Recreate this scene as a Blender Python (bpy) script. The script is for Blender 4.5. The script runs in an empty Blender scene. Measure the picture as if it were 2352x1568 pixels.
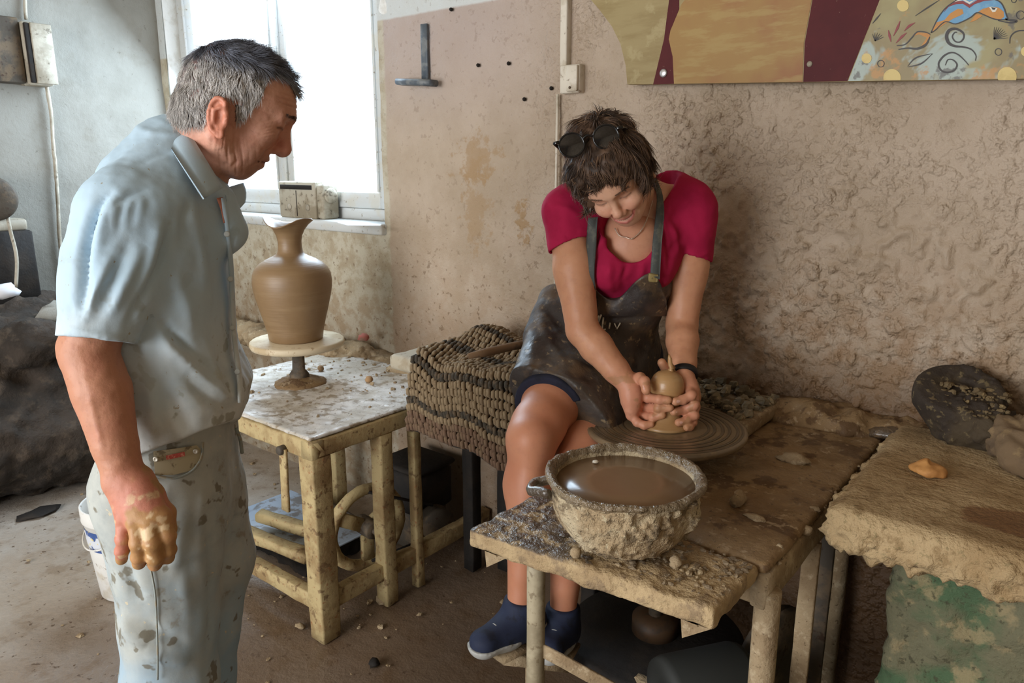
import bpy, math, random
import numpy as np
from mathutils import Vector, Matrix

# ------------------------------------------------------------------ camera, world, lights, exposure
scene = bpy.context.scene
COL = scene.collection
CAM_H = 1.5
YAW = math.radians(38.8)
PITCH = math.radians(13.4)
FPX = 1700.0                                   # focal length in pixels of a 2352 x 1568 frame
CAM = np.array([0.0, 0.0, CAM_H])
FW = np.array([-math.sin(YAW) * math.cos(PITCH), math.cos(YAW) * math.cos(PITCH), -math.sin(PITCH)])
RT = np.array([math.cos(YAW), math.sin(YAW), 0.0])
UP = np.cross(RT, FW)

cam_data = bpy.data.cameras.new('camera')
cam_data.sensor_width = 36.0
cam_data.lens = FPX / 2352.0 * 36.0
cam_data.clip_start = 0.02
cam = bpy.data.objects.new('camera', cam_data)
COL.objects.link(cam)
cam.location = (0, 0, CAM_H)
cam.rotation_euler = (math.pi / 2 - PITCH, 0, YAW)
scene.camera = cam

world = bpy.data.worlds.new('sky')
scene.world = world
world.use_nodes = True
bg = world.node_tree.nodes['Background']
bg.inputs['Color'].default_value = (0.80, 0.90, 1.0, 1)
bg.inputs['Strength'].default_value = 2.6


def area_light(name, loc, target, size, size_y, power, colour):
    d = bpy.data.lights.new(name, 'AREA')
    d.shape = 'RECTANGLE'
    d.size = size
    d.size_y = size_y
    d.energy = power
    d.color = colour
    o = bpy.data.objects.new(name, d)
    COL.objects.link(o)
    o.location = loc
    o.rotation_euler = (Vector(target) - Vector(loc)).to_track_quat('-Z', 'Y').to_euler()
    return o


# added fill lamp behind the camera, set in an unseen front opening
area_light('fill_front_opening', (-1.75, -2.45, 1.6), (-1.3, 1.5, 1.0), 2.8, 1.6, 128, (1.0, 0.98, 0.96))
# sky light entering through the window
area_light('daylight_window', (-3.2, 2.42, 1.95), (-2.6, 0.4, 0.3), 1.5, 1.3, 105, (0.64, 0.82, 1.0))

vs = scene.view_settings
vs.view_transform = 'Standard'
vs.look = 'None'
vs.gamma = 1.0
vs.use_curve_mapping = False
vs.exposure = 0.02

WALL_Y = 2.1
LEFT_X = -4.1
TABLE_Z = 0.81


# ------------------------------------------------------------------ helpers
def ray(x, y):
    return FW + RT * ((x - 1176) / FPX) - UP * ((y - 784) / FPX)


def pd(x, y, d):
    return CAM + ray(x, y) * d


def pz(x, y, z):
    r = ray(x, y)
    return CAM + r * ((z - CAM_H) / r[2])


def pY(x, y, Y):
    r = ray(x, y)
    return CAM + r * (Y / r[1])


def pX(x, y, X):
    r = ray(x, y)
    return CAM + r * (X / r[0])


def V(*a):
    return np.array(a, float)


def unit(v):
    v = np.asarray(v, float)
    return v / (np.linalg.norm(v) + 1e-12)


def hash3(i, j, k, seed):
    n = (i.astype(np.int64) * 73856093) ^ (j.astype(np.int64) * 19349663) ^ (k.astype(np.int64) * 83492791) ^ (seed * 2654435)
    n = (n ^ (n >> 13)) * 1274126177
    n = n & 0x7fffffff
    n = (n ^ (n >> 15)) * 2246822
    return ((n >> 4) & 0xffff) / 32767.5 - 1.0


def vnoise(P, scale, seed=0):
    P = np.asarray(P, float) * scale
    I = np.floor(P).astype(np.int64)
    f = P - I
    f = f * f * (3 - 2 * f)
    out = 0
    for a in (0, 1):
        wx = f[:, 0] if a else 1 - f[:, 0]
        for b in (0, 1):
            wy = f[:, 1] if b else 1 - f[:, 1]
            for c in (0, 1):
                wz = f[:, 2] if c else 1 - f[:, 2]
                out = out + wx * wy * wz * hash3(I[:, 0] + a, I[:, 1] + b, I[:, 2] + c, seed)
    return out


def fbm(P, scale, octv=3, seed=0, gain=0.5):
    s = 0
    a = 1.0
    for o in range(octv):
        s = s + a * vnoise(P, scale * 2.03 ** o, seed + o * 7)
        a *= gain
    return s


BASE = {}


def link(o):
    COL.objects.link(o)
    return o


def thing(name, label, cat, loc=(0, 0, 0), group=None):
    o = bpy.data.objects.new(name, None)
    o.empty_display_size = 0.05
    link(o)
    o.location = loc
    BASE[o] = np.array(loc, float)
    o['label'] = label
    o['category'] = cat
    if group:
        o['group'] = group
    return o


def obj(name, geo, mat, parent=None, smooth=True, label=None, cat=None, group=None, kind=None, cols=None):
    """one mesh object from world-space verts/faces; top-level ones get their origin at the base"""
    v, f = geo[0], geo[1]
    v = np.asarray(v, float).reshape(-1, 3)
    if parent is not None:
        base = BASE[parent]
    else:
        base = np.array([(v[:, 0].min() + v[:, 0].max()) / 2, (v[:, 1].min() + v[:, 1].max()) / 2, v[:, 2].min()])
    me = bpy.data.meshes.new(name)
    lv = v - base
    if isinstance(f, np.ndarray):
        n, k = f.shape
        me.vertices.add(len(lv))
        me.vertices.foreach_set('co', lv.astype(np.float32).ravel())
        me.loops.add(n * k)
        me.loops.foreach_set('vertex_index', f.astype(np.int32).ravel())
        me.polygons.add(n)
        me.polygons.foreach_set('loop_start', np.arange(0, n * k, k, dtype=np.int32))
        me.update(calc_edges=True)
    else:
        me.from_pydata([tuple(p) for p in lv], [], [tuple(int(i) for i in q) for q in f])
        me.update()
    if smooth:
        me.polygons.foreach_set('use_smooth', np.ones(len(me.polygons), bool))
    if cols is not None:
        ca = me.color_attributes.new('paint', 'FLOAT_COLOR', 'POINT')
        c4 = np.ones((len(lv), 4), np.float32)
        c4[:, :3] = cols
        ca.data.foreach_set('color', c4.ravel())
    me.materials.append(mat)
    o = bpy.data.objects.new(name, me)
    link(o)
    if parent is not None:
        o.parent = parent
    else:
        o.location = base
    BASE[o] = base
    if label:
        o['label'] = label
    if cat:
        o['category'] = cat
    if group:
        o['group'] = group
    if kind:
        o['kind'] = kind
    return o


def join(*gs):
    vs_, fs_ = [], []
    n = 0
    for v, f in gs:
        v = np.asarray(v, float)
        vs_.append(v)
        for q in f:
            fs_.append([int(i) + n for i in q])
        n += len(v)
    return np.concatenate(vs_), fs_


def join_np(gs):
    vs_, fs_ = [], []
    n = 0
    for v, f in gs:
        vs_.append(v)
        fs_.append(f + n)
        n += len(v)
    return np.concatenate(vs_), np.concatenate(fs_)


def frame(d, hint=(0, 0, 1)):
    d = unit(d)
    h = np.array(hint, float)
    if abs(d @ unit(h)) > 0.95:
        h = np.array([1.0, 0.0, 0.0])
    a = unit(np.cross(h, d))
    b = np.cross(d, a)
    return a, b


def loft(rings, cap=True):
    """rings: list of (n,3) arrays"""
    n = len(rings[0])
    v = np.concatenate(rings)
    f = []
    for i in range(len(rings) - 1):
        for j in range(n):
            k = (j + 1) % n
            f.append([i * n + j, i * n + k, (i + 1) * n + k, (i + 1) * n + j])
    if cap:
        f.append(list(range(n))[::-1])
        m = (len(rings) - 1) * n
        f.append([m + j for j in range(n)])
    return v, f


def rrect(w, h, r, seg=2):
    pts = []
    for cx, cy, a0 in ((w / 2 - r, h / 2 - r, 0), (-w / 2 + r, h / 2 - r, 90), (-w / 2 + r, -h / 2 + r, 180), (w / 2 - r, -h / 2 + r, 270)):
        for s in range(seg + 1):
            a = math.radians(a0 + 90 * s / seg)
            pts.append((cx + r * math.cos(a), cy + r * math.sin(a)))
    return np.array(pts)


def bar(p0, p1, w, h, r=0.004, rough=0.0, step=0.05, hint=(0, 0, 1), seed=0):
    """rounded rectangular bar, w across, h along the hint direction"""
    p0 = np.array(p0, float)
    p1 = np.array(p1, float)
    d = p1 - p0
    L = np.linalg.norm(d)
    a, b = frame(d, hint)
    pr = rrect(w, h, min(r, w * 0.45, h * 0.45))
    n = max(2, int(L / step) + 1) if rough else 2
    rings = []
    for i in range(n):
        c = p0 + d * i / (n - 1)
        sh = 1.0
        rings.append(c + pr[:, :1] * sh * a + pr[:, 1:] * sh * b)
    v, f = loft(rings)
    if rough:
        v = v + np.stack([vnoise(v, 1 / 0.03, seed + q) for q in range(3)], 1) * rough
    return v, f


def boxg(lo, hi, r=0.004, rough=0.0, n=(1, 1, 1), seed=0):
    """box with softened edges; rough > 0 subdivides and roughens it"""
    lo = np.array(lo, float)
    hi = np.array(hi, float)
    if rough:
        return rough_box(lo, hi, r, rough, seed=seed)
    c = (lo + hi) / 2
    s = hi - lo
    pr = rrect(s[0], s[1], min(r, s[0] * .4, s[1] * .4), 2)
    pi = rrect(s[0] - 2 * r * .8, s[1] - 2 * r * .8, min(r, s[0] * .4, s[1] * .4) * .6, 2)
    rings = []
    for q, z in ((pi, lo[2]), (pr, lo[2] + r * .8), (pr, hi[2] - r * .8), (pi, hi[2])):
        rings.append(np.column_stack([q[:, 0] + c[0], q[:, 1] + c[1], np.full(len(q), z)]))
    return loft(rings)


def rough_box(lo, hi, r, rough, h=None, scale=25, seed=0):
    lo = np.array(lo, float)
    hi = np.array(hi, float)
    s = hi - lo
    h = h or max(s.min() / 4, s.max() / 70)
    def fn(P):
        q = np.abs(P - (lo + hi) / 2) - (s / 2 - r)
        return np.linalg.norm(np.maximum(q, 0), axis=-1) + np.minimum(q.max(-1), 0) - r
    S = SDF(lo - 3 * h - rough, hi + 3 * h + rough, h)
    S.add_fn(fn, lo, hi)
    v, f = S.mesh()
    v = v + normals(v, f) * (fbm(v, scale, 3, seed) * rough)[:, None]
    return v, f


def tube(pts, rad, sides=10, cap=True, flat=1.0, hint=(0, 0, 1), rough=0, seed=0):
    pts = np.asarray(pts, float)
    n = len(pts)
    rad = np.full(n, rad) if np.isscalar(rad) else np.asarray(rad, float)
    T = np.gradient(pts, axis=0)
    a, b = frame(T[0], hint)
    rings = []
    ang = np.linspace(0, 2 * math.pi, sides, endpoint=False)
    for i in range(n):
        t = unit(T[i])
        a = unit(a - t * (a @ t))
        b = np.cross(t, a)
        rings.append(pts[i] + rad[i] * (np.cos(ang)[:, None] * a + flat * np.sin(ang)[:, None] * b))
    v, f = loft(rings, cap)
    if rough:
        v = v + np.stack([vnoise(v, 1 / 0.02, seed + q) for q in range(3)], 1) * rough
    return v, f


def spline(pts, n=30):
    P = np.asarray(pts, float)
    Q = np.vstack([2 * P[0] - P[1], P, 2 * P[-1] - P[-2]])
    out = []
    m = len(P) - 1
    for t in np.linspace(0, m - 1e-9, n):
        i = int(t)
        u = t - i
        a, b, c, d = Q[i], Q[i + 1], Q[i + 2], Q[i + 3]
        out.append(.5 * (2 * b + (c - a) * u + (2 * a - 5 * b + 4 * c - d) * u * u + (3 * b - a - 3 * c + d) * u ** 3))
    return np.array(out)


def lathe(profile, c, seg=48, rough=0.0, scale=20, seed=0, axis=None, cap=True):
    """profile: list of (radius, height) from bottom to top round a vertical axis at c"""
    ang = np.linspace(0, 2 * math.pi, seg, endpoint=False)
    rings = []
    if axis is None:
        ex, ey, ez = V(1, 0, 0), V(0, 1, 0), V(0, 0, 1)
    else:
        ez = unit(axis)
        ex, ey = frame(ez)
    for r, z in profile:
        rings.append(np.asarray(c, float) + r * np.cos(ang)[:, None] * ex + r * np.sin(ang)[:, None] * ey + z * ez)
    v, f = loft(rings, cap)
    if rough:
        d = v - np.asarray(c, float)
        d[:, 2] = 0
        d = d / (np.linalg.norm(d, axis=1, keepdims=True) + 1e-9)
        v = v + d * (fbm(v, scale, 3, seed) * rough)[:, None]
    return v, f


def extrude_poly(pts, off):
    """pts (n,3) planar outline, off = thickness vector"""
    pts = np.asarray(pts, float)
    n = len(pts)
    v = np.concatenate([pts, pts + np.asarray(off, float)])
    f = [list(range(n)), [n + i for i in range(n)][::-1]]
    for i in range(n):
        j = (i + 1) % n
        f.append([i, n + i, n + j, j])
    return v, f


def normals(v, f):
    f = np.asarray(f)
    n = np.cross(v[f[:, 2]] - v[f[:, 0]], v[f[:, 3]] - v[f[:, 1]]) if f.shape[1] == 4 else np.cross(v[f[:, 1]] - v[f[:, 0]], v[f[:, 2]] - v[f[:, 0]])
    N = np.zeros_like(v)
    for k in range(f.shape[1]):
        np.add.at(N, f[:, k], n)
    return N / (np.linalg.norm(N, axis=1, keepdims=True) + 1e-12)


class SDF:
    """blended solids on a grid, meshed with surface nets: one continuous skin"""

    def __init__(s, lo, hi, h):
        s.lo = np.array(lo, float)
        s.h = h
        s.n = np.ceil((np.array(hi, float) - s.lo) / h).astype(int) + 1
        s.D = np.full(s.n, 0.08, np.float32)

    def _sub(s, lo, hi):
        i0 = np.clip(np.floor((np.array(lo) - s.lo) / s.h).astype(int), 0, s.n)
        i1 = np.clip(np.ceil((np.array(hi) - s.lo) / s.h).astype(int) + 1, 0, s.n)
        if np.any(i1 - i0 < 1):
            return None
        ax = [(s.lo[k] + np.arange(i0[k], i1[k]) * s.h).astype(np.float32) for k in range(3)]
        P = np.stack(np.meshgrid(*ax, indexing='ij'), -1)
        return tuple(slice(i0[k], i1[k]) for k in range(3)), P

    def _comb(s, sl, d, k, op):
        a = s.D[sl]
        if op == 'sub':
            d = -d
            if k > 0:
                m = np.maximum(k - np.abs(a - d), 0) / k
                s.D[sl] = np.maximum(a, d) + m * m * k * .25
            else:
                s.D[sl] = np.maximum(a, d)
        else:
            if k > 0:
                m = np.maximum(k - np.abs(a - d), 0) / k
                s.D[sl] = np.minimum(a, d) - m * m * k * .25
            else:
                s.D[sl] = np.minimum(a, d)

    def add_fn(s, fn, lo, hi, k=0.0, op='add'):
        m = k + 4 * s.h
        q = s._sub(np.array(lo) - m, np.array(hi) + m)
        if q is None:
            return
        s._comb(q[0], fn(q[1]).astype(np.float32), k, op)

    def cone(s, a, b, ra, rb, k=0.01, op='add', flat=None):
        """tapered capsule; flat=(axis, factor) squashes it along an axis"""
        a = np.array(a, float)
        b = np.array(b, float)
        R = max(ra, rb)
        ab = b - a
        L2 = ab @ ab + 1e-12
        def fn(P):
            p = P - a.astype(np.float32)
            if flat is not None:
                n = unit(flat[0]).astype(np.float32)
                n = n - ab.astype(np.float32) * np.float32(n @ ab / L2)
                n = n / (np.linalg.norm(n) + 1e-9)
                p = p + n * ((p @ n)[..., None] * np.float32(1 / flat[1] - 1))
            t = np.clip((p @ ab.astype(np.float32)) / np.float32(L2), 0, 1)
            d = np.linalg.norm(p - t[..., None] * ab.astype(np.float32), axis=-1) - (ra + (rb - ra) * t)
            return d * (min(1.0, flat[1]) if flat is not None else 1.0)
        s.add_fn(fn, np.minimum(a, b) - R * 1.05, np.maximum(a, b) + R * 1.05, k, op)

    def chain(s, pts, rads, k=0.01, op='add', flat=None):
        for i in range(len(pts) - 1):
            s.cone(pts[i], pts[i + 1], rads[i], rads[i + 1], k, op, flat)

    def ell(s, c, r, k=0.01, op='add', M=None):
        """ellipsoid; rows of M are its local axes"""
        c = np.array(c, float)
        r = np.array(r, float)
        R = r.max()
        def fn(P):
            p = P - c.astype(np.float32)
            if M is not None:
                p = p @ np.array(M, np.float32).T
            k0 = np.linalg.norm(p / r.astype(np.float32), axis=-1)
            k1 = np.linalg.norm(p / (r * r).astype(np.float32), axis=-1)
            return k0 * (k0 - 1) / (k1 + 1e-9)
        ext = r if M is None else np.full(3, R)
        s.add_fn(fn, c - ext, c + ext, k, op)

    def plane(s, p, n, k=0.0, lo=None, hi=None):
        """remove everything on the side the normal points to"""
        p = np.array(p, float)
        n = unit(n)
        lo = s.lo if lo is None else np.array(lo)
        hi = (s.lo + s.n * s.h) if hi is None else np.array(hi)
        q = s._sub(lo, hi)
        if q is None:
            return
        d = ((q[1] - p.astype(np.float32)) @ n.astype(np.float32))
        s._comb(q[0], -d, k, 'sub')

    def mesh(s):
        D = s.D
        D[0], D[-1] = np.maximum(D[0], 1e-4), np.maximum(D[-1], 1e-4)
        D[:, 0], D[:, -1] = np.maximum(D[:, 0], 1e-4), np.maximum(D[:, -1], 1e-4)
        D[:, :, 0], D[:, :, -1] = np.maximum(D[:, :, 0], 1e-4), np.maximum(D[:, :, -1], 1e-4)
        ins = D < 0
        nx, ny, nz = D.shape
        cnt = np.zeros((nx - 1, ny - 1, nz - 1), np.int8)
        for a in (0, 1):
            for b in (0, 1):
                for c in (0, 1):
                    cnt += ins[a:nx - 1 + a, b:ny - 1 + b, c:nz - 1 + c]
        act = (cnt > 0) & (cnt < 8)
        I = np.argwhere(act)
        idx = np.full(act.shape, -1, np.int64)
        idx[act] = np.arange(len(I))
        acc = np.zeros((len(I), 3))
        num = np.zeros(len(I))
        cor = [(a, b, c) for a in (0, 1) for b in (0, 1) for c in (0, 1)]
        val = {c: D[I[:, 0] + c[0], I[:, 1] + c[1], I[:, 2] + c[2]].astype(float) for c in cor}
        for c in cor:
            for ax in range(3):
                if c[ax] == 0:
                    e = list(c)
                    e[ax] = 1
                    v0, v1 = val[c], val[tuple(e)]
                    m = (v0 < 0) != (v1 < 0)
                    t = np.where(m, v0 / (v0 - v1 + 1e-20 * (v0 == v1)), 0)
                    p = np.array(c, float)[None].repeat(len(I), 0)
                    p[:, ax] += t
                    acc += p * m[:, None]
                    num += m
        v = s.lo + (I + acc / np.maximum(num, 1)[:, None]) * s.h
        F = []
        for ax in range(3):
            sl0 = [slice(None)] * 3
            sl1 = [slice(None)] * 3
            sl0[ax] = slice(0, -1)
            sl1[ax] = slice(1, None)
            A, B = ins[tuple(sl0)], ins[tuple(sl1)]
            ch = A != B
            o1, o2 = [q for q in range(3) if q != ax]
            E = np.argwhere(ch)
            ok = (E[:, o1] > 0) & (E[:, o2] > 0) & (E[:, o1] < D.shape[o1] - 1) & (E[:, o2] < D.shape[o2] - 1)
            E = E[ok]
            d1 = np.zeros(3, int)
            d1[o1] = 1
            d2 = np.zeros(3, int)
            d2[o2] = 1
            q = [E - d1 - d2, E - d2, E, E - d1]
            Q = np.stack([idx[p[:, 0], p[:, 1], p[:, 2]] for p in q], 1)
            fl = A[E[:, 0], E[:, 1], E[:, 2]]
            if ax == 1:
                fl = ~fl
            Q[~fl] = Q[~fl][:, ::-1]
            F.append(Q)
        return v, np.concatenate(F)


# ------------------------------------------------------------------ materials
def lin(c):
    """sRGB 0-255 triple to linear"""
    return tuple(((x / 255) / 12.92 if x / 255 <= 0.04045 else ((x / 255 + 0.055) / 1.055) ** 2.4) for x in c)


class NT:
    def __init__(s, name):
        s.m = bpy.data.materials.new(name)
        s.m.use_nodes = True
        s.t = s.m.node_tree
        s.b = s.t.nodes['Principled BSDF']
        s.co = s.t.nodes.new('ShaderNodeTexCoord').outputs['Object']

    def n(s, ty, **kw):
        q = s.t.nodes.new(ty)
        for k, v in kw.items():
            setattr(q, k, v)
        return q

    def l(s, a, b):
        s.t.links.new(a, b)

    def noise(s, scale, detail=4, rough=0.6, dist=0.0, stretch=None):
        q = s.n('ShaderNodeTexNoise')
        q.inputs['Scale'].default_value = scale
        q.inputs['Detail'].default_value = detail
        q.inputs['Roughness'].default_value = rough
        q.inputs['Distortion'].default_value = dist
        if stretch is not None:
            mp = s.n('ShaderNodeMapping')
            mp.inputs['Scale'].default_value = stretch
            s.l(s.co, mp.inputs['Vector'])
            s.l(mp.outputs[0], q.inputs['Vector'])
        else:
            s.l(s.co, q.inputs['Vector'])
        return q.outputs['Fac']

    def ramp(s, x, lo, hi):
        q = s.n('ShaderNodeMapRange')
        q.interpolation_type = 'SMOOTHSTEP'
        q.inputs['From Min'].default_value = lo
        q.inputs['From Max'].default_value = hi
        s.l(x, q.inputs['Value'])
        return q.outputs[0]

    def mix(s, fac, a, b):
        q = s.n('ShaderNodeMix', data_type='RGBA')
        if hasattr(fac, 'links'):
            s.l(fac, q.inputs[0])
        else:
            q.inputs[0].default_value = fac
        for v, i in ((a, 6), (b, 7)):
            if hasattr(v, 'links'):
                s.l(v, q.inputs[i])
            else:
                q.inputs[i].default_value = (*v, 1)
        return q.outputs[2]

    def math(s, op, a, b=None):
        q = s.n('ShaderNodeMath', operation=op)
        for v, i in ((a, 0), (b, 1)):
            if v is None:
                continue
            if hasattr(v, 'links'):
                s.l(v, q.inputs[i])
            else:
                q.inputs[i].default_value = v
        return q.outputs[0]

    def axis(s, i, world=True):
        g = s.n('ShaderNodeNewGeometry')
        q = s.n('ShaderNodeSeparateXYZ')
        s.l(g.outputs['Position'], q.inputs[0])
        return q.outputs[i]

    def bump(s, h, strength=0.5, dist=0.01, prev=None):
        q = s.n('ShaderNodeBump')
        q.inputs['Strength'].default_value = strength
        q.inputs['Distance'].default_value = dist
        s.l(h, q.inputs['Height'])
        if prev is not None:
            s.l(prev, q.inputs['Normal'])
        return q.outputs[0]


def material(name, base, layers=(), rough=0.8, bumps=(), spec=0.4, metal=0.0, coat=0.0, attr=False, rough_var=None, sss=0.0, voronoi=None):
    """base colour, then (scale, lo, hi, colour[, amount, stretch]) noise layers over it; bumps are (scale, strength, dist)"""
    t = NT(name)
    if attr:
        a = t.n('ShaderNodeVertexColor', layer_name='paint')
        col = a.outputs['Color']
    else:
        col = lin(base)
    for L in layers:
        sc, lo, hi, c = L[:4]
        amt = L[4] if len(L) > 4 else 1.0
        st = L[5] if len(L) > 5 else None
        fac = t.ramp(t.noise(sc, 5, 0.62, stretch=st), lo, hi)
        if amt != 1.0:
            fac = t.math('MULTIPLY', fac, amt)
        col = t.mix(fac, col, lin(c))
    if hasattr(col, 'links'):
        t.l(col, t.b.inputs['Base Color'])
    else:
        t.b.inputs['Base Color'].default_value = (*col, 1)
    t.b.inputs['Roughness'].default_value = rough
    if rough_var:
        sc, r0, r1 = rough_var
        q = t.n('ShaderNodeMapRange')
        q.inputs['From Min'].default_value = 0.4
        q.inputs['From Max'].default_value = 0.6
        q.inputs['To Min'].default_value = r0
        q.inputs['To Max'].default_value = r1
        t.l(t.noise(sc, 3), q.inputs['Value'])
        t.l(q.outputs[0], t.b.inputs['Roughness'])
    t.b.inputs['Specular IOR Level'].default_value = spec
    t.b.inputs['Metallic'].default_value = metal
    t.b.inputs['Coat Weight'].default_value = coat
    t.b.inputs['Coat Roughness'].default_value = 0.15
    if sss:
        t.b.inputs['Subsurface Weight'].default_value = sss
        t.b.inputs['Subsurface Radius'].default_value = (0.012, 0.004, 0.002)
        t.b.inputs['Subsurface Scale'].default_value = 0.6
    nrm = None
    for B in bumps:
        st = B[3] if len(B) > 3 else None
        nrm = t.bump(t.noise(B[0], 5, 0.6, stretch=st), B[1], B[2], nrm)
    if nrm is not None:
        t.l(nrm, t.b.inputs['Normal'])
    return t.m


MUD = (150, 128, 100)
M = {}
M['cream_paint'] = material('cream_paint_muddy', (180, 160, 116), [(9, .45, .62, (140, 114, 76), .8), (28, .56, .64, (110, 84, 56), .8), (60, .6, .66, (150, 90, 50), .6)], .7, [(60, .35, .006), (14, .3, .01)])
M['mud_dry'] = material('dried_mud', (158, 138, 108), [(7, .42, .62, (128, 106, 78), .8), (35, .52, .66, (184, 166, 136), .7), (90, .6, .68, (96, 76, 54), .8)], .9, [(40, .6, .01), (120, .5, .004)])
M['mud_top'] = material('muddy_top', (142, 116, 82), [(4, .48, .6, (120, 94, 62), .8), (12, .54, .6, (92, 68, 44), .85), (45, .58, .66, (180, 158, 126), .6), (80, .62, .68, (70, 52, 36), .8)], .75, [(30, .5, .008), (110, .5, .004)], rough_var=(9, .35, .85))
M['wet_mud'] = material('wet_mud', (92, 76, 58), [(14, .45, .6, (66, 56, 46), .8), (50, .55, .65, (126, 104, 78), .7)], .25, [(35, .8, .012), (110, .6, .005)], spec=.7, coat=.6)
M['clay'] = material('wet_clay', (178, 138, 92), [(6, .4, .7, (148, 114, 74), .6), (5, .45, .65, (178, 146, 104), .5, (1, 1, 14))], .34, [(4, .25, .004, (1, 1, 40))], spec=.5, coat=.15)
M['clay_vase'] = material('leather_hard_clay', (136, 109, 77), [(5, .4, .7, (118, 93, 63), .6), (4, .45, .65, (148, 123, 90), .4, (1, 1, 16))], .42, [(5, .25, .003, (1, 1, 60))], spec=.5)
M['dark'] = material('dark_grime', (30, 26, 23), [(10, .45, .65, (46, 38, 30), .8)], .8, [(30, .4, .01)])
M['iron'] = material('dusty_iron', (74, 66, 56), [(12, .45, .62, (110, 92, 70), .8), (40, .58, .66, (60, 40, 28), .8)], .7, [(40, .4, .006)])
M['concrete'] = material('mud_crusted_concrete', (166, 142, 104), [(6, .45, .62, (140, 112, 74), .8), (30, .55, .65, (188, 168, 130), .7), (60, .6, .67, (108, 98, 62), .8)], .9, [(30, .7, .012), (90, .6, .006)])

# ------------------------------------------------------------------ the setting
def wall_grid(us, vs_, place, skip=None, disp=None):
    U, W = np.meshgrid(us, vs_, indexing='ij')
    P = place(U.ravel(), W.ravel())
    if disp is not None:
        P = P + disp(P)
    n, m = len(us), len(vs_)
    i = np.arange(n - 1)[:, None] * m + np.arange(m - 1)[None]
    q = np.stack([i, i + m, i + m + 1, i + 1], -1).reshape(-1, 4)
    if skip is not None:
        cu = ((us[:-1] + us[1:]) / 2)[:, None] + 0 * vs_[None, :-1]
        cw = 0 * us[:-1, None] + ((vs_[:-1] + vs_[1:]) / 2)[None]
        q = q[~skip(cu, cw).ravel()]
    return P, q


WX0, WX1, WZ0, WZ1 = -4.04, -2.37, 1.25, 2.55


def wall_material():
    t = NT('plaster_wall_back')
    X, Z = t.axis(0), t.axis(2)
    n1 = t.noise(3.0, 5, .6)
    n2 = t.noise(14, 5, .65)
    n3 = t.noise(45, 4, .6)
    wob = t.math('MULTIPLY', t.math('SUBTRACT', n2, .5), .12)
    col = t.mix(t.ramp(n1, .35, .65), lin((182, 164, 144)), lin((166, 147, 124)))
    # lilac grey paint high up beside the window
    up = t.math('MULTIPLY', t.ramp(t.math('ADD', Z, wob), 1.5, 2.0), t.math('SUBTRACT', 1.0, t.ramp(X, -1.9, -1.2)))
    col = t.mix(t.math('MULTIPLY', up, .7), col, lin((176, 160, 154)))
    # grey white wash under the window
    ww = t.math('SUBTRACT', 1.0, t.ramp(t.math('ADD', X, t.math('MULTIPLY', wob, .1)), -2.345, -2.33))
    col = t.mix(ww, col, t.mix(t.ramp(n2, .4, .6), lin((188, 180, 160)), lin((170, 158, 134))))
    # white band along the top
    tb = t.ramp(t.math('ADD', Z, t.math('MULTIPLY', wob, .08)), 2.046, 2.056)
    tb = t.math('MULTIPLY', tb, t.math('SUBTRACT', 1.0, t.ramp(X, -1.75, -1.72)))
    col = t.mix(tb, col, lin((200, 204, 202)))
    # mud thrown up from the benches: densest low down
    low = t.math('SUBTRACT', 1.0, t.ramp(t.math('ADD', Z, t.math('MULTIPLY', t.math('SUBTRACT', n1, .5), .7)), .72, 1.45))
    spl = t.math('MULTIPLY', low, t.ramp(n2, .38, .62))
    rt = t.math('ADD', .35, t.math('MULTIPLY', t.ramp(X, -1.9, -.6), .6))
    col = t.mix(t.math('MULTIPLY', spl, rt), col, lin((142, 108, 70)))
    dots = t.math('MULTIPLY', t.ramp(n3, .60, .66), t.math('ADD', .25, t.math('MULTIPLY', low, .6)))
    col = t.mix(dots, col, lin((112, 88, 60)))
    vlow = t.math('SUBTRACT', 1.0, t.ramp(t.math('ADD', Z, t.math('MULTIPLY', wob, 1.3)), .74, 1.05))
    col = t.mix(t.math('MULTIPLY', vlow, t.math('MULTIPLY', rt, 1.0)), col, lin((98, 70, 43)))
    # the big brown splash beside the seat
    for cx, cz, rx, rz, amt in ((-1.86, 1.52, .13, .11, .6), (-1.86, 1.34, .08, .2, .5), (-1.645, 1.31, .045, .09, .8)):
        dx = t.math('DIVIDE', t.math('SUBTRACT', X, cx), rx)
        dz = t.math('DIVIDE', t.math('SUBTRACT', Z, cz), rz)
        dd = t.math('SQRT', t.math('ADD', t.math('MULTIPLY', dx, dx), t.math('MULTIPLY', dz, dz)))
        m = t.math('ADD', t.math('SUBTRACT', 1.15, dd), t.math('MULTIPLY', t.math('SUBTRACT', t.noise(22, 6, .7), .5), 4.5))
        col = t.mix(t.math('MULTIPLY', t.ramp(m, .3, .75), amt), col, lin((156, 124, 82)))
    t.l(col, t.b.inputs['Base Color'])
    t.b.inputs['Roughness'].default_value = .5
    t.b.inputs['Specular IOR Level'].default_value = .5
    pm = t.math('MULTIPLY', t.ramp(t.noise(44, 2, .5), .40, .70), t.math('MULTIPLY', t.ramp(X, -1.9, -1.2), t.ramp(t.noise(3.5, 3, .6), .36, .56)))
    nb = t.bump(pm, .55, .014)
    nb = t.bump(t.noise(70, 6, .65), .5, .009, nb)
    nb = t.bump(t.noise(220, 3, .6), .4, .002, nb)
    t.l(nb, t.b.inputs['Normal'])
    return t.m


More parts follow.
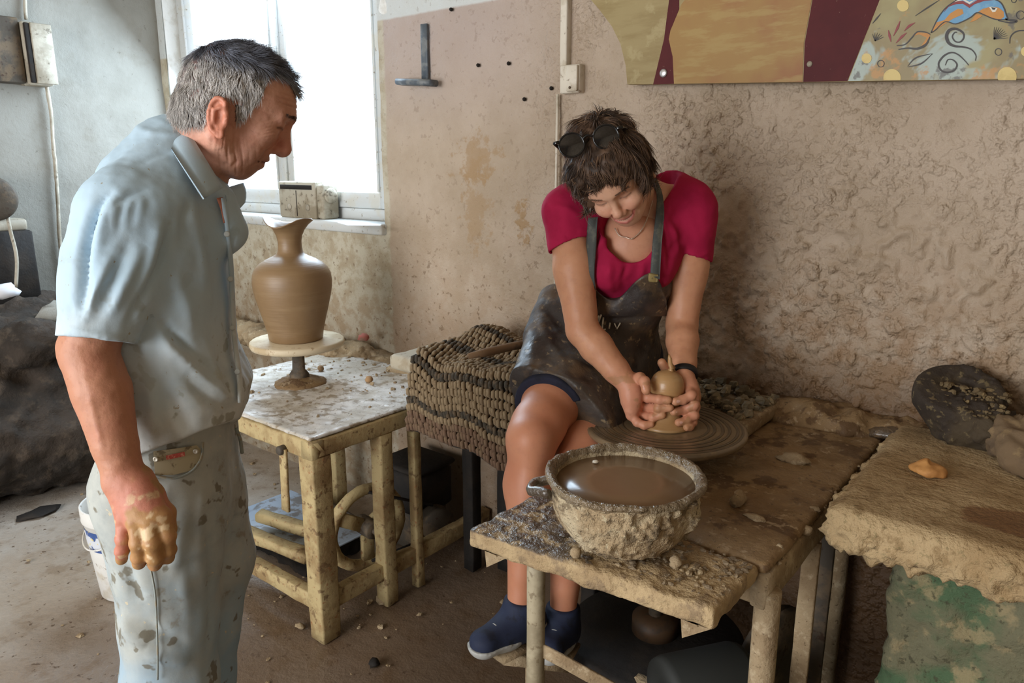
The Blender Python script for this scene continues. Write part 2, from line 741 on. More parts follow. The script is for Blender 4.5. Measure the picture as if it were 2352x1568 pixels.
def back_disp(P):
    w = np.clip((P[:, 0] + 1.75) / .55, 0.0, 1) * np.clip((1.86 - P[:, 2]) / .2, .2, 1)
    w = np.maximum(w, .32 * np.clip((P[:, 0] + 2.3) / .2, 0, 1) * np.clip((P[:, 2] - .9) / .3, 0, 1))
    patch = np.clip(.55 + .9 * fbm(P, 3.2, 2, 5), .15, 1.2)
    peb = np.maximum(0, fbm(P * V(1.0, 1.0, .75), 52, 2, 11, .6) + .05) ** .8 * .0135
    d = -(peb * w * patch) - fbm(P, 2.2, 2, 3) * .006 - fbm(P, 12, 2, 9) * .002
    out = np.zeros_like(P)
    out[:, 1] = d
    return out


us = np.unique(np.round(np.concatenate([np.arange(LEFT_X - .05, -2.45, .04), [WX0, WX1], np.arange(-2.44, -1.8, .0095), np.arange(-1.8, .12, .0062), np.arange(.12, .4, .02), np.arange(.3, 1.5, .05)]), 4))
ws = np.unique(np.round(np.concatenate([np.arange(-.02, .6, .04), np.arange(.6, .78, .0095), np.arange(.78, 1.9, .0062), np.arange(1.9, 2.2, .0095), [WZ0, WZ1], np.arange(2.2, 2.86, .05)]), 4))
g = wall_grid(us, ws, lambda u, w: np.column_stack([u, np.full_like(u, WALL_Y), w]),
              lambda u, w: (u > WX0) & (u < WX1) & (w > WZ0) & (w < WZ1), back_disp)
M['wall_back'] = wall_material()
obj('wall_back', g, M['wall_back'], kind='structure')

M['wall_left'] = material('grey_plaster_wall', (140, 137, 128), [(1.6, .4, .65, (120, 116, 106), .8), (8, .54, .68, (126, 120, 108), .45), (30, .64, .69, (100, 92, 82), .5)], .8, [(40, .35, .008), (160, .3, .002)])
g = wall_grid(np.arange(-2.6, WALL_Y + .08, .035), np.arange(-.02, 2.86, .035), lambda u, w: np.column_stack([np.full_like(u, LEFT_X), u, w]),
              None, lambda P: np.column_stack([fbm(P, 2.5, 3, 21) * .012 + fbm(P, 14, 2, 4) * .003, 0 * P[:, 0], 0 * P[:, 0]]))
g = (g[0], g[1][:, ::-1])
obj('wall_left', g, M['wall_left'], kind='structure')
M['plain_wall'] = material('limewashed_wall', (176, 160, 138), [(4, .4, .6, (150, 132, 108), .7)], .85, [(20, .4, .01)])
obj('wall_right_unseen', boxg((1.45, -2.6, 0), (1.55, 2.2, 2.85)), M['plain_wall'], kind='structure', smooth=False)  # out of view, added for its effect on the light
M['front_wall'] = M['plain_wall']
obj('wall_front_unseen', join(boxg((-.2, -2.7, 0), (1.55, -2.6, 2.85)), boxg((LEFT_X - .1, -2.7, 2.4), (-.2, -2.6, 2.85)), boxg((LEFT_X - .1, -2.7, 0), (-3.3, -2.6, 2.4))), M['plain_wall'], kind='structure', smooth=False)  # out of view, added to narrow the opening and steer the front light
obj('ceiling', boxg((LEFT_X - .1, -2.6, 2.85), (1.55, 2.35, 2.95)), M['plain_wall'], kind='structure', smooth=False)

# window reveal linings (white, splashed)
M['white_paint'] = material('white_window_paint', (196, 198, 196), [(12, .5, .64, (196, 192, 180), .7), (50, .62, .68, (130, 116, 92), .8)], .5, [(50, .2, .003)])
M['reveal'] = material('white_reveal_plaster', (232, 234, 232), [(10, .45, .62, (206, 204, 196), .7)], .8, [(40, .4, .006)])
REV = WALL_Y + .15
win = thing('window_1', 'tall white double casement window in the whitewashed corner', 'window', ((WX0 + WX1) / 2, WALL_Y + .1, WZ0))
win['kind'] = 'structure'
del win['category']
for nm, lo, hi in (('reveal_side', (WX0 - .06, WALL_Y + .004, WZ0 - .02), (WX0, REV + .06, WZ1 + .05)),
                   ('reveal_side', (WX1, WALL_Y + .004, WZ0 - .02), (WX1 + .06, REV + .06, WZ1 + .05)),
                   ('reveal_head', (WX0 - .06, WALL_Y + .004, WZ1), (WX1 + .06, REV + .06, WZ1 + .06))):
    obj(nm, boxg(lo, hi, .006), M['reveal'], win)
WY = WALL_Y + .09                                # inner face of the casements
xa, xb, xc, xd = [pY(q, 250, WY)[0] for q in (424, 456, 628, 690)]
zr0, zr1 = WZ0 + .012, WZ0 + .135
obj('window_sill', boxg((WX0, WALL_Y - .03, WZ0 - .035), (WX1 + .01, REV, WZ0 + .012), .008), M['white_paint'], win)
obj('frame', boxg((WX0, WY, zr0), (xa + .03, REV, WZ1), .004), M['white_paint'], win)
obj('frame', boxg((WX1 - .05, WY, zr0), (WX1, REV, WZ1), .004), M['white_paint'], win)
obj('frame', boxg((WX0, WY, zr0), (WX1, REV, zr0 + .05), .004), M['white_paint'], win)
obj('frame', boxg((WX0, WY, WZ1 - .05), (WX1, REV, WZ1), .004), M['white_paint'], win)
xm = (xc + xd) / 2 - .02
for (s0, s1) in ((xa + .03, xm), (xm, WX1 - .05)):
    sash = obj('casement', join(boxg((s0 + .002, WY - .012, zr0 + .052), (s0 + .062, WY + .04, WZ1 - .052), .006),
                                boxg((s1 - .062, WY - .012, zr0 + .052), (s1 - .002, WY + .04, WZ1 - .052), .006),
                                boxg((s0 + .06, WY - .012, zr0 + .052), (s1 - .06, WY + .04, zr1), .006),
                                boxg((s0 + .06, WY - .012, WZ1 - .12), (s1 - .06, WY + .04, WZ1 - .052), .006)), M['white_paint'], win)
    for x in (s0 + .066, s1 - .066):
        obj('bead', boxg((x - .006, WY - .018, zr1), (x + .006, WY - .006, WZ1 - .12), .002), M['white_paint'], sash)
    tg = NT('window_glass') if 'glass' not in M else None
    if tg:
        tr = tg.n('ShaderNodeBsdfTransparent')
        gl = tg.n('ShaderNodeBsdfGlossy')
        gl.inputs['Roughness'].default_value = .05
        mx = tg.n('ShaderNodeMixShader')
        mx.inputs[0].default_value = .06
        tg.l(tr.outputs[0], mx.inputs[1])
        tg.l(gl.outputs[0], mx.inputs[2])
        tg.l(mx.outputs[0], tg.t.nodes['Material Output'].inputs['Surface'])
        M['glass'] = tg.m
    obj('pane', boxg((s0 + .058, WY + .012, zr1 - .004), (s1 - .058, WY + .016, WZ1 - .116), .001), M['glass'], sash, smooth=False)
obj('cover_strip', boxg((xm - .018, WY - .026, zr0 + .055), (xm + .018, WY - .012, WZ1 - .055), .004), M['white_paint'], win)
hz = 1.98
obj('window_handle', join(boxg((xm - .012, WY - .036, hz - .06), (xm + .012, WY - .026, hz + .06), .003), tube([(xm, WY - .05, hz + .02), (xm, WY - .06, hz - .02), (xm, WY - .06, hz - .1)], .008, 8)), M['white_paint'], win)

# floor
def floor_material():
    t = NT('trodden_clay_floor')
    n1, n2, n3 = t.noise(1.6, 5, .6), t.noise(9, 5, .65), t.noise(42, 4, .6)
    X, Y = t.axis(0), t.axis(1)
    col = t.mix(t.ramp(n1, .35, .65), lin((176, 168, 158)), lin((152, 136, 118)))
    col = t.mix(t.math('MULTIPLY', t.ramp(n2, .5, .66), .6), col, lin((126, 106, 84)))
    col = t.mix(t.math('MULTIPLY', t.ramp(X, -2.9, -1.9), .8), col, lin((98, 74, 50)))  # browner toward the right, with the shade there painted into the colour
    col = t.mix(t.math('MULTIPLY', t.ramp(n3, .63, .68), .85), col, lin((84, 64, 46)))
    t.l(col, t.b.inputs['Base Color'])
    t.b.inputs['Roughness'].default_value = .4
    t.b.inputs['Specular IOR Level'].default_value = .6
    nb = t.bump(t.noise(30, 5, .6), .4, .010)
    t.l(t.bump(t.noise(130, 3, .6), .35, .003, nb), t.b.inputs['Normal'])
    return t.m


g = wall_grid(np.arange(LEFT_X - .08, 1.5, .045), np.arange(-2.6, WALL_Y + .06, .045), lambda u, w: np.column_stack([u, w, np.zeros_like(u)]), None,
              lambda P: np.column_stack([0 * P[:, 0], 0 * P[:, 0], fbm(P, 2.0, 3, 31) * .006 - .006]))
obj('floor', g, floor_material(), kind='structure')


# ------------------------------------------------------------------ lumps and scraps
def lump(c, r, seed, n=5, jag=.35):
    """irregular clod: small noisy sphere"""
    th = np.linspace(0, math.pi, n + 1)[1:-1]
    m = 7
    pts = [(0, 0, -1)]
    for t in th:
        for j in range(m):
            a = 2 * math.pi * j / m + .4 * t
            pts.append((math.sin(t) * math.cos(a), math.sin(t) * math.sin(a), -math.cos(t)))
    pts.append((0, 0, 1))
    p = np.array(pts)
    d = 1 + jag * vnoise(p + seed * 3.7, 1.6, seed)
    v = np.asarray(c, float) + p * d[:, None] * np.asarray(r, float)
    f = []
    k = len(th)
    for j in range(m):
        q = (j + 1) % m
        f.append([0, 1 + q, 1 + j])
        for i in range(k - 1):
            f.append([1 + i * m + j, 1 + i * m + q, 1 + (i + 1) * m + q, 1 + (i + 1) * m + j])
        f.append([1 + (k - 1) * m + j, 1 + (k - 1) * m + q, len(p) - 1])
    return v, f


def scatter(rng, n, place, rmin, rmax, flat=.6):
    gs = []
    for i in range(n):
        c = place(rng)
        r = rmin + (rmax - rmin) * rng.random() ** 2.5
        s = np.array([r * rng.uniform(.7, 1.4), r * rng.uniform(.7, 1.4), r * rng.uniform(.4, .9) * flat / .6])
        gs.append(lump(np.array(c) + [0, 0, s[2] * .5], s, rng.randrange(999), 4, .5))
    return join(*gs)


# ------------------------------------------------------------------ left wheel table with the vase
LZ = .70
tbl = thing('wheel_table', 'cream painted wheel table with white dusty top, beside the standing man', 'table', (-2.2, 1.6, 0))
M['dusty_top'] = material('clay_dusted_white_top', (212, 208, 202), [(6, .45, .6, (178, 168, 150), .8), (22, .52, .62, (140, 122, 96), .85), (70, .58, .66, (110, 90, 66), .8)], .5, [(40, .4, .004)], rough_var=(12, .28, .6), spec=.6)
TX0, TX1, TY0, TY1 = -2.62, -1.78, 1.25, 2.0
obj('table_top', rough_box((TX0, TY0, LZ - .012), (TX1 - .005, TY1, LZ), .004, .0016, h=.008, scale=40), M['dusty_top'], tbl)
for nm, p0, p1 in (('rail', (TX0, TY0 + .025, LZ - .042), (TX1, TY0 + .025, LZ - .042)), ('rail', (TX1 - .025, TY0, LZ - .042), (TX1 - .025, WALL_Y - .02, LZ - .042)),
                   ('rail', (TX0 + .025, TY0, LZ - .042), (TX0 + .025, TY1, LZ - .042)), ('rail', (TX0, TY1 - .02, LZ - .042), (TX1, TY1 - .02, LZ - .042))):
    obj(nm, bar(p0, p1, .05, .058, .006, .003), M['cream_paint'], tbl)
for x, y, w in ((TX1 - .035, TY0 + .035, .072), (TX1 - .025, 1.545, .055), (TX1 - .02, 1.69, .036), (TX0 + .03, TY0 + .035, .06), (TX0 + .03, TY1 - .05, .06)):
    obj('leg', bar((x, y, 0), (x, y, LZ - .07), w, w, .006, .0022, hint=(0, 1, 0), seed=int(x * 90)), M['cream_paint'], tbl)
obj('stretcher', bar((TX1 - .03, TY0 + .07, .125), (TX1 - .03, WALL_Y - .02, .125), .04, .06, .005, .003), M['cream_paint'], tbl)
obj('stretcher', bar((TX0 + .05, TY0 + .035, .105), (TX1 - .07, TY0 + .035, .115), .04, .055, .005, .003), M['cream_paint'], tbl)
lv = pY(640, 1000, TY0 - .01)
obj('lever', bar((lv[0] + .012, TY0 - .006, LZ - .06), (lv[0], TY0 - .004, .425), .011, .036, .004, .0012, hint=(1, 0, 0)), M['cream_paint'], tbl)
obj('lever_pivot', lathe([(.012, -.012), (.015, -.008), (.015, .012), (.011, .016)], (lv[0] + .01, TY0 - .008, LZ - .065), 12, axis=(0, -1, 0)), M['iron'], tbl)

SX, SY = -2.31, 1.594                             # the wheel shaft
whl = thing('pottery_wheel', 'round wooden wheel head on an iron shaft, carrying the finished vase', 'wheel', (SX, SY, LZ))
DZ = .868
M['disc_wood'] = material('clay_dusted_disc', (204, 188, 158), [(9, .45, .6, (176, 152, 116), .7), (40, .6, .67, (150, 120, 84), .7)], .55, [(60, .3, .003)])
obj('wheel_head', lathe([(.02, -.03), (.15, -.03), (.168, -.024), (.172, -.014), (.171, -.004), (.166, 0), (.02, .0005)], (SX, SY, DZ), 64), M['disc_wood'], whl)
obj('shaft', lathe([(.036, .001), (.036, .035), (.03, .045), (.024, .05), (.022, .14)], (SX, SY, LZ), 20, .004, 40), M['iron'], whl)
obj('mud_collar', lathe([(.1, -.002), (.085, .006), (.06, .016), (.036, .024)], (SX, SY, LZ + .001), 24, .014, 25), M['mud_top'], whl)

vase = thing('vase', 'tall brown clay vase with narrow neck and pinched wavy rim', 'vase', (SX - .006, SY, DZ))
prof = [(.002, 0), (.092, 0), (.098, .006), (.101, .03), (.112, .075), (.125, .125), (.135, .165), (.1405, .195), (.142, .22), (.139, .245), (.13, .265), (.112, .284), (.088, .298), (.066, .308), (.052, .316), (.045, .326), (.042, .345), (.042, .365), (.046, .385), (.055, .403), (.069, .42), (.081, .43), (.0865, .434),
        (.086, .437), (.078, .432), (.064, .42), (.05, .404), (.041, .385), (.037, .365), (.036, .33), (.03, .28), (.002, .27)]
v, f = lathe(prof, (SX - .006, SY, DZ + .0005), 96)
ang = np.arctan2(v[:, 1] - SY, v[:, 0] - SX + .006)
top = np.clip((v[:, 2] - DZ - .37) / .065, 0, 1) ** 2
v[:, 2] += top * (.012 * np.cos(2 * ang - 1.0) + .006 * np.cos(3 * ang + .6))
rad = np.hypot(v[:, 0] - SX + .006, v[:, 1] - SY)
v[:, 2] += .0007 * np.sin(v[:, 2] * 600) * (rad > .03)
obj('body', (v, f), M['clay_vase'], vase)

# scraps on and behind the left table
rng = random.Random(3)
for i, (px, py_, r) in enumerate(((848, 872, .016), (737, 846, .014), (985, 868, .009), (712, 862, .008), (925, 885, .006))):
    p = pz(px, py_, LZ + .01)
    lab = ['largest round clay ball on the white table top', 'clay ball just right of the wheel shaft', 'small reddish crumb near the woven mat', 'tiny clay crumb at the foot of the shaft', 'tiny dark crumb at the right edge of the white table'][i]
    obj('clay_ball', lump((p[0], p[1], LZ + r * .75), (r, r, r * .9), 40 + i, 7, .22), material('clay_ball_%d' % i, [(164, 130, 92), (140, 112, 80), (160, 96, 70), (150, 124, 92), (110, 92, 72)][i], rough=.8), label=lab, cat='clay ball', group='clay balls on the left table')
obj('clay_crumbs', scatter(rng, 130, lambda r: (r.uniform(-2.55, -1.83), TY1 - .62 * r.random() ** 2.2, LZ), .003, .010), M['mud_dry'], label='dry crumbs strewn over the white wheel table', cat='clay crumbs', smooth=False, kind='stuff')

# ledge of rubble along the wall behind the table
S = SDF((-3.7, 1.86, .60), (-1.9, 2.14, .92), .008)
for i in range(40):
    x = rng.uniform(-3.65, -1.95)
    S.ell((x, rng.uniform(1.97, 2.1), .665 + rng.uniform(-.01, .03)), (rng.uniform(.05, .12), rng.uniform(.05, .09), rng.uniform(.04, .065)), .02)
v, f = S.mesh()
v += normals(v, f) * (fbm(v, 22, 4, 8) * .012)[:, None]
obj('rubble_ledge', (v, f), M['mud_dry'], label='low ridge of dried clay rubble along the wall behind the vase', cat='rubble', kind='stuff')
obj('red_scrap', lump(pY(835, 775, 2.0), (.035, .02, .018), 5, 6, .4), material('faded_red_scrap', (176, 104, 92), [(30, .5, .6, (140, 116, 96), .8)], .8), label='faded red scrap lying on the rubble ridge right of the vase', cat='scrap')

# workings under the left table
fly = thing('flywheel', 'upright spoked flywheel under the cream wheel table', 'flywheel', (-1.95, 1.6, .06))
fc = V(-1.95, 1.585, .225)
fax = unit((1, -.12, 0))
th = np.linspace(0, 2 * math.pi, 41)
ea, eb = frame(fax)
ringp = [fc + .145 * (math.cos(t) * ea + math.sin(t) * eb) for t in th]
obj('rim', tube(ringp, .021, 10, False, rough=.003), M['cream_paint'], fly)
for k in range(3):
    t = .5 + k * 2 * math.pi / 3
    obj('spoke', bar(fc + .03 * (math.cos(t) * ea + math.sin(t) * eb), fc + .135 * (math.cos(t) * ea + math.sin(t) * eb), .05, .02, .005, .002, hint=fax), M['cream_paint'], fly)
obj('hub', lathe([(.03, -.05), (.034, -.04), (.034, .04), (.03, .05)], fc, 18, axis=fax), M['iron'], fly)
obj('axle', tube([fc - fax * .2, fc + fax * .14], .012, 10), M['iron'], fly)
mot = thing('electric_motor', 'dark boxy motor with pulley standing under the left table near the wall', 'motor', (-2.02, 1.93, 0))
obj('housing', boxg((-2.15, 1.82, .16), (-1.93, 2.02, .335), .02), M['dark'], mot)
obj('lid', boxg((-2.16, 1.81, .335), (-1.92, 2.03, .36), .012), M['dark'], mot)
obj('mount', boxg((-2.14, 1.84, 0), (-1.95, 2.0, .16), .008), M['iron'], mot)
pc = V(-1.875, 1.865, .15)
obj('pulley', lathe([(.025, -.045), (.06, -.045), (.066, -.03), (.055, -.01), (.066, .01), (.066, .03), (.02, .035)], pc, 28, axis=(1, -.4, 0)), M['iron'], mot)
obj('drive_belt', tube([fc + V(.02, 0, .14), pc + V(-.02, 0, .07)], .006, 6), M['dark'], mot)
obj('drive_belt', tube([fc + V(.02, 0, -.13), pc + V(-.02, 0, -.06)], .006, 6), M['dark'], mot)
for i, (a, b, w, lab) in enumerate((((575, 1200), (690, 1235), .05, 'upper muddy timber lying under the left wheel table'), ((570, 1225), (700, 1275), .055, 'lower muddy timber lying under the left wheel table'))):
    p, q = pz(*a, .15), pz(*b, .13)
    e = (q - p) * .45
    obj('timber', bar(p - e * .2 + V(0, .06 * (1 - i), .0), q + e * .2 + V(0, .06 * (1 - i), 0), w, .045, .01, .006, seed=i), M['cream_paint'], label=lab, cat='timber')
obj('metal_sheet', boxg((-2.66, 1.42, .095), (-2.1, 1.75, .105), .003), material('bluish_sheet', (176, 190, 206), [(14, .5, .6, (120, 110, 100), .8)], .35), label='pale bluish metal sheet under the left table', cat='metal sheet')
obj('sheet_support', rough_box((-2.6, 1.45, 0), (-2.15, 1.72, .094), .02, .012, h=.012), M['dark'], label='dark grimy block beneath the bluish sheet', cat='block')

# ------------------------------------------------------------------ seat with woven mat
seat = thing('seat_bench', 'low plank seat against the wall under the striped woven mat', 'bench', (-1.4, 1.85, 0))
M['grey_board'] = material('grey_board', (172, 162, 142), [(10, .45, .6, (146, 130, 104), .7), (50, .6, .66, (120, 100, 76), .7)], .8, [(40, .4, .006)])
sp = [V(-1.885, 1.70, .865), V(-1.0, 1.60, .865), V(-1.0, 2.07, .865), V(-1.885, 2.03, .865)]
v, f = extrude_poly(sp, (0, 0, -.055))
obj('seat_plank', rough_box((-1.885, 1.66, .81), (-.90, 2.06, .865), .008, .002, h=.012), M['grey_board'], seat)
for x, y in ((-1.62, 1.98), (-1.06, 1.70), (-1.06, 1.98)):
    obj('leg', bar((x, y, 0), (x, y, .81), .05, .05, .005, .002, hint=(0, 1, 0)), M['dark'], seat)
obj('leg', bar((-1.72, 1.9, 0), (-1.72, 1.9, .81), .05, .05, .005, .002, hint=(0, 1, 0)), M['dark'], seat)

mat_root = thing('woven_mat', 'striped coarse woven mat draped over the plank seat', 'mat', (-1.4, 1.8, .86))
MATC = [material('mat_cord_%d' % i, c, [(40, .45, .62, (120, 100, 76), .6)], .95, [(160, .6, .003)]) for i, c in enumerate([(140, 121, 94), (66, 60, 51), (112, 88, 70)])]


def mat_point(s, t):
    """s across the seat (0 left .. 1 right), t 0 at the wall .. 1 at the hanging front hem"""
    x = -1.70 + .66 * s - .04 * t
    L = t * .62
    run = .36 - .02 * s
    hump = .035 * math.exp(-((t - .16) / .12) ** 2) * (1 - .3 * s) + .02 * math.exp(-((s - .04) / .08) ** 2)
    if L < run:
        y, z = 2.02 - L, .878 + hump
    else:
        q = L - run
        y, z = 2.02 - run - .05 * (1 - math.exp(-q / .05)) - .15 * q * s, .878 - .92 * q * (1 - math.exp(-q / .03)) + hump
    z += .010 * math.sin(9 * s + 5 * t) + .006 * math.sin(21 * s - 8 * t)
    return V(x, y, z)


NR, NC = 26, 44
lo_ = [[], [], []]
for r in range(NR):
    t = (r + .5) / NR
    ci = 1 if r in (4, 9, 10, 16, 21) else (2 if r > 22 else 0)
    for c in range(NC):
        s = (c + (.5 if r % 2 else 0)) / NC
        p = mat_point(s, t)
        d = unit(mat_point(s + .004, t + .012) - p)
        n = unit(np.cross(mat_point(s + .01, t) - p, p - mat_point(s, t + .01)))
        Lh = .0165
        j_ = V(rng.uniform(-.003, .003), rng.uniform(-.003, .003), rng.uniform(-.003, .004))
        pts = [p - d * Lh + n * -.005, p - d * Lh * .35 + n * .008 + j_, p + d * Lh * .35 + n * .008 + j_, p + d * Lh - n * .005]
        lo_[ci].append(tube(pts, [.0035, .0080, .0080, .0035], 6))
base_pts = np.array([[mat_point(i / 24, j / 24) - V(0, 0, .003) for j in range(25)] for i in range(25)]).reshape(-1, 3)
bf = [[i * 25 + j, (i + 1) * 25 + j, (i + 1) * 25 + j + 1, i * 25 + j + 1] for i in range(24) for j in range(24)]
under = base_pts - V(0, 0, .004)
obj('backing', join((base_pts, bf), (under, [q[::-1] for q in bf])), M['dark'], mat_root)
for i, nm in enumerate(('straw_stitches', 'charcoal_stitches', 'rust_stitches')):
    obj(nm, join(*lo_[i]), MATC[i], mat_root, kind='stuff')
obj('wooden_rod', tube([pz(1075, 818, .93), pz(1120, 808, .935), pz(1175, 795, .94), pz(1260, 780, .95)], [.008, .013, .014, .014], 10, rough=.003), material('old_brown_rod', (122, 94, 66), [(30, .5, .6, (96, 76, 56), .8)], .8), label='brown wooden rod lying across the woven mat', cat='rod')

# ------------------------------------------------------------------ wheel bench (right) and its wheel
WX, WYC = -.784, 1.574
wt = thing('wheel_bench', 'mud covered metal wheel bench that the woman works at', 'bench', (-.65, 1.65, 0))
obj('bench_top', rough_box((-.83, 1.205, TABLE_Z - .022), (-.385, 2.09, TABLE_Z), .006, .003, h=.009, scale=22), M['mud_top'], wt)
obj('apron_rail', bar((-.83, 1.222, TABLE_Z - .055), (-.388, 1.222, TABLE_Z - .055), .03, .06, .005, .003), M['mud_dry'], wt)
obj('apron_rail', bar((-.40, 1.205, TABLE_Z - .055), (-.40, 2.08, TABLE_Z - .055), .03, .066, .005, .003), M['mud_dry'], wt)
obj('apron_rail', bar((-.815, 1.205, TABLE_Z - .055), (-.815, 2.08, TABLE_Z - .055), .03, .06, .005, .003), M['mud_dry'], wt)
for x, y in ((-.39, 1.228), (-.80, 1.93), (-.46, 2.04)):
    obj('pipe_leg', tube([(x, y, z) for z in np.linspace(0, TABLE_Z - .06, 14)], .0235, 18, rough=.0015, seed=int(9 * x)), M['mud_dry'], wt)
obj('flat_leg', bar((-.395, 1.50, 0), (-.395, 1.50, TABLE_Z - .08), .036, .012, .003, .001, hint=(0, 1, 0)), M['mud_dry'], wt)
obj('flat_leg', bar((-.392, 1.62, 0), (-.392, 1.62, TABLE_Z - .08), .03, .012, .003, .001, hint=(0, 1, 0)), M['iron'], wt)
obj('mud_fillet', (lambda m: (m[0], m[1]))(scatter(rng, 60, lambda r: (-.392 + r.uniform(-.012, .008), r.uniform(1.21, 1.9), TABLE_Z - .02 + r.uniform(-.005, .015)), .004, .012)), M['mud_dry'], wt, kind='stuff')

pw = thing('pottery_wheel', 'wide spinning grey wheel head with the woman\'s clay on it', 'wheel', (WX, WYC, TABLE_Z))
WZ = .88
prof = [(.03, -.022), (.18, -.022), (.192, -.016), (.196, -.008), (.195, -.002), (.19, 0.001)]
for i in range(26):
    r = .184 - i * .0058
    prof.append((r, .0006 * math.sin(i * 2.1) - .0005 + (.003 * max(0, 1 - (r - .05) / .06) if r < .11 else 0)))
prof.append((.02, .004))
M['wheel_metal'] = material('slip_covered_wheel_head', (128, 110, 84), [(4, .42, .6, (104, 90, 72), .7), (16, .5, .62, (146, 124, 92), .6)], .3, [(30, .15, .003)], spec=.5, coat=.25)
obj('wheel_head', lathe(prof, (WX, WYC, WZ), 96), M['wheel_metal'], pw)
M['ring_dark'] = material('dark_slip_ring', (98, 85, 66), [(16, .5, .62, (116, 99, 76), .6)], .34, spec=.5, coat=.2)
for r in (.183, .171, .152, .137, .118, .104):
    obj('slip_ring', lathe([(r - .003, .0002), (r - .0015, .0007), (r + .0015, .0007), (r + .003, .0002)], (WX, WYC, WZ + .0004), 96, cap=False), M['ring_dark'], pw)
obj('hub', lathe([(.05, .001), (.05, .03), (.04, .04)], (WX, WYC, TABLE_Z - .002), 24), M['mud_dry'], pw)
obj('spindle', tube([(WX, WYC, .28), (WX, WYC, TABLE_Z - .03)], .018, 12), M['iron'], pw)

clay = thing('clay_lump', 'wet brown clay cone being centred between the woman\'s hands', 'clay', (WX, WYC, WZ + .003))
cp = [(r_, z_ * .935) for r_, z_ in [(.002, 0), (.066, 0), (.06, .006), (.051, .014), (.041, .026), (.0355, .042), (.0345, .056), (.037, .072), (.0405, .09), (.0415, .104), (.0395, .118), (.034, .13), (.025, .139), (.014, .144), (.004, .147)]]
v, f = lathe(cp, (WX, WYC, WZ + .003), 48, .0008, 30)
obj('body', (v, f), M['clay'], clay)
tp = V(WX, WYC, WZ + .138)
obj('twisted_tip', tube([tp + V(.012, .01, -.008), tp + V(.004, .006, .004), tp - .001 * RT + V(0, 0, .006) + RT * .012, tp + RT * .006 + V(0, 0, .016), tp + RT * .004 + V(0, 0, .03), tp + RT * .0 + V(0, 0, .042)], [.006, .009, .008, .0065, .005, .0015], 9, rough=.003), M['clay'], clay)

# board of clay scraps behind the wheel
sb = thing('scrap_board', 'small plank heaped with grey clay scraps behind the wheel', 'board', (-.8, 1.92, TABLE_Z))
obj('plank', rough_box((-1.0, 1.79, TABLE_Z + .001), (-.655, 2.07, TABLE_Z + .04), .008, .002, h=.009), M['mud_dry'], sb)
obj('scraps', scatter(rng, 230, lambda r: ((lambda a, b: (a, b, TABLE_Z + .036 + .03 * max(0, 1 - abs(a + .83) / .16) * r.random()))(r.uniform(-.985, -.67), r.uniform(1.81, 2.05))), .006, .02, .7),
    material('grey_clay_scraps', (128, 116, 92), [(16, .45, .6, (84, 76, 60), .8), (40, .55, .64, (166, 148, 116), .8)], .75, [(60, .5, .005)]), sb, smooth=False, kind='stuff')

# crusts, lumps and mud on the wheel bench
for i, (px, py_, rx, ry, rz, lab) in enumerate(((1822, 1055, .034, .02, .012, 'crumpled clay scrap on the bench right of the wheel'), (1697, 1150, .014, .03, .02, 'upright dried clay curl on the bench behind the mud pot'),
                                               (1735, 1185, .02, .01, .006, 'thin clay flake in front of the upright curl'), (1830, 960, .05, .03, .012, 'flat clay crust by the wall behind the bench'), (2050, 1000, .07, .035, .018, 'dark wet clay slab between bench and stone slab'))):
    p = pz(px, py_, TABLE_Z + .006)
    mm = M['wet_mud'] if i == 4 else M['mud_dry']
    obj('clay_scrap', lump((p[0], p[1], TABLE_Z + rz * .6), (rx, ry, rz), 70 + i, 9, .55), mm, label=lab, cat='clay scrap')
S = SDF((-1.02, 1.9, TABLE_Z - .01), (.6, 2.14, TABLE_Z + .2), .009)
for i in range(46):
    x = rng.uniform(-.65, .55)
    S.ell((x, 2.1 - rng.uniform(0, .06), TABLE_Z + .0), (rng.uniform(.05, .1), rng.uniform(.04, .1), rng.uniform(.02, .05)), .03)
v, f = S.mesh()
v += normals(v, f) * (fbm(v, 24, 4, 8) * .012)[:, None]
obj('mud_drift', (v, f), M['mud_top'], label='drift of mud piled along the wall behind the wheel bench', cat='mud', kind='stuff')

# machinery under the wheel bench
kf = thing('flywheel', 'dark horizontal kick flywheel under the wheel bench', 'flywheel', (WX, WYC, .24))
obj('disc', lathe([(.02, 0), (.22, 0), (.23, .01), (.23, .04), (.22, .05), (.02, .05)], (WX, WYC, .26), 48), M['dark'], kf)
obj('hub', lathe([(.06, .05), (.06, .09), (.03, .1)], (WX, WYC, .26), 24), material('rusty_hub', (78, 56, 36), [(20, .5, .6, (60, 46, 34), .8)], .6), kf)
obj('footing', lathe([(.08, 0), (.08, .02), (.04, .26)], (WX, WYC, 0), 16), M['dark'], kf)
pu = thing('belt_pulley', 'big grooved pulley wheel leaning behind the pipe leg', 'pulley', (-.52, 1.62, 0))
obj('wheel', lathe([(.03, -.02), (.15, -.02), (.17, -.02), (.175, -.008), (.162, 0), (.175, .008), (.17, .02), (.03, .02)], (-.465, 1.55, .33), 40, axis=(1, -.15, .05)), M['iron'], pu)
obj('stand', bar((-.48, 1.58, 0), (-.47, 1.56, .33), .05, .03, .004), M['dark'], pu)
gm = thing('drive_motor', 'rounded dark motor under the wheel bench', 'motor', (-.52, 1.30, 0))
obj('housing', lathe([(.03, -.1), (.075, -.095), (.08, -.08), (.08, .08), (.075, .095), (.03, .1)], (-.535, 1.315, .42), 28, axis=(.55, .8, 0)), material('dull_green_grey_motor', (46, 48, 46), rough=.7), gm)
obj('stand', boxg((-.60, 1.25, 0), (-.47, 1.38, .36), .01), M['dark'], gm)

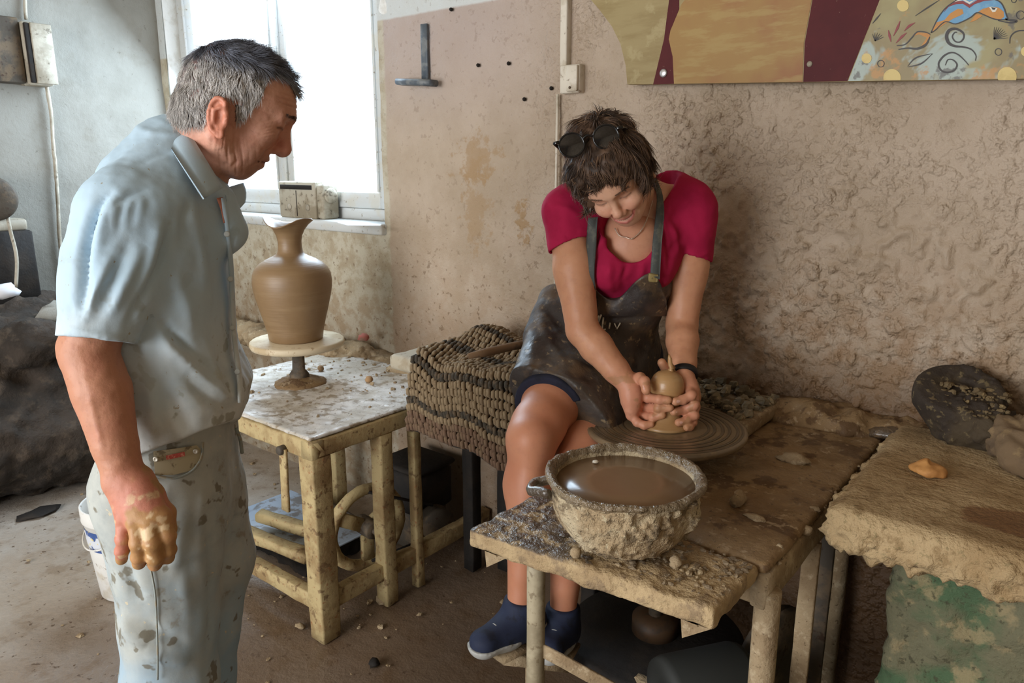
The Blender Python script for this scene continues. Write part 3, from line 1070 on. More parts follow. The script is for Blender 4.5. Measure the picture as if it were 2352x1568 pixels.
for i, (x_, y_, z_) in enumerate(((-.70, 1.36, .312),)):
    obj('clay_scrap', lump((x_, y_, z_ + .014), (.02, .016, .016), 31, 7, .5), M['mud_dry'], smooth=False, label='pale clay scrap lying on the dark flywheel', cat='clay scrap')

# ------------------------------------------------------------------ front bench with the mud pot
fb = thing('front_bench', 'muddy plank bench on pipe legs under the big mud pot', 'bench', (-.65, 1.1, 0))
S = SDF((-.93, .93, TABLE_Z - .07), (-.36, 1.23, TABLE_Z + .03), .006)
pl = [V(-.893, .974, 0), V(-.407, 1.02, 0), V(-.402, 1.201, 0), V(-.891, 1.203, 0)]


def plank_fn(P):
    d = np.full(P.shape[:-1], -1e3, np.float32)
    for i in range(4):
        a, b = pl[i], pl[(i + 1) % 4]
        n = unit(V((b - a)[1], -(b - a)[0], 0))
        d = np.maximum(d, (P - a.astype(np.float32)) @ n.astype(np.float32))
    dz = np.abs(P[..., 2] - (TABLE_Z - .02)) - .02
    q = np.stack([d + .008, dz + .008], -1)
    return np.linalg.norm(np.maximum(q, 0), axis=-1) + np.minimum(q.max(-1), 0) - .008


S.add_fn(plank_fn, (-.9, .95, TABLE_Z - .05), (-.38, 1.21, TABLE_Z + .01))
v, f = S.mesh()
nn = normals(v, f)
v += nn * (fbm(v, 30, 3, 2) * .0035)[:, None]
v = v[:, :]
t = NT('bench_plank_mud')
n1, n2, n3 = t.noise(9, 5, .6), t.noise(26, 5, .65), t.noise(80, 3, .6)
X = t.axis(0)
col = t.mix(t.ramp(n1, .4, .6), lin((178, 154, 116)), lin((150, 126, 92)))
col = t.mix(t.math('MULTIPLY', t.ramp(n2, .5, .62), .7), col, lin((122, 102, 78)))
wet = t.math('MULTIPLY', t.math('SUBTRACT', 1.0, t.ramp(t.math('ADD', X, t.math('MULTIPLY', t.math('SUBTRACT', n1, .5), .4)), -.76, -.62)), t.ramp(t.n('ShaderNodeNewGeometry').outputs['Normal'], .3, .8))
g_ = t.n('ShaderNodeNewGeometry')
sx = t.n('ShaderNodeSeparateXYZ')
t.l(g_.outputs['Normal'], sx.inputs[0])
wet = t.math('MULTIPLY', t.math('SUBTRACT', 1.0, t.ramp(t.math('ADD', X, t.math('MULTIPLY', t.math('SUBTRACT', n1, .5), .4)), -.76, -.62)), t.ramp(sx.outputs[2], .3, .8))
col = t.mix(t.math('MULTIPLY', wet, t.ramp(n2, .4, .52)), col, lin((86, 74, 62)))
t.l(col, t.b.inputs['Base Color'])
rr = t.n('ShaderNodeMapRange')
t.l(wet, rr.inputs['Value'])
rr.inputs['To Min'].default_value = .85
rr.inputs['To Max'].default_value = .28
t.l(rr.outputs[0], t.b.inputs['Roughness'])
nb = t.bump(n2, .9, .012)
t.l(t.bump(n3, .8, .005, nb), t.b.inputs['Normal'])
obj('plank', (v, f), t.m, fb)
for x, y in ((-.792, 1.062), (-.47, 1.075)):
    if x > -.5:
        continue
    obj('pipe_leg', tube([(x, y, z) for z in np.linspace(0, TABLE_Z - .04, 14)], .0185, 18, rough=.001), material('grey_pipe', (168, 156, 130), [(12, .45, .6, (136, 124, 100), .8), (60, .58, .65, (110, 94, 70), .7)], .55, [(50, .3, .003)]), fb)
obj('stretcher', bar((-.785, 1.062, .545), (-.40, 1.20, .40), .006, .03, .002, .0008, hint=(0, 0, 1)), M['mud_dry'], fb)
for a, dx in ((V(-.86, .985, TABLE_Z - .04), .05), (V(-.462, 1.02, TABLE_Z - .04), .05)):
    obj('angle_bracket', join(extrude_poly([a, a + V(dx, .004, 0), a + V(.004, 0, -.034)], (0, .004, 0)), boxg(a + V(0, 0, -.003), a + V(.03, .16, 0), .001)), M['mud_dry'], fb, smooth=False)

PXC, PYC = -.632, 1.118
pot = thing('mud_pot', 'round mud crusted pot full of brown slip on the front bench', 'pot', (PXC, PYC, TABLE_Z))
pp = [(.002, .0), (.06, 0), (.078, .006), (.098, .022), (.116, .045), (.1275, .072), (.133, .1), (.1345, .122), (.137, .131), (.1445, .136), (.1475, .141), (.146, .147), (.139, .149), (.133, .146), (.128, .14), (.1245, .12), (.118, .09), (.1, .055), (.06, .03), (.002, .028)]
PS = 1.0
# pot tilts very slightly, so slip level stays flat
rp = []
for i in range(len(pp) - 1):
    for k in range(4):
        u = k / 4
        rp.append((pp[i][0] * (1 - u) + pp[i + 1][0] * u, pp[i][1] * (1 - u) + pp[i + 1][1] * u))
rp.append(pp[-1])
rp = [(r_, z_ * .94) for r_, z_ in rp]
v, f = lathe(rp, (PXC, PYC, TABLE_Z + .002), 220)
z = v[:, 2] - TABLE_Z
outer = np.arange(len(v)) // 220 < 9 * 4
rim = np.exp(-((z - .134) / .012) ** 2)
d = v - V(PXC, PYC, TABLE_Z + .08)
d = d / (np.linalg.norm(d, axis=1, keepdims=True) + 1e-9)
crust = np.maximum(0, fbm(v, 55, 3, 5, .7) + .1) * .011 + np.maximum(0, fbm(v, 120, 2, 9)) * .006
crust *= np.clip(.6 + fbm(v, 9, 2, 14), .25, 1.3)
amt = np.where(outer, np.clip(z / .02, 0, 1), .25)
v = v + d * (crust * amt)[:, None]
v[:, 2] += rim * fbm(v, 30, 3, 44) * .005
t = NT('mud_pot_crust')
n1, n2, n3 = t.noise(8, 5, .6), t.noise(30, 5, .65), t.noise(90, 3, .6)
col = t.mix(t.ramp(n1, .4, .6), lin((184, 168, 138)), lin((156, 134, 102)))
col = t.mix(t.math('MULTIPLY', t.ramp(n2, .52, .62), .8), col, lin((104, 88, 66)))
col = t.mix(t.math('MULTIPLY', t.ramp(n3, .6, .66), .6), col, lin((200, 186, 154)))
Z = t.axis(2)
wet = t.ramp(t.math('ADD', Z, t.math('MULTIPLY', t.math('SUBTRACT', n2, .5), .02)), TABLE_Z + .126, TABLE_Z + .132)
col = t.mix(t.math('MULTIPLY', wet, .8), col, lin((104, 88, 68)))
t.l(col, t.b.inputs['Base Color'])
rr = t.n('ShaderNodeMapRange')
t.l(wet, rr.inputs['Value'])
rr.inputs['To Min'].default_value = .9
rr.inputs['To Max'].default_value = .1
t.l(rr.outputs[0], t.b.inputs['Roughness'])
nb = t.bump(n2, 1.0, .014)
t.l(t.bump(n3, .9, .007, nb), t.b.inputs['Normal'])
obj('shell', (v, f), t.m, pot)
obj('slip', lathe([(.001, -.012), (.1265, -.012), (.1275, 0), (.06, .0005), (.001, .0005)], (PXC, PYC, TABLE_Z + .123), 64), material('brown_slip', (134, 106, 78), [(6, .4, .65, (128, 100, 74), .7)], .22, [(8, .08, .004)], spec=.35), pot)
hp = V(PXC, PYC, TABLE_Z + .120) - RT * .13
obj('handle', tube(spline([hp + FW * .035, hp - RT * .035 + FW * .03 - V(0, 0, .006), hp - RT * .042 - FW * .01 - V(0, 0, .012), hp - RT * .012 - FW * .045 - V(0, 0, .01)], 16), .0095, 10, rough=.004), M['wet_mud'], pot)
obj('foam_fleck', lump(pz(1368, 1060, TABLE_Z + .126), (.007, .007, .003), 3, 6, .2), material('white_fleck', (222, 214, 196), rough=.3), pot)
obj('mud_crumbs', scatter(rng, 330, lambda r: (-.41 - .2 * r.random() ** 1.2, 1.03 + .165 * r.random() ** .7, TABLE_Z - .001), .0018, .0075, .5), material('grey_mud_crumbs', (124, 108, 86), [(30, .5, .6, (160, 140, 108), .8)], .85), label='grey mud crumbs scattered right of the pot on the bench', cat='mud crumbs', smooth=False, kind='stuff')
obj('wet_mud_smear', scatter(rng, 260, lambda r: (-.86 + .22 * r.random(), 1.0 + .19 * r.random() ** .6, TABLE_Z - .001), .002, .0085, .22), M['wet_mud'], label='shiny wet mud spread left of the pot on the bench', cat='mud', smooth=False, kind='stuff')
for i, (px, py_, r, lab) in enumerate(((1322, 1268, .011, 'small pinkish clay nugget left of the pot foot'), (1552, 1292, .012, 'pale clay nugget right of the pot foot'))):
    p = pz(px, py_, TABLE_Z + .008)
    obj('clay_nugget', lump((p[0], p[1], TABLE_Z + r * .7), (r, r, r), 90 + i, 7, .3), M['mud_dry'], label=lab, cat='clay nugget', group='clay nuggets by the pot')

# ------------------------------------------------------------------ stone slab on the right
SZ = .87
S = SDF((-.42, 1.30, SZ - .14), (.75, 2.06, SZ + .05), .0055)


def slab_fn(P):
    q = np.abs(P - np.array([.185, 1.70, SZ - .044], np.float32)) - np.array([.535 - .03, .315 - .03, .044 - .03], np.float32)
    return np.linalg.norm(np.maximum(q, 0), axis=-1) + np.minimum(q.max(-1), 0) - .03


S.add_fn(slab_fn, (-.37, 1.36, SZ - .1), (.74, 2.04, SZ + .01))
v, f = S.mesh()
nn = normals(v, f)
side = 1 - np.clip(nn[:, 2] * 1.3, 0, 1) ** 2
v += nn * ((np.maximum(0, fbm(v, 42, 3, 3, .65) + .15) * .014 * side) + fbm(v, 8, 2, 6) * .003 * (1 - side * .5))[:, None]
t = NT('worn_stone_slab')
n1, n2, n3 = t.noise(6, 5, .6), t.noise(24, 5, .65), t.noise(80, 3, .6)
X, Y = t.axis(0), t.axis(1)
col = t.mix(t.ramp(n1, .4, .6), lin((174, 150, 112)), lin((154, 128, 90)))
col = t.mix(t.math('MULTIPLY', t.ramp(n2, .55, .64), .6), col, lin((128, 104, 68)))
col = t.mix(t.math('MULTIPLY', t.ramp(n3, .6, .66), .4), col, lin((104, 96, 60)))
dx = t.math('DIVIDE', t.math('SUBTRACT', X, .02), .17)
dy = t.math('DIVIDE', t.math('SUBTRACT', Y, 1.52), .075)
dd = t.math('SQRT', t.math('ADD', t.math('MULTIPLY', dx, dx), t.math('MULTIPLY', dy, dy)))
pud = t.math('SUBTRACT', 1.0, t.ramp(t.math('ADD', dd, t.math('MULTIPLY', t.math('SUBTRACT', n1, .5), 1.2)), .9, 1.0))
col = t.mix(t.math('MULTIPLY', pud, .85), col, lin((112, 74, 38)))
t.l(col, t.b.inputs['Base Color'])
rr = t.n('ShaderNodeMapRange')
t.l(pud, rr.inputs['Value'])
rr.inputs['To Min'].default_value = .85
rr.inputs['To Max'].default_value = .4
t.l(rr.outputs[0], t.b.inputs['Roughness'])
nb = t.bump(n2, .8, .014)
t.l(t.bump(n3, .8, .006, nb), t.b.inputs['Normal'])
obj('stone_slab', (v, f), t.m, label='thick rough stone slab with a brown damp patch at the right', cat='slab')
gb = rough_box((-.24, 1.47, 0), (.6, 2.0, SZ - .084), .02, .014, h=.014, scale=22)
M['green'] = material('green_stained_stone', (104, 101, 78), [(5, .46, .62, (58, 92, 62), .75), (16, .5, .62, (150, 134, 100), .7), (60, .58, .66, (64, 62, 44), .8)], .9, [(24, .8, .014), (80, .6, .006)])
obj('stone_plinth', gb, M['green'], label='green stained rough stone block under the slab', cat='stone block')

ves = thing('coal_bowl', 'dark broken bowl crusted with crumbs standing on the slab', 'bowl', (-.22, 1.97, SZ))
S = SDF((-.42, 1.80, SZ - .03), (.02, 2.12, SZ + .2), .005)
S.cone((-.225, 1.965, SZ + .095), (-.205, 1.955, SZ + .03), .098, .07, .02)
S.ell((-.16, 1.93, SZ + .045), (.07, .06, .05), .03)
S.plane((0, 0, SZ + .001), (0, 0, -1))
S.plane((-.22, 1.965, SZ + .125), (.12, -.45, 1), .008)
S.ell((-.21, 1.95, SZ + .155), (.075, .07, .05), .01, 'sub')
v, f = S.mesh()
nn = normals(v, f)
cr = np.clip((v[:, 0] + .27) / .05, 0.05, 1)
v += nn * (np.maximum(-.2, fbm(v, 60, 3, 3)) * .010 * cr)[:, None]
v[:, 2] = np.maximum(v[:, 2], SZ + .0005)
obj('body', (v, f), material('dark_crusted_bowl', (52, 43, 35), [(8, .45, .6, (76, 64, 46), .8), (50, .58, .64, (110, 96, 68), .8)], .85, [(50, .7, .008)]), ves)
obj('crumbs', scatter(rng, 120, lambda r: (lambda a, b: (a, b, SZ + .118 - .42 * max(0, 1.965 - b) - .1 * max(0, a + .2)))(r.uniform(-.27, -.12), r.uniform(1.88, 2.0)), .003, .010), material('bowl_crumbs', (104, 88, 62), [(40, .5, .62, (140, 120, 84), .8)], .9), ves, smooth=False, kind='stuff')
S = SDF((-.28, 1.64, SZ - .02), (-.17, 1.76, SZ + .06), .0035)
oc = pz(2131, 1080, SZ + .008)
S.ell(oc + V(0, 0, .0), (.036, .03, .017), .01)
S.ell(oc + V(-.006, .004, .016), (.016, .012, .009), .01)
S.ell(oc + V(.012, .002, .02), (.012, .01, .006), .006, 'sub')
S.plane((0, 0, SZ + .001), (0, 0, -1))
v, f = S.mesh()
v += normals(v, f) * (fbm(v, 40, 2, 3) * .004)[:, None]
v[:, 2] = np.maximum(v[:, 2], SZ + .0005)
obj('clay_cake', (v, f), material('orange_clay', (190, 138, 80), [(30, .45, .62, (164, 112, 60), .8)], .7, [(60, .4, .004)]), label='orange clay cake lying alone on the stone slab', cat='clay')
S = SDF((-.26, 1.5, SZ - .02), (.3, 2.06, SZ + .2), .007)
S.ell((-.07, 1.90, SZ + .03), (.075, .07, .055), .03)
S.ell((-.03, 1.82, SZ + .025), (.08, .06, .04), .03)
S.cone((-.12, 1.90, SZ + .06), (.02, 1.76, SZ + .02), .022, .018, .03)
S.cone((-.06, 1.94, SZ + .07), (.06, 1.80, SZ + .04), .024, .02, .03)
S.ell((.04, 1.86, SZ + .04), (.16, .11, .06), .03)
S.plane((0, 0, SZ + .001), (0, 0, -1))
v, f = S.mesh()
rd = np.abs(fbm(v * V(1, .55, 1) + v[:, [1, 0, 2]] * V(.6, 0, 0), 26, 2, 3))
v += normals(v, f) * (.012 - .03 * rd)[:, None]
v[:, 2] = np.maximum(v[:, 2], SZ + .0005)
obj('rag', (v, f), material('mud_stiff_rag', (112, 92, 68), [(8, .45, .6, (84, 70, 56), .8), (30, .55, .64, (136, 114, 82), .7)], .9, [(40, .5, .006)]), label='mud stiffened brown rag heaped at the right edge of the slab', cat='rag')

# ------------------------------------------------------------------ things on the walls
M['white_plastic'] = material('yellowed_plastic', (214, 206, 190), [(12, .48, .62, (180, 168, 146), .7), (50, .62, .68, (120, 100, 76), .7)], .5, [(50, .2, .002)])
jb = thing('junction_box', 'cream junction box on the wall above the woman\'s head', 'junction box', pY(1318, 215, WALL_Y - .02))
p0, p1 = pY(1303, 215, WALL_Y - .02), pY(1337, 147, WALL_Y - .02)
obj('box', boxg((p0[0] - .02, WALL_Y - .035, p0[2]), (p1[0], WALL_Y + .005, p1[2]), .004), M['white_plastic'], jb)
obj('cover', boxg((p0[0] + .012, WALL_Y - .046, p0[2] + .004), (p1[0] - .002, WALL_Y - .035, p1[2] - .004), .003), M['white_plastic'], jb)
obj('screw', lathe([(.004, 0), (.004, .003), (.002, .004)], ((p0[0] + p1[0]) / 2, WALL_Y - .046, p0[2] + .015), 10, axis=(0, -1, 0)), M['iron'], jb)
cx0 = pY(1305, 100, WALL_Y)[0]
obj('conduit', boxg((cx0 - .012, WALL_Y - .03, p1[2] - .002), (cx0 + .014, WALL_Y + .004, 2.84), .004), M['white_plastic'], label='white cable conduit running up from the junction box', cat='conduit')
cc = pY(1287, 300, WALL_Y)[0]
obj('cable', tube([(cc, WALL_Y - .018, p0[2]), (cc + .001, WALL_Y - .02, 1.5), (cc - .002, WALL_Y - .018, 1.3), (cc + .001, WALL_Y - .018, 1.0)], .005, 8), M['white_plastic'], label='thin white cable dropping from the junction box behind the woman', cat='cable')
hk = thing('wall_hook', 'dark iron strap hook with crosspiece fixed right of the window', 'hook', pY(957, 195, WALL_Y - .02))
M['blue_iron'] = material('bluish_worn_iron', (84, 92, 100), [(18, .45, .6, (124, 128, 128), .8)], .5, [(40, .3, .004)])
a, b = pY(974, 55, WALL_Y - .01), pY(977, 182, WALL_Y - .01)
obj('strap', bar(b, a, .034, .01, .003, .0012, hint=(0, 1, 0)), M['blue_iron'], hk)
a, b = pY(918, 188, WALL_Y - .045), pY(996, 190, WALL_Y - .045)
obj('crosspiece', bar(a, b, .05, .024, .009, .0015), M['blue_iron'], hk)
nails = [(1038, 22), (1170, 146), (1206, 228), (1100, 150), (1268, 203), (1040, 42)]
for i, (x, y) in enumerate(nails[:5]):
    obj('nail', lathe([(.006, 0), (.007, .006), (.003, .012)], pY(x, y, WALL_Y - .004), 8, axis=(0, -1, 0)), M['dark'], label=['dark nail highest up under the white band', 'dark nail midway between hook and junction box', 'dark nail lowest and left of the junction box', 'dark nail nearest the iron hook', 'dark nail at the foot of the junction box'][i], cat='nail', group='nails in the back wall')

# electric boxes and cables on the left wall
eb_ = thing('fuse_box', 'grimy cream fuse box high on the left wall', 'fuse box', (LEFT_X + .06, 1.5, 1.89))
q0, q1 = pX(58, 50, LEFT_X + .12), pX(134, 195, LEFT_X + .12)
M['grimy'] = material('grimy_cream_plastic', (178, 170, 154), [(9, .42, .6, (140, 130, 112), .8), (40, .6, .66, (90, 78, 62), .7)], .6, [(40, .3, .004)])
obj('box', boxg((LEFT_X - .01, q0[1] - .012, q1[2] - .005), (LEFT_X + .10, q1[1] - .01, q0[2] + .005), .006), M['grimy'], eb_)
obj('side_box', boxg((LEFT_X - .01, 1.2, q1[2] - .0), (LEFT_X + .085, q0[1] - .016, q0[2] + .02), .006), M['iron'], eb_)
obj('gap', boxg((LEFT_X + .10, q0[1] - .004, q1[2] + .004), (LEFT_X + .108, q1[1] - .016, q0[2] - .004), .002), M['dark'], eb_)
obj('cover', boxg((LEFT_X + .108, q0[1] + .014, q1[2]), (LEFT_X + .128, q1[1], q0[2]), .004), M['grimy'], eb_)
obj('shaded_gap', boxg((LEFT_X + .106, q0[1] - .008, q1[2] + .002), (LEFT_X + .122, q0[1] + .013, q0[2] - .002), .003), M['dark'], eb_)  # dark strip in place of the shaded gap beside the cover
cp_ = [pX(x, y, LEFT_X + .025) for x, y in ((105, 190), (116, 250), (122, 330), (128, 390), (133, 470), (138, 560), (150, 640))]
obj('cable', tube(spline(cp_, 24), .009, 8, rough=.002), M['grimy'], label='grey cable running down the left wall from the fuse box', cat='cable')
cp_ = [pX(x, y, LEFT_X + .02) for x, y in ((60, 45), (58, 20), (57, -40), (57, -120))]
obj('cable', tube(spline(cp_, 12), .008, 8), M['grimy'], label='short grey cable rising from the top of the fuse box', cat='cable')
ml = thing('wall_motor', 'round dark motor on a bracket at the left picture edge', 'motor', (LEFT_X + .1, 1.15, 1.2))
mc = pX(-18, 455, LEFT_X + .12)
obj('drum', lathe([(.03, -.1), (.09, -.1), (.098, -.085), (.098, .085), (.09, .1), (.03, .1)], mc, 32, axis=(1, -.3, 0)), M['iron'], ml)
obj('bracket', boxg((LEFT_X, mc[1] - .14, mc[2] - .15), (LEFT_X + .14, mc[1] + .12, mc[2] - .098), .01), M['grimy'], ml)
obj('cabinet', boxg((LEFT_X, mc[1] - .16, .85), (LEFT_X + .16, mc[1] + .13, mc[2] - .15), .01), M['dark'], ml)
cp_ = [pX(x, y, LEFT_X + .19) for x, y in ((14, 482), (24, 530), (38, 590), (37, 660))]
obj('cable', tube(spline(cp_, 16), .008, 8), M['grimy'], label='pale cable hanging from the round dark motor', cat='cable')

# mound of dark clay by the left wall
S = SDF((LEFT_X - .02, .6, -.03), (-3.45, 2.12, 1.08), .016)
S.cone((-3.98, .75, .62), (-3.98, 2.0, .62), .26, .28, .1)
S.cone((-3.85, .75, .3), (-3.85, 2.0, .28), .3, .3, .1)
for i in range(22):
    S.ell((-3.78 + rng.uniform(-.12, .1), rng.uniform(.7, 2.0), rng.uniform(.1, .75)), np.array([.09, .1, .09]) * rng.uniform(.6, 1.2), .05)
S.plane((0, 0, .0), (0, 0, -1))
S.plane((LEFT_X + .075, 0, 0), (-1, 0, 0))
S.plane((0, 1.98, 0), (0, 1, 0))
v, f = S.mesh()
v += normals(v, f) * (fbm(v, 9, 4, 8) * .03)[:, None]
obj('clay_mound', (v, f), material('dark_clay_mound', (62, 53, 45), [(4, .45, .6, (44, 38, 32), .9), (14, .52, .64, (84, 72, 60), .6)], .9, [(18, .8, .02), (60, .5, .006)]), label='dark heap of raw clay against the left wall', cat='clay heap', kind='stuff')
lip = [(75, 650), (150, 655), (200, 660), (200, 800), (150, 780), (120, 740), (90, 715)]
obj('plaster_patch', lump(pX(150, 735, -3.74), (.05, .14, .1), 8, 9, .4), M['wall_left'], label='pale plaster lump sticking out of the dark clay heap', cat='plaster')
obj('white_rag', lump(pX(12, 668, -3.76), (.03, .05, .03), 4, 7, .5), material('white_rag', (210, 210, 214), rough=.8), label='small white rag on top of the clay heap', cat='rag')
for i, (px, py_, s, lab) in enumerate(((150, 1062, (.06, .16, .05), 'pinkish grey sack rag on the floor by the clay heap'), (40, 1085, (.05, .26, .025), 'grey flattened rag at the foot of the clay heap'), (20, 1055, (.05, .2, .03), 'dirty rag at the left picture edge by the clay heap'))):
    p = pz(px, py_, .02)
    v, f = lump(p, s, 60 + i, 16, .5)
    v[:, 2] = np.maximum(v[:, 2], .0)
    obj('floor_rag', (v, f), material('floor_rag_%d' % i, [(132, 112, 104), (140, 134, 130), (118, 106, 98)][i], [(20, .5, .62, (90, 76, 66), .8)], .9, [(30, .5, .01)]), label=lab, cat='rag', group='rags by the clay heap')
p = pz(90, 1178, .0)
obj('floor_clod', lump(p + V(0, 0, .006), (.05, .07, .012), 6, 9, .6), M['dark'], label='dark flat clod on the floor at the left', cat='clod')
for i, (px, py_, r, lab) in enumerate(((340, 1225, .016, ''), (1010, 1330, .018, ''), (730, 1490, .014, ''), (880, 1380, .02, 'grey clod below the second leg of the left table'), (905, 1375, .013, 'small clod beside the left table stretcher'), (860, 1525, .016, 'dark flat clod on the floor in front of the left table'), (690, 1440, .012, 'pale crumb left of the front table leg'))):
    if not lab:
        continue
    p = pz(px, py_, 0)
    obj('floor_clod', lump(p + V(0, 0, r * .4), (r * 1.4, r * 1.2, r * .7), 110 + i, 7, .45), M['dark'] if i == 5 else M['mud_dry'], label=lab, cat='clod', group='clods on the floor')
obj('floor_grit', scatter(rng, 240, lambda r: (r.uniform(-3.6, -1.0), r.uniform(.2, 1.95), -.002), .003, .011, .5), M['mud_dry'], label='loose grit and crumbs over the trodden floor', cat='grit', smooth=False, kind='stuff')

# bucket
BX, BY = -2.60, 1.03
bk = thing('bucket', 'white plastic bucket with a blue label behind the standing man', 'bucket', (BX, BY, 0))
M['bucket'] = material('white_bucket_plastic', (222, 220, 214), [(8, .5, .62, (196, 186, 166), .7), (40, .62, .67, (120, 100, 76), .7)], .4)
obj('shell', lathe([(.002, 0), (.105, 0), (.11, .005), (.128, .2), (.134, .29), (.138, .292), (.141, .3), (.141, .345), (.137, .348), (.133, .343), (.131, .29), (.122, .18), (.104, .012), (.002, .01)], (BX, BY, 0), 48), M['bucket'], bk)
ang = np.linspace(math.radians(180), math.radians(330), 26)
lab_p = []
for zz, rr_ in ((.2, .1288), (.275, .1340)):
    lab_p.append([V(BX + rr_ * math.cos(a), BY + rr_ * math.sin(a), zz) for a in ang])
n = len(ang)
obj('label_band', (np.array(lab_p[0] + lab_p[1]), [[i, i + 1, n + i + 1, n + i] for i in range(n - 1)]), material('blue_label', (58, 84, 140), [(18, .46, .52, (214, 216, 220), .9), (30, .58, .62, (222, 200, 90), .9)], .45), bk)
obj('bail_handle', tube([V(BX + .142 * math.cos(a), BY + .142 * math.sin(a), .31 - .1 * math.sin(a - math.pi)) for a in np.linspace(math.pi, 2 * math.pi, 20)], .003, 6), M['bucket'], bk)

# things on the window sill
dv = thing('meter_box', 'grimy cream meter box standing on the window sill', 'meter', (-2.95, WALL_Y + .03, WZ0 + .012))
m0, m1 = pY(652, 470, WALL_Y + .0), pY(735, 470, WALL_Y + .0)
M['meter'] = material('grimy_meter_case', (168, 160, 142), [(10, .45, .6, (132, 120, 98), .8), (40, .58, .65, (84, 76, 64), .7)], .6, [(40, .3, .004)])
mz0, mz1 = WZ0 + .012, WZ0 + .012 + .165
obj('case', boxg((m0[0], WALL_Y - .025, mz0), (m1[0], WALL_Y + .075, mz1), .008), M['meter'], dv)
obj('end_cap', boxg((m1[0], WALL_Y - .02, mz0), (m1[0] + .05, WALL_Y + .07, mz1 - .01), .012), M['meter'], dv)
obj('knob', lathe([(.032, 0), (.034, .006), (.03, .014), (.012, .016)], (m1[0] + .05, WALL_Y + .02, mz0 + .105), 24, axis=(1, 0, 0)), M['meter'], dv)
obj('top_slot', boxg((m0[0] + .02, WALL_Y - .029, mz1 - .035), (m1[0] - .02, WALL_Y - .025, mz1 - .015), .001), M['dark'], dv)
obj('joint_line', boxg(((m0[0] + m1[0]) / 2 - .002, WALL_Y - .027, mz0 + .01), ((m0[0] + m1[0]) / 2 + .002, WALL_Y - .025, mz1 - .04), .0005), M['dark'], dv)
for kx in (.3, .8):
    obj('dial', lathe([(.014, 0), (.015, .003), (.006, .004)], (m0[0] + (m1[0] - m0[0]) * kx, WALL_Y - .025, mz0 + .05), 16, axis=(0, -1, 0)), M['grimy'], dv)
pp_ = [pz(x, y, WZ0 + .014) for x, y in ((775, 512), (840, 511), (875, 519), (800, 519))]
obj('paper', extrude_poly(pp_, (0, 0, .003)), material('white_paper', (226, 228, 230), rough=.7), label='folded white paper on the sill beside the meter box', cat='paper', smooth=False)

# ------------------------------------------------------------------ painted board, upper right
BYF = WALL_Y - .055
pb = thing('painted_board', 'long painted wooden board with ochre, maroon and dolphin panels on the wall', 'painting', (-.7, WALL_Y - .02, 1.72))


def bp(x, y, off=0.0):
    return pY(x, y, BYF - off)


def flat(pts, off, thick=.0012):
    return extrude_poly([bp(x, y, off) for x, y in pts], (0, thick, 0))


top_y = -210
left_arc = [(1250, -150), (1300, -80), (1340, -20), (1375, 20), (1405, 60), (1425, 100), (1437, 150), (1441, 194)]
outline = left_arc + [(2352, 181), (2600, 178), (2600, -180)]
obj('board', extrude_poly([bp(x, y) for x, y in outline], (0, .022, 0)), material('board_khaki', (152, 135, 92), [(5, .4, .62, (134, 114, 70), .7, (1, 1, 5)), (22, .55, .66, (172, 158, 116), .5)], .55, [(30, .15, .003)]), pb, smooth=False)
OCH = material('board_ochre', (152, 118, 64), [(2.6, .42, .6, (142, 92, 54), .9), (7, .5, .62, (164, 140, 84), .6, (1, 1, 5))], .55)
MAR = material('board_maroon', (84, 30, 32), [(110, .67, .70, (190, 170, 150), .7), (4, .4, .6, (72, 24, 28), .7)], .6, spec=.2)
obj('maroon_panel', flat([(1560, -180), (1525, 90), (1500, 194), (1548, 192), (1548, 150), (1540, 90), (1560, 40), (1560, -40)], .0006), MAR, pb, smooth=False)
obj('ochre_panel', flat([(1660, -180), (1620, -60), (1565, 10), (1540, 70), (1536, 90), (1545, 130), (1548, 192), (1843, 188), (1846, 100), (1864, 0), (1890, -180)], .0010), OCH, pb, smooth=False)
obj('maroon_panel', flat([(1892, -180), (1866, 0), (1848, 100), (1845, 188), (1946, 186), (2020, 0), (2090, -180)], .0008), MAR, pb, smooth=False)
t = NT('dolphin_panel_ground')
n1, n2, n3 = t.noise(6, 4, .6), t.noise(14, 5, .65), t.noise(9, 4, .6, .4)
col = t.mix(t.ramp(n1, .4, .6), lin((146, 136, 86)), lin((130, 113, 66)))
col = t.mix(t.math('MULTIPLY', t.ramp(n3, .54, .62), .8), col, lin((158, 176, 172)))
col = t.mix(t.math('MULTIPLY', t.ramp(n2, .56, .64), .8), col, lin((176, 124, 50)))
col = t.mix(t.math('MULTIPLY', t.ramp(t.noise(18, 5, .6), .6, .66), .8), col, lin((74, 68, 62)))
t.l(col, t.b.inputs['Base Color'])
t.b.inputs['Roughness'].default_value = .45
obj('dolphin_panel', flat([(2092, -180), (2022, 0), (1948, 186), (2352, 180), (2598, 177), (2598, -178)], .0012), t.m, pb, smooth=False)


def stroke(pts, wid, off, mat_, name, n=36):
    P = spline(np.array(pts, float), n)
    w = np.interp(np.linspace(0, 1, n), np.linspace(0, 1, len(wid)), wid)
    T = np.gradient(P, axis=0)
    T = T / (np.linalg.norm(T, axis=1, keepdims=True) + 1e-9)
    N = np.column_stack([-T[:, 1], T[:, 0]])
    a, b = P + N * w[:, None] / 2, P - N * w[:, None] / 2
    vs1 = np.array([bp(x, y, off) for x, y in a] + [bp(x, y, off) for x, y in b])
    f = [[i, i + 1, n + i + 1, n + i] for i in range(n - 1)]
    obj(name, (vs1, f), mat_, pb, smooth=False)


def c3(x, y):                                   # coordinates read in the enlarged corner of the photograph
    return (1900 + x / 5.2035, y / 5.2035)


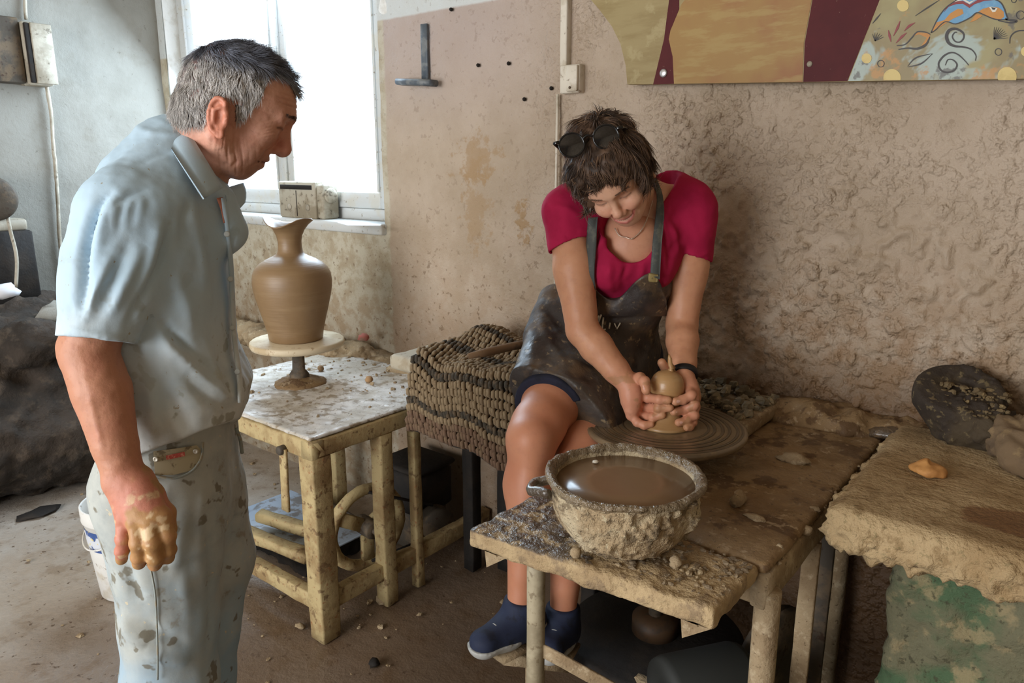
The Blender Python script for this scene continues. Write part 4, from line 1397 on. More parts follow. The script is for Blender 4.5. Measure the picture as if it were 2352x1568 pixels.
INK = material('board_ink', (38, 30, 28), rough=.45)
BLU = material('board_blue', (92, 146, 184), [(30, .5, .6, (120, 166, 192), .6)], .45)
ORA = material('board_orange', (186, 126, 44), [(30, .5, .6, (170, 110, 40), .6)], .45)
RED = material('board_red', (128, 30, 34), rough=.45)
WHI = material('board_white', (214, 210, 196), rough=.5)
CRE = material('board_cream', (206, 184, 118), [(20, .5, .6, (188, 164, 98), .6)], .5)
dol = [c3(*p) for p in ((1240, 390), (1300, 260), (1360, 160), (1420, 90), (1500, 30), (1580, -20), (1680, -60), (1800, -60), (1960, -20), (2060, 20), (2110, 90), (2140, 180), (2150, 230), (2040, 235), (1960, 215), (1880, 180), (1790, 150), (1700, 215), (1540, 285), (1440, 260), (1380, 275), (1290, 360))]
obj('dolphin_body', flat(dol, .0016), BLU, pb, smooth=False)
obj('dolphin_belly', flat([c3(*p) for p in ((1245, 385), (1310, 265), (1400, 240), (1470, 160), (1560, 105), (1615, 110), (1630, 160), (1600, 180), (1500, 225), (1400, 290), (1310, 350))], .0020), ORA, pb, smooth=False)
obj('dolphin_face', flat([c3(*p) for p in ((1790, 150), (1860, 105), (1950, 80), (2050, 90), (2110, 140), (2115, 200), (2070, 235), (1980, 220), (1890, 180))], .0020), ORA, pb, smooth=False)
obj('dolphin_fin', flat([c3(*p) for p in ((1780, 160), (1740, 220), (1705, 268), (1770, 245), (1840, 200), (1855, 185))], .0021), ORA, pb, smooth=False)
obj('red_stripe', flat([c3(*p) for p in ((1390, 150), (1450, 80), (1540, 50), (1620, 45), (1700, 95), (1760, 50), (1880, 10), (2000, 0), (2060, 20), (1960, -25), (1800, -5), (1705, 55), (1620, 10), (1520, 20), (1430, 80))], .0022), RED, pb, smooth=False)
obj('white_stripe', flat([c3(*p) for p in ((1440, 80), (1520, 25), (1620, 0), (1700, 48), (1780, -10), (1700, 25), (1620, -20), (1520, 5))], .0024), WHI, pb, smooth=False)
obj('dolphin_eye', flat([c3(*p) for p in ((1935, 85), (1970, 80), (2035, 100), (2010, 140), (1975, 145))], .0024), WHI, pb, smooth=False)
obj('dolphin_pupil', flat([c3(*p) for p in ((1960, 85), (2015, 95), (2000, 118), (1975, 115))], .0027), INK, pb, smooth=False)
ol = dol + [dol[0]]
stroke(ol, [2.2, 3, 2.2], .0028, INK, 'dolphin_outline', 90)
stroke([c3(*p) for p in ((2130, 215), (2150, 235), (2250, 245), (2250, 262), (2170, 270), (2040, 245))], [3, 5, 4, 2], .0028, INK, 'beak_line')
stroke([c3(*p) for p in ((1690, 780), (1640, 720), (1560, 650), (1480, 628), (1390, 670), (1330, 760), (1360, 840), (1440, 865), (1520, 835), (1550, 770), (1500, 715), (1440, 715), (1410, 780))], [2, 3, 4, 4, 4, 3, 2], .0026, INK, 'scroll_line', 70)
stroke([c3(*p) for p in ((1770, 725), (1775, 660), (1720, 590), (1620, 560), (1520, 550), (1450, 510), (1425, 430), (1460, 360), (1540, 345), (1620, 390), (1630, 450), (1590, 500), (1530, 495), (1495, 440), (1520, 390), (1550, 385))], [2, 3, 5, 8, 6, 4, 3, 3, 2], .0026, INK, 'scroll_line', 80)
stroke([c3(*p) for p in ((2180, 520), (2190, 440), (2250, 380), (2352, 365), (2440, 400))], [2, 3, 2], .0026, INK, 'scroll_line')
stroke([c3(*p) for p in ((830, 545), (930, 530), (1010, 450), (1080, 380), (1180, 385), (1230, 410))], [2, 3, 2], .0026, INK, 'tail_line')
stroke([c3(*p) for p in ((850, 590), (960, 575), (1080, 580), (1180, 530), (1225, 440))], [2, 4, 6, 2], .0026, INK, 'tail_line')
obj('tail_fill', flat([c3(*p) for p in ((1030, 430), (1080, 385), (1190, 395), (1230, 415), (1205, 520), (1110, 570), (1190, 450), (1100, 410))], .0020), ORA, pb, smooth=False)
for a, b, c, m_ in (((790, 430), (840, 330), (870, 250), RED), ((760, 500), (745, 430), (730, 360), RED), ((820, 515), (890, 440), (950, 390), RED), ((920, 370), (980, 310), (1050, 270), RED), ((1050, 190), (1200, 90), (1340, 0), INK), ((960, 800), (1120, 760), (1260, 640), INK), ((960, 790), (1060, 690), (1250, 640), INK), ((540, 280), (590, 220), (640, 160), INK)):
    stroke([c3(*a), c3(*b), c3(*c)], [1, 6 if m_ is RED else 3.5, 1], .0026, m_, 'leaf_stroke', 14)
for ox, oy, n_, r0 in ((1990, 470, 9, 150), (570, 490, 6, 100)):
    for k in range(n_):
        a = math.radians(95 - k * 11 if ox > 1000 else 120 - k * 18)
        stroke([c3(ox, oy), c3(ox + .6 * r0 * math.cos(a) + 10, oy - .6 * r0 * math.sin(a)), c3(ox + r0 * math.cos(a) + 20, oy - r0 * math.sin(a))], [1.5, 1.6, .6], .0026, INK, 'grass_stroke', 8)
for x, y, r in ((905, 68, 70), (470, 697, 60), (775, 930, 105), (2150, 915, 115), (2375, 615, 60)):
    pts = []
    for k in range(28):
        a = 2 * math.pi * k / 28
        X_, Y_ = c3(x + r * math.cos(a), y + r * math.sin(a))
        pts.append((X_, min(Y_, 184)))
    obj('cream_disc', flat(pts, .0024), CRE, pb, smooth=False)
for x, y, r in ((640, 760, 40), (2045, 620, 40), (2310, 180, 50), (2230, 0, 30)):
    stroke([c3(x + r * math.cos(a), y + r * math.sin(a)) for a in np.linspace(0, 6.28, 14)], [1.6, 1.8, 1.6], .0026, INK, 'ring_stroke', 26)
sc = pY(1524, 168, BYF - .001)
obj('screw', lathe([(.011, 0), (.012, .002), (.008, .004), (.002, .0045)], sc, 20, axis=(0, -1, 0)), material('bright_screw', (206, 206, 206), rough=.3, metal=.6), pb)
obj('screw', lathe([(.007, 0), (.007, .002), (.002, .003)], pY(1860, 147, BYF - .001), 14, axis=(0, -1, 0)), M['grimy'], pb)

# ------------------------------------------------------------------ people
SKIN = material('skin', (190, 140, 112), [(60, .5, .66, (170, 112, 90), .18), (14, .45, .65, (196, 136, 112), .15)], .48, [(260, .12, .0008), (70, .10, .002)], spec=.4, attr=True, sss=.12)
SKIN_OLD = material('weathered_skin', (190, 140, 112), [(90, .52, .66, (150, 92, 76), .22), (22, .45, .65, (190, 120, 100), .22), (150, .64, .69, (120, 76, 60), .3)], .52, [(260, .25, .0010), (95, .28, .0022), (40, .18, .003)], spec=.4, attr=True, sss=.1)
HAIRM = material('hair', (90, 80, 70), rough=.58, attr=True, spec=.3)


def col3(c):
    return np.array(lin(c))


def blend(cols, mask, c, amt=1.0):
    m = np.clip(mask, 0, 1)[:, None] * amt
    return cols * (1 - m) + col3(c) * m


def ear(S, sy, e=1.0, k=.004):
    """right ear for sy=-1, left ear for sy=+1, at the canonical head's origin"""
    c = V(-.006, sy * .0775, -.002)
    out = unit(V(-.42, sy * .9, 0))                 # outward normal of the ear disc
    up = unit(V(-.16, 0, 1) - out * (V(-.16, 0, 1) @ out))
    fw_ = np.cross(up, out) * (1 if np.cross(up, out)[0] > 0 else -1)
    Mx = np.stack([fw_, out, up])
    S.ell(c + out * .004, (.0165 * e, .0055, .029 * e), .006, 'add', Mx)
    S.ell(c + out * .012 + fw_ * .002 - up * .002, (.0095 * e, .008, .0155 * e), .004, 'sub', Mx)
    pts = []
    for a in np.linspace(-2.4, 2.0, 12):
        pts.append(c + out * (.0085) + e * (-fw_ * (.0165 * math.cos(a) ) + up * (.0285 * math.sin(a) + .001)))
    pts = [c + out * .006 + e * (fw_ * .009 + up * .012)] + [c + out * .0085 + e * (-fw_ * .016 * math.cos(a) + up * (.029 * math.sin(a))) for a in np.linspace(2.3, -1.2, 11)]
    S.chain(pts, [.0034] * len(pts), .003)
    S.ell(c + out * .006 - up * .029 * e + fw_ * .003, (.0085, .0048, .0085), .005, 'add', Mx)
    S.ell(c + out * .006 + fw_ * .0125 - up * .003, (.0038, .004, .006), .004, 'add', Mx)
    S.chain([c + out * .009 + e * (fw_ * .004 + up * .014), c + out * .0095 + e * (-fw_ * .007 + up * .009), c + out * .0085 + e * (-fw_ * .008 - up * .012)], [.0028, .003, .0028], .003)


def make_head(neck_pts, neck_r, woman, h=.0021, chest=None):
    lo = np.array([-.125, -.105, -.16])
    hi = np.array([.15, .105, .16])
    for q in neck_pts:
        lo = np.minimum(lo, np.array(q) - .085)
        hi = np.maximum(hi, np.array(q) + .085)
    S = SDF(lo, hi, h)
    S.ell((.020, 0, .052), (.098, .077, .086), .01)
    S.ell((.062, 0, .045), (.056, .061, .05), .02)
    S.ell((.052, 0, -.02), (.053, .057, .062), .025)
    S.ell((-.02, 0, .01), (.062, .068, .05), .02)
    for s in (-1, 1):
        if woman:
            S.cone((.108, s * .012, .032), (.09, s * .046, .030), .0105, .009, .016)
            S.ell((.080, s * .040, -.016), (.025, .024, .021), .018)
            S.ell((.088, s * .031, -.024), (.016, .014, .012), .014)
            S.cone((.006, s * .052, -.040), (.064, s * .018, -.076), .017, .015, .022)
        else:
            S.cone((.1115, s * .010, .034), (.092, s * .048, .030), .0118, .010, .012)
            S.ell((.074, s * .043, -.006), (.024, .02, .018), .015)
            S.cone((.004, s * .056, -.042), (.066, s * .020, -.077), .018, .0155, .02)
            S.ell((.066, s * .038, -.045), (.02, .014, .024), .015)
    S.ell((.0725, 0, -.079), (.0175, .022, .0165), .014)
    S.ell((.035, 0, -.068), (.048, .044, .026), .02)
    S.ell((.078, 0, -.052), (.024, .031, .026), .014)
    for s in (-1, 1):
        S.ell((.1185, s * .032, .0135), (.017, .0205, .0135), .013, 'sub')
        S.ell((.0885, s * .0315, .0125), (.0140, .0165, .0125), .004)
        # closed upper lid lowered over the eye, and the crease above it
        S.chain([(.099, s * .018, .0195), (.1015, s * .031, .0225), (.0945, s * .0455, .0185)], [.0022] * 3, .004)
        S.chain([(.1005, s * .019, .0085), (.1022, s * .031, .0062), (.0955, s * .0445, .0085)], [.0016] * 3, .002)
        S.chain([(.1025, s * .019, .0105), (.1045, s * .031, .0084), (.0975, s * .0455, .0105)], [.0011] * 3, .001, 'sub')
        if not woman:
            S.ell((.0905, s * .0315, .0120), (.0148, .0172, .0132), .003)
            S.chain([(.101, s * .018, .0215), (.1045, s * .031, .0240), (.0965, s * .0465, .0190)], [.0032] * 3, .004)
            S.chain([(.094, s * .02, -.004), (.0935, s * .033, -.0085), (.086, s * .046, -.003)], [.0045] * 3, .006)
    # nose
    S.cone((.1085, 0, .022), (.1195, 0, -.018), .0068, .0100, .010)
    S.ell((.1195, 0, -.0215), (.0115, .0122, .0105), .008)
    if not woman:
        S.cone((.112, 0, .012), (.124, 0, -.024), .0075, .0125, .008)
        S.ell((.124, 0, -.026), (.0125, .0135, .0115), .006)
    for s in (-1, 1):
        S.ell((.1085, s * .0122, -.0285), (.0115, .0068, .0082), .006)
        S.ell((.1145, s * .0062, -.0345), (.0055, .0028, .003), .003, 'sub')
    # mouth
    if woman:
        up_l = [(.0880, -.032, -.0455), (.0975, -.015, -.0515), (.0998, 0, -.0528), (.0975, .015, -.0515), (.0880, .032, -.0455)]
        lo_l = [(.0865, -.030, -.0475), (.0935, -.014, -.0625), (.0955, 0, -.0665), (.0935, .014, -.0625), (.0865, .030, -.0475)]
        S.chain(up_l, [.002, .0031, .0034, .0031, .002], .005)
        S.chain(lo_l, [.002, .0038, .0044, .0038, .002], .005)
        gap = [(.0905, -.029, -.0468), (.1015, -.014, -.0572), (.1035, 0, -.0598), (.1015, .014, -.0572), (.0905, .029, -.0468)]
        S.chain(gap, [.0012, .0040, .0048, .0040, .0012], .0015, 'sub')
        for s in (-1, 1):
            S.chain([(.101, s * .019, -.03), (.094, s * .0315, -.041), (.083, s * .037, -.057)], [.0018, .0024, .0014], .009, 'sub')
    else:
        up_l = [(.0875, -.026, -.0555), (.0985, -.011, -.0500), (.1015, 0, -.0492), (.0985, .011, -.0500), (.0875, .026, -.0555)]
        lo_l = [(.0865, -.024, -.0585), (.0955, -.010, -.0622), (.0975, 0, -.0630), (.0955, .010, -.0622), (.0865, .024, -.0585)]
        S.chain(up_l, [.003, .0048, .005, .0048, .003], .006)
        S.chain(lo_l, [.003, .0048, .0052, .0048, .003], .006)
        gap = [(.0895, -.0275, -.0575), (.103, -.010, -.0560), (.1055, 0, -.0557), (.103, .010, -.0560), (.0895, .0275, -.0575)]
        S.chain(gap, [.0012, .0016, .0017, .0016, .0012], .002, 'sub')
        for s in (-1, 1):
            S.chain([(.104, s * .0185, -.0255), (.094, s * .0295, -.040), (.084, s * .0335, -.060)], [.0016, .002, .0012], .009, 'sub')
            for q in range(3):
                S.chain([(.0885 - .003 * q, s * .0475, .006 - .004 * q), (.076 - .003 * q, s * .0555, .006 - .008 * q)], [.0006, .0005], .003, 'sub')
        for q in range(4):
            z = .052 + .0085 * q
            S.chain([(.121 - .012 * q * .35 - .003 * abs(y_) * 0, y_, z - .15 * abs(y_) + .001 * math.sin(40 * y_ + q)) for y_ in np.linspace(-.045, .045, 9)] if False else
                    [(.1185 - .7 * y_ * y_ / .06 - .0012 * q - .0005 * q * q, y_, z + .0015 * math.sin(70 * y_ + q * 2)) for y_ in np.linspace(-.043, .043, 11)], [.0007] * 11, .004, 'sub')
    for s in (-1, 1):
        ear(S, s, .9 if woman else 1.02)
    # neck
    S.chain([(-.016, 0, -.015)] + list(neck_pts), neck_r, .028)
    if not woman:
        for s in (-1, 1):
            S.cone((-.012, s * .058, -.035), np.array(neck_pts[-1]) + V(.045, s * .02, -.0), .012, .011, .018)
        S.ell((.03, 0, -.115), (.016, .012, .016), .02)
        for q in range(3):
            S.chain([(.045 - .02 * q, -.052 + .004 * q, -.07 - .008 * q), (.04 - .014 * q, -.045, -.10 - .01 * q)], [.0012, .001], .008, 'sub')
    if chest:
        chest(S)
    return S.mesh()


def strands(root, nrm, flow, length, rad, rng, seg=4, lift=.35, jitter=.35, gravity=None, clump=0, clumpscale=60, curl=0.0):
    """tapered three-sided hairs, vectorised"""
    n = len(root)
    p = root.copy()
    N = nrm
    d0 = flow(root)
    jit = rng.normal(size=(n, 3)) * jitter
    if clump:
        jit = jit * (1 - clump) + clump * 1.6 * np.stack([vnoise(root, clumpscale, 70 + q) for q in range(3)], 1)
    L = length if isinstance(length, np.ndarray) else np.full(n, length)
    L = L * rng.uniform(.65, 1.2, n)
    pts = [p.copy()]
    for i in range(seg):
        t = i / seg
        d = d0 + jit * (.5 + t) + N * (lift * (1 - 1.5 * t))[..., None] if isinstance(lift, np.ndarray) else d0 + jit * (.5 + t) + N * lift * (1 - 1.3 * t)
        d = d - N * ((d * N).sum(1, keepdims=True) * (.85 if curl else 0)) - N * curl * t + N * (lift * .6 if curl else 0) * (1 - t)
        if gravity is not None:
            d = d + gravity * t
        d = d / (np.linalg.norm(d, axis=1, keepdims=True) + 1e-9)
        p = p + d * (L / seg)[:, None]
        pts.append(p.copy())
    pts = np.stack(pts, 1)
    T = np.gradient(pts, axis=1)
    T /= np.linalg.norm(T, axis=2, keepdims=True) + 1e-9
    a = np.cross(T, N[:, None, :])
    a /= np.linalg.norm(a, axis=2, keepdims=True) + 1e-9
    b = np.cross(T, a)
    R_ = rad if isinstance(rad, np.ndarray) else np.full(n, rad)
    prof = np.concatenate([[.75], np.linspace(1, .12, seg)])
    V_ = np.empty((n, seg + 1, 3, 3))
    for k in range(3):
        an = 2 * math.pi * k / 3
        V_[:, :, k] = pts + (R_[:, None] * prof[None])[..., None] * (math.cos(an) * a + .55 * math.sin(an) * b)
    v = V_.reshape(-1, 3)
    base = np.arange(n)[:, None, None] * (seg + 1) * 3
    i = np.arange(seg)[None, :, None] * 3
    k = np.arange(3)[None, None]
    k2 = (k + 1) % 3
    f = np.stack([base + i + k, base + i + k2, base + i + 3 + k2, base + i + 3 + k], -1).reshape(-1, 4)
    return v, f, (seg + 1) * 3


def sample_surface(v, f, mask_v, n, rng):
    fm = f[mask_v[f].all(1)]
    a = np.linalg.norm(np.cross(v[fm[:, 2]] - v[fm[:, 0]], v[fm[:, 3]] - v[fm[:, 1]]), axis=1)
    idx = rng.choice(len(fm), n, p=a / a.sum())
    w = rng.dirichlet((1, 1, 1, 1), n)
    q = fm[idx]
    N = normals(v, f)
    return (v[q] * w[..., None]).sum(1), (lambda x: x / (np.linalg.norm(x, axis=1, keepdims=True) + 1e-9))((N[q] * w[..., None]).sum(1))


def to_world(v, Rm, O):
    return v @ Rm.T + O


def from_world(p, Rm, O):
    return (np.asarray(p) - O) @ Rm


def finger(S, pts, r0, r1, k=.004):
    rad = np.linspace(r0, r1, len(pts))
    S.chain(pts, rad, k)
    for i in range(1, len(pts) - 1):
        S.ell(pts[i], np.full(3, rad[i] * 1.07), .004)


def nail(p_tip, p_prev, facing, w, l, off):
    """small curved nail plate on a finger end"""
    d = unit(np.asarray(p_tip) - p_prev)
    n = unit(np.asarray(facing) - d * (np.asarray(facing) @ d))
    s = np.cross(d, n)
    c = np.asarray(p_tip) + n * off - d * l * .25
    vs1, f = [], []
    for i, u in enumerate(np.linspace(-1, 1, 5)):
        for j, q in enumerate(np.linspace(-1, 1, 7)):
            ww = w * math.sqrt(max(0.12, 1 - (abs(u) ** 3.0) * .75))
            vs1.append(c + d * u * l * .5 + s * q * ww * .5 - n * (q * q) * w * .22)
    for i in range(4):
        for j in range(6):
            f.append([i * 7 + j, i * 7 + j + 1, (i + 1) * 7 + j + 1, (i + 1) * 7 + j])
    return np.array(vs1), np.array(f)


def on_mesh(px, py_, mv, off=.002, rad=12):
    """front surface point of a mesh under a picture point"""
    d = mv - CAM
    zc = d @ FW
    sx, sy = 1176 + FPX * (d @ RT) / zc, 784 - FPX * (d @ UP) / zc
    m = ((sx - px) ** 2 + (sy - py_) ** 2 < rad ** 2)
    if not m.any():
        return None
    i = np.where(m)[0][np.argmin(zc[m])]
    return pd(px, py_, zc[i] - off)


def folds(v, f, lst, rad=14):
    """raise or sink cloth along lines laid on its surface: (points, height, width)"""
    N = normals(v, f)
    tot = np.zeros(len(v))
    for pts, amp, wid in lst:
        P = [on_mesh(px, py_, v, 0, rad) for px, py_ in pts]
        P = [p for p in P if p is not None]
        if len(P) < 2:
            continue
        P = np.array(P)
        Q = spline(P, 24)
        m = np.all((v > Q.min(0) - 3 * wid) & (v < Q.max(0) + 3 * wid), 1)
        if not m.any():
            continue
        D2 = ((v[m][:, None] - Q[None]) ** 2).sum(2)
        j = D2.argmin(1)
        end = np.sin(np.pi * (j + .8) / 24.6) ** .6
        side = ((v[m] - Q[j]) * N[m]).sum(1)
        tot[m] += amp * end * np.exp(-D2.min(1) / wid ** 2)
    return v + N * tot[:, None]


def man_face(v, f):
    """head size, receding lower face, wrinkles"""
    v = v.copy()
    w = np.clip(v[:, 0] / .07, 0, 1) * np.clip(np.abs(.02 - v[:, 2]) / 1, 0, 1) * (v[:, 2] < .02)
    v[:, 0] -= .22 * np.clip(v[:, 0] / .07, 0, 1) * np.clip(.02 - v[:, 2], 0, .11)
    N = normals(v, f)
    x, y, z = v.T
    n = fbm(v, 30, 2, 77)
    fore = np.clip((z - .044) / .008, 0, 1) * np.clip((.084 - z) / .01, 0, 1) * np.clip((x - .075) / .02, 0, 1)
    d = -.0019 * fore * np.maximum(0, np.sin(z * 2 * math.pi / .0085 + 2.2 * n + 12 * np.abs(y))) ** 2
    crow = np.exp(-(((x - .073) / .014) ** 2 + ((z - .002) / .016) ** 2)) * (np.abs(y) > .04)
    d += -.0015 * crow * np.maximum(0, np.sin((z - .5 * (x - .08)) * 2 * math.pi / .006 + n)) ** 2
    jaw = np.exp(-(((x - .028) / .026) ** 2 + ((z + .062) / .034) ** 2)) * (np.abs(y) > .03)
    d += -.0018 * jaw * np.maximum(0, np.sin((x + .25 * z) * 2 * math.pi / .0125 + 1.2 * n)) ** 2
    chk = np.exp(-(((x - .072) / .012) ** 2 + ((z + .058) / .02) ** 2)) * (np.abs(y) > .02)
    d += -.0013 * chk * np.maximum(0, np.sin((x + .4 * z) * 2 * math.pi / .011 + n)) ** 2
    tem = np.exp(-(((x - .01) / .018) ** 2 + ((z + .03) / .03) ** 2)) * (np.abs(y) > .05)
    d += -.0013 * tem * np.maximum(0, np.sin((x + .1 * z) * 2 * math.pi / .009 + n)) ** 2
    v = v + N * (d + .0004 * fbm(v, 160, 2, 5))[:, None]
    return v * .95


def cloth_dirty(name, base, dirt, spot, z0, z1, amt=.75):
    """work cloth, dusted with clay most heavily below height z1"""
    t = NT(name)
    n1, n2, n3, n4 = t.noise(5, 5, .6), t.noise(13, 5, .65), t.noise(24, 3, .5), t.noise(60, 4, .6)
    low = t.math('SUBTRACT', 1.0, t.ramp(t.math('ADD', t.axis(2), t.math('MULTIPLY', t.math('SUBTRACT', n1, .5), .5)), z0, z1)) if z1 > 1 else t.ramp(t.math('ADD', t.axis(2), t.math('MULTIPLY', t.math('SUBTRACT', n1, .5), .8)), z0, z1)
    col = t.mix(t.math('MULTIPLY', t.ramp(n1, .4, .65), .35), lin(base), lin((186, 194, 194)))
    col = t.mix(t.math('MULTIPLY', low, amt), col, t.mix(t.ramp(n2, .4, .62), lin(dirt), lin([c * .88 for c in dirt])))
    sm = t.math('ADD', .12, t.math('MULTIPLY', low, .75)) if z1 > 1 else 1.0
    col = t.mix(t.math('MULTIPLY', t.math('MULTIPLY', t.ramp(n2, .575, .66), .6), sm), col, lin([c * 1.15 for c in spot]))
    col = t.mix(t.math('MULTIPLY', t.math('MULTIPLY', t.ramp(n3, .605, .65), .75), sm), col, lin([c * .92 for c in spot]))
    col = t.mix(t.math('MULTIPLY', t.ramp(n4, .68, .71), .7), col, lin((206, 190, 156) if z1 < 1 else (150, 134, 100)))
    t.l(col, t.b.inputs['Base Color'])
    t.b.inputs['Roughness'].default_value = .88
    t.b.inputs['Specular IOR Level'].default_value = .15
    nb = t.bump(t.noise(800, 2, .5), .15, .0006)
    t.l(t.bump(t.noise(24, 4, .6), .15, .006, nb), t.b.inputs['Normal'])
    return t.m


# ---------------------------------------------------------------- the standing man
FH = unit(V(FW[0], FW[1], 0))                     # horizontal direction away from the camera
ZZ = V(0, 0, 1)
def MDy(y):
    return float(np.interp(y, [350, 560, 800, 1060, 1250, 1568], [1.285, 1.315, 1.36, 1.415, 1.45, 1.49]))


hip_c = pd(400, 1060, MDy(1060))
man = thing('person', 'grey haired man in muddy pale blue shirt and jeans, standing and looking down', 'person', (hip_c[0], hip_c[1], 0))
# head: looks to the right, slightly away from the camera, bowed
my, mp = math.radians(24), math.radians(15)
hf = RT * math.cos(my) + FH * math.sin(my)
hl = unit(FH * math.cos(my) - RT * math.sin(my))  # his left: away from the camera
hx = hf * math.cos(mp) - ZZ * math.sin(mp)
hz_ = ZZ * math.cos(mp) + hf * math.sin(mp)
MR = np.stack([hx, hl, hz_], 1)
MO = pd(515, 268, 1.20) + hl * .074
nb_w = pd(446, 400, 1.30)
nb_l = from_world(nb_w, MR, MO)
v, f = make_head([tuple(from_world(pd(470, 340, 1.285), MR, MO)), tuple(nb_l)], [.056, .055, .055], False)
v = man_face(v, f)
vc = v / .95
vc[:, 0] += .22 * np.clip(vc[:, 0] / .07, 0, 1) * np.clip(.02 - vc[:, 2], 0, .11)
x, y, z = vc.T
cols = np.tile(col3((208, 158, 136)), (len(v), 1))
nz_ = fbm(v, 40, 3, 3)
cols = blend(cols, .5 + .5 * nz_, (194, 134, 112), .5)
cols = blend(cols, np.exp(-(((x - .118) / .02) ** 2 + (y / .022) ** 2 + ((z + .02) / .022) ** 2)), (190, 108, 92), .7)
cols = blend(cols, np.clip((np.abs(y) - .07) / .006, 0, 1) * (np.abs(x) < .03), (196, 124, 98), .8)
stub = np.clip((-.028 - z) / .02, 0, 1) * np.clip((x - .0) / .03, 0, 1)
cols = blend(cols, stub * (.6 + .4 * nz_), (150, 122, 108), .6)
lipm = np.exp(-((z + .0557) / .0065) ** 2) * (x > .088) * (np.abs(y) < .025)
cols = blend(cols, lipm, (168, 104, 92), .6)
cols = blend(cols, np.exp(-((z + .0557 + 0 * y) / .0016) ** 2) * (x > .088) * (np.abs(y) < .028), (84, 48, 42), .7)
for s in (-1, 1):
    ln3 = spline([(.104, s * .0175, .0108), (.1065, s * .031, .0080), (.0995, s * .0455, .0098), (.090, s * .0510, .0080)], 24)
    dl = np.sqrt(((np.column_stack([x, y, z])[:, None] - ln3[None]) ** 2).sum(2).min(1))
    cols = blend(cols, np.clip((.0034 - dl) / .0022, 0, 1), (84, 52, 44), .8)
    cols = blend(cols, np.exp(-(((z - .022) / .0025) ** 2 + ((y - s * .032) / .016) ** 2)) * (x > .075), (140, 86, 74), .5)
    cols = blend(cols, np.exp(-(((z + .003) / .006) ** 2 + ((y - s * .033) / .013) ** 2)) * (x > .07), (150, 96, 84), .5)
# scalp under the hair
xs = np.interp(z, [-.05, -.03, -.01, .004, .044, .088, .1, .112], [-.03, -.02, .005, .030, .0515, .060, .085, .2])
tuft = (z > .082 + .9 * np.maximum(0, np.abs(y) - .028)) & (x > .05)
x, y, z = (v / .95).T
hair_m = ((x < xs) | tuft) & (z > np.interp(x, [-.1, -.05, -.03, -.012, .012, .02], [-.03, -.032, -.02, .032, .034, -.004]))
near_ear = (np.abs(x + .004) < .028) & (np.abs(z + .002) < .037) & (np.abs(y) > .0735)
hair_m &= ~near_ear
cols[hair_m] = col3((74, 72, 74))
headv, headf, headc = to_world(v, MR, MO), f, cols
rng_np = np.random.default_rng(5)
roots, rn = sample_surface(v, f, hair_m, 15000, rng_np)


def man_flow(p):
    rad_ = p - V(-.045, 0, .115)
    rad_ = rad_ / (np.linalg.norm(rad_, axis=1, keepdims=True) + 1e-6)
    near = np.exp(-((p - V(-.045, 0, .12)) ** 2).sum(1) / .04 ** 2)[:, None]
    return (1 - near) * man_flow0(p) + near * rad_


def man_flow0(p):
    top = (np.clip((p[:, 2] - .07) / .045, 0, 1) * np.clip((p[:, 0] + .05) / .05, 0, 1))[:, None]
    fwd = np.tile(V(1.0, 0, -.12), (len(p), 1))
    down = np.column_stack([.16 - .15 * np.clip(p[:, 0] / .05, -1, 1), 0 * p[:, 0], np.full(len(p), -1.0)])
    return fwd * top + down * (1 - top)


ln = np.where(roots[:, 2] > .09, .027, .018)
ln = np.where((roots[:, 0] > .08) & (roots[:, 2] > .08), .028, ln)
hv, hfc, per = strands(roots, rn, man_flow, ln, np.full(len(roots), .00055), rng_np, 4, .5, .22, clump=.45, clumpscale=90)
dark = np.clip((roots[:, 2] - .068) / .03 + .25 * vnoise(roots, 60, 2), 0, 1)[:, None]
hc = dark * col3((108, 112, 124)) + (1 - dark) * col3((198, 194, 190))
hc = hc * rng_np.uniform(.55, 1.4, (len(roots), 1))
man_hair = (to_world(hv, MR, MO), hfc, np.repeat(hc, per, 0))
# eyebrows
x, y, z = vc.T
eb_m = (np.abs(z - .036 + .12 * np.maximum(0, np.abs(y) - .035)) < .0035) & (x > .07) & (np.abs(y) > .012) & (np.abs(y) < .056)
er, en = sample_surface(v, f, eb_m, 230, rng_np)
bv, bf_, per = strands(er, en, lambda p: np.column_stack([0 * p[:, 0] - .2, np.sign(p[:, 1]), -.35 + 0 * p[:, 0]]), .011, .0004, rng_np, 3, .35, .3)
man_brow = (to_world(bv, MR, MO), bf_, np.tile(col3((104, 92, 86)), (len(bv), 1)))

# right arm and hand
sh_ = pd(288, 500, 1.17)
el_ = pd(203, 812, 1.165)
wr_ = pd(288, 1103, 1.17)
AS = SDF(np.minimum(np.minimum(sh_, el_), pd(285, 1310, 1.16)) - .11, np.maximum(np.maximum(sh_, el_), pd(400, 1180, 1.19)) + .1, .0024)
AS.cone(sh_ + (el_ - sh_) * .25, el_, .046, .0425, .004)
AS.ell(el_ - RT * .026 + V(0, 0, .012), (.019, .019, .022), .012)
fm1 = el_ + (wr_ - el_) * .3
AS.chain([el_, fm1 + RT * .004, el_ + (wr_ - el_) * .72, wr_], [.0425, .0435, .0340, .0290], .004)
AS.cone(el_ + RT * .012, el_ + (wr_ - el_) * .4 + RT * .014, .027, .027, .008)
AS.ell(wr_ - RT * .018 - FH * .014, (.010, .01, .012), .01)
hand_d = {'i': 1.070, 'm': 1.062, 'r': 1.062, 'p': 1.068}
mcp = {'i': pd(373, 1186, 1.161), 'm': pd(341, 1194, 1.151), 'r': pd(310, 1196, 1.151), 'p': pd(283, 1190, 1.159)}
pip = {'i': pd(384, 1232, 1.159), 'm': pd(350, 1247, 1.145), 'r': pd(317, 1247, 1.145), 'p': pd(283, 1238, 1.155)}
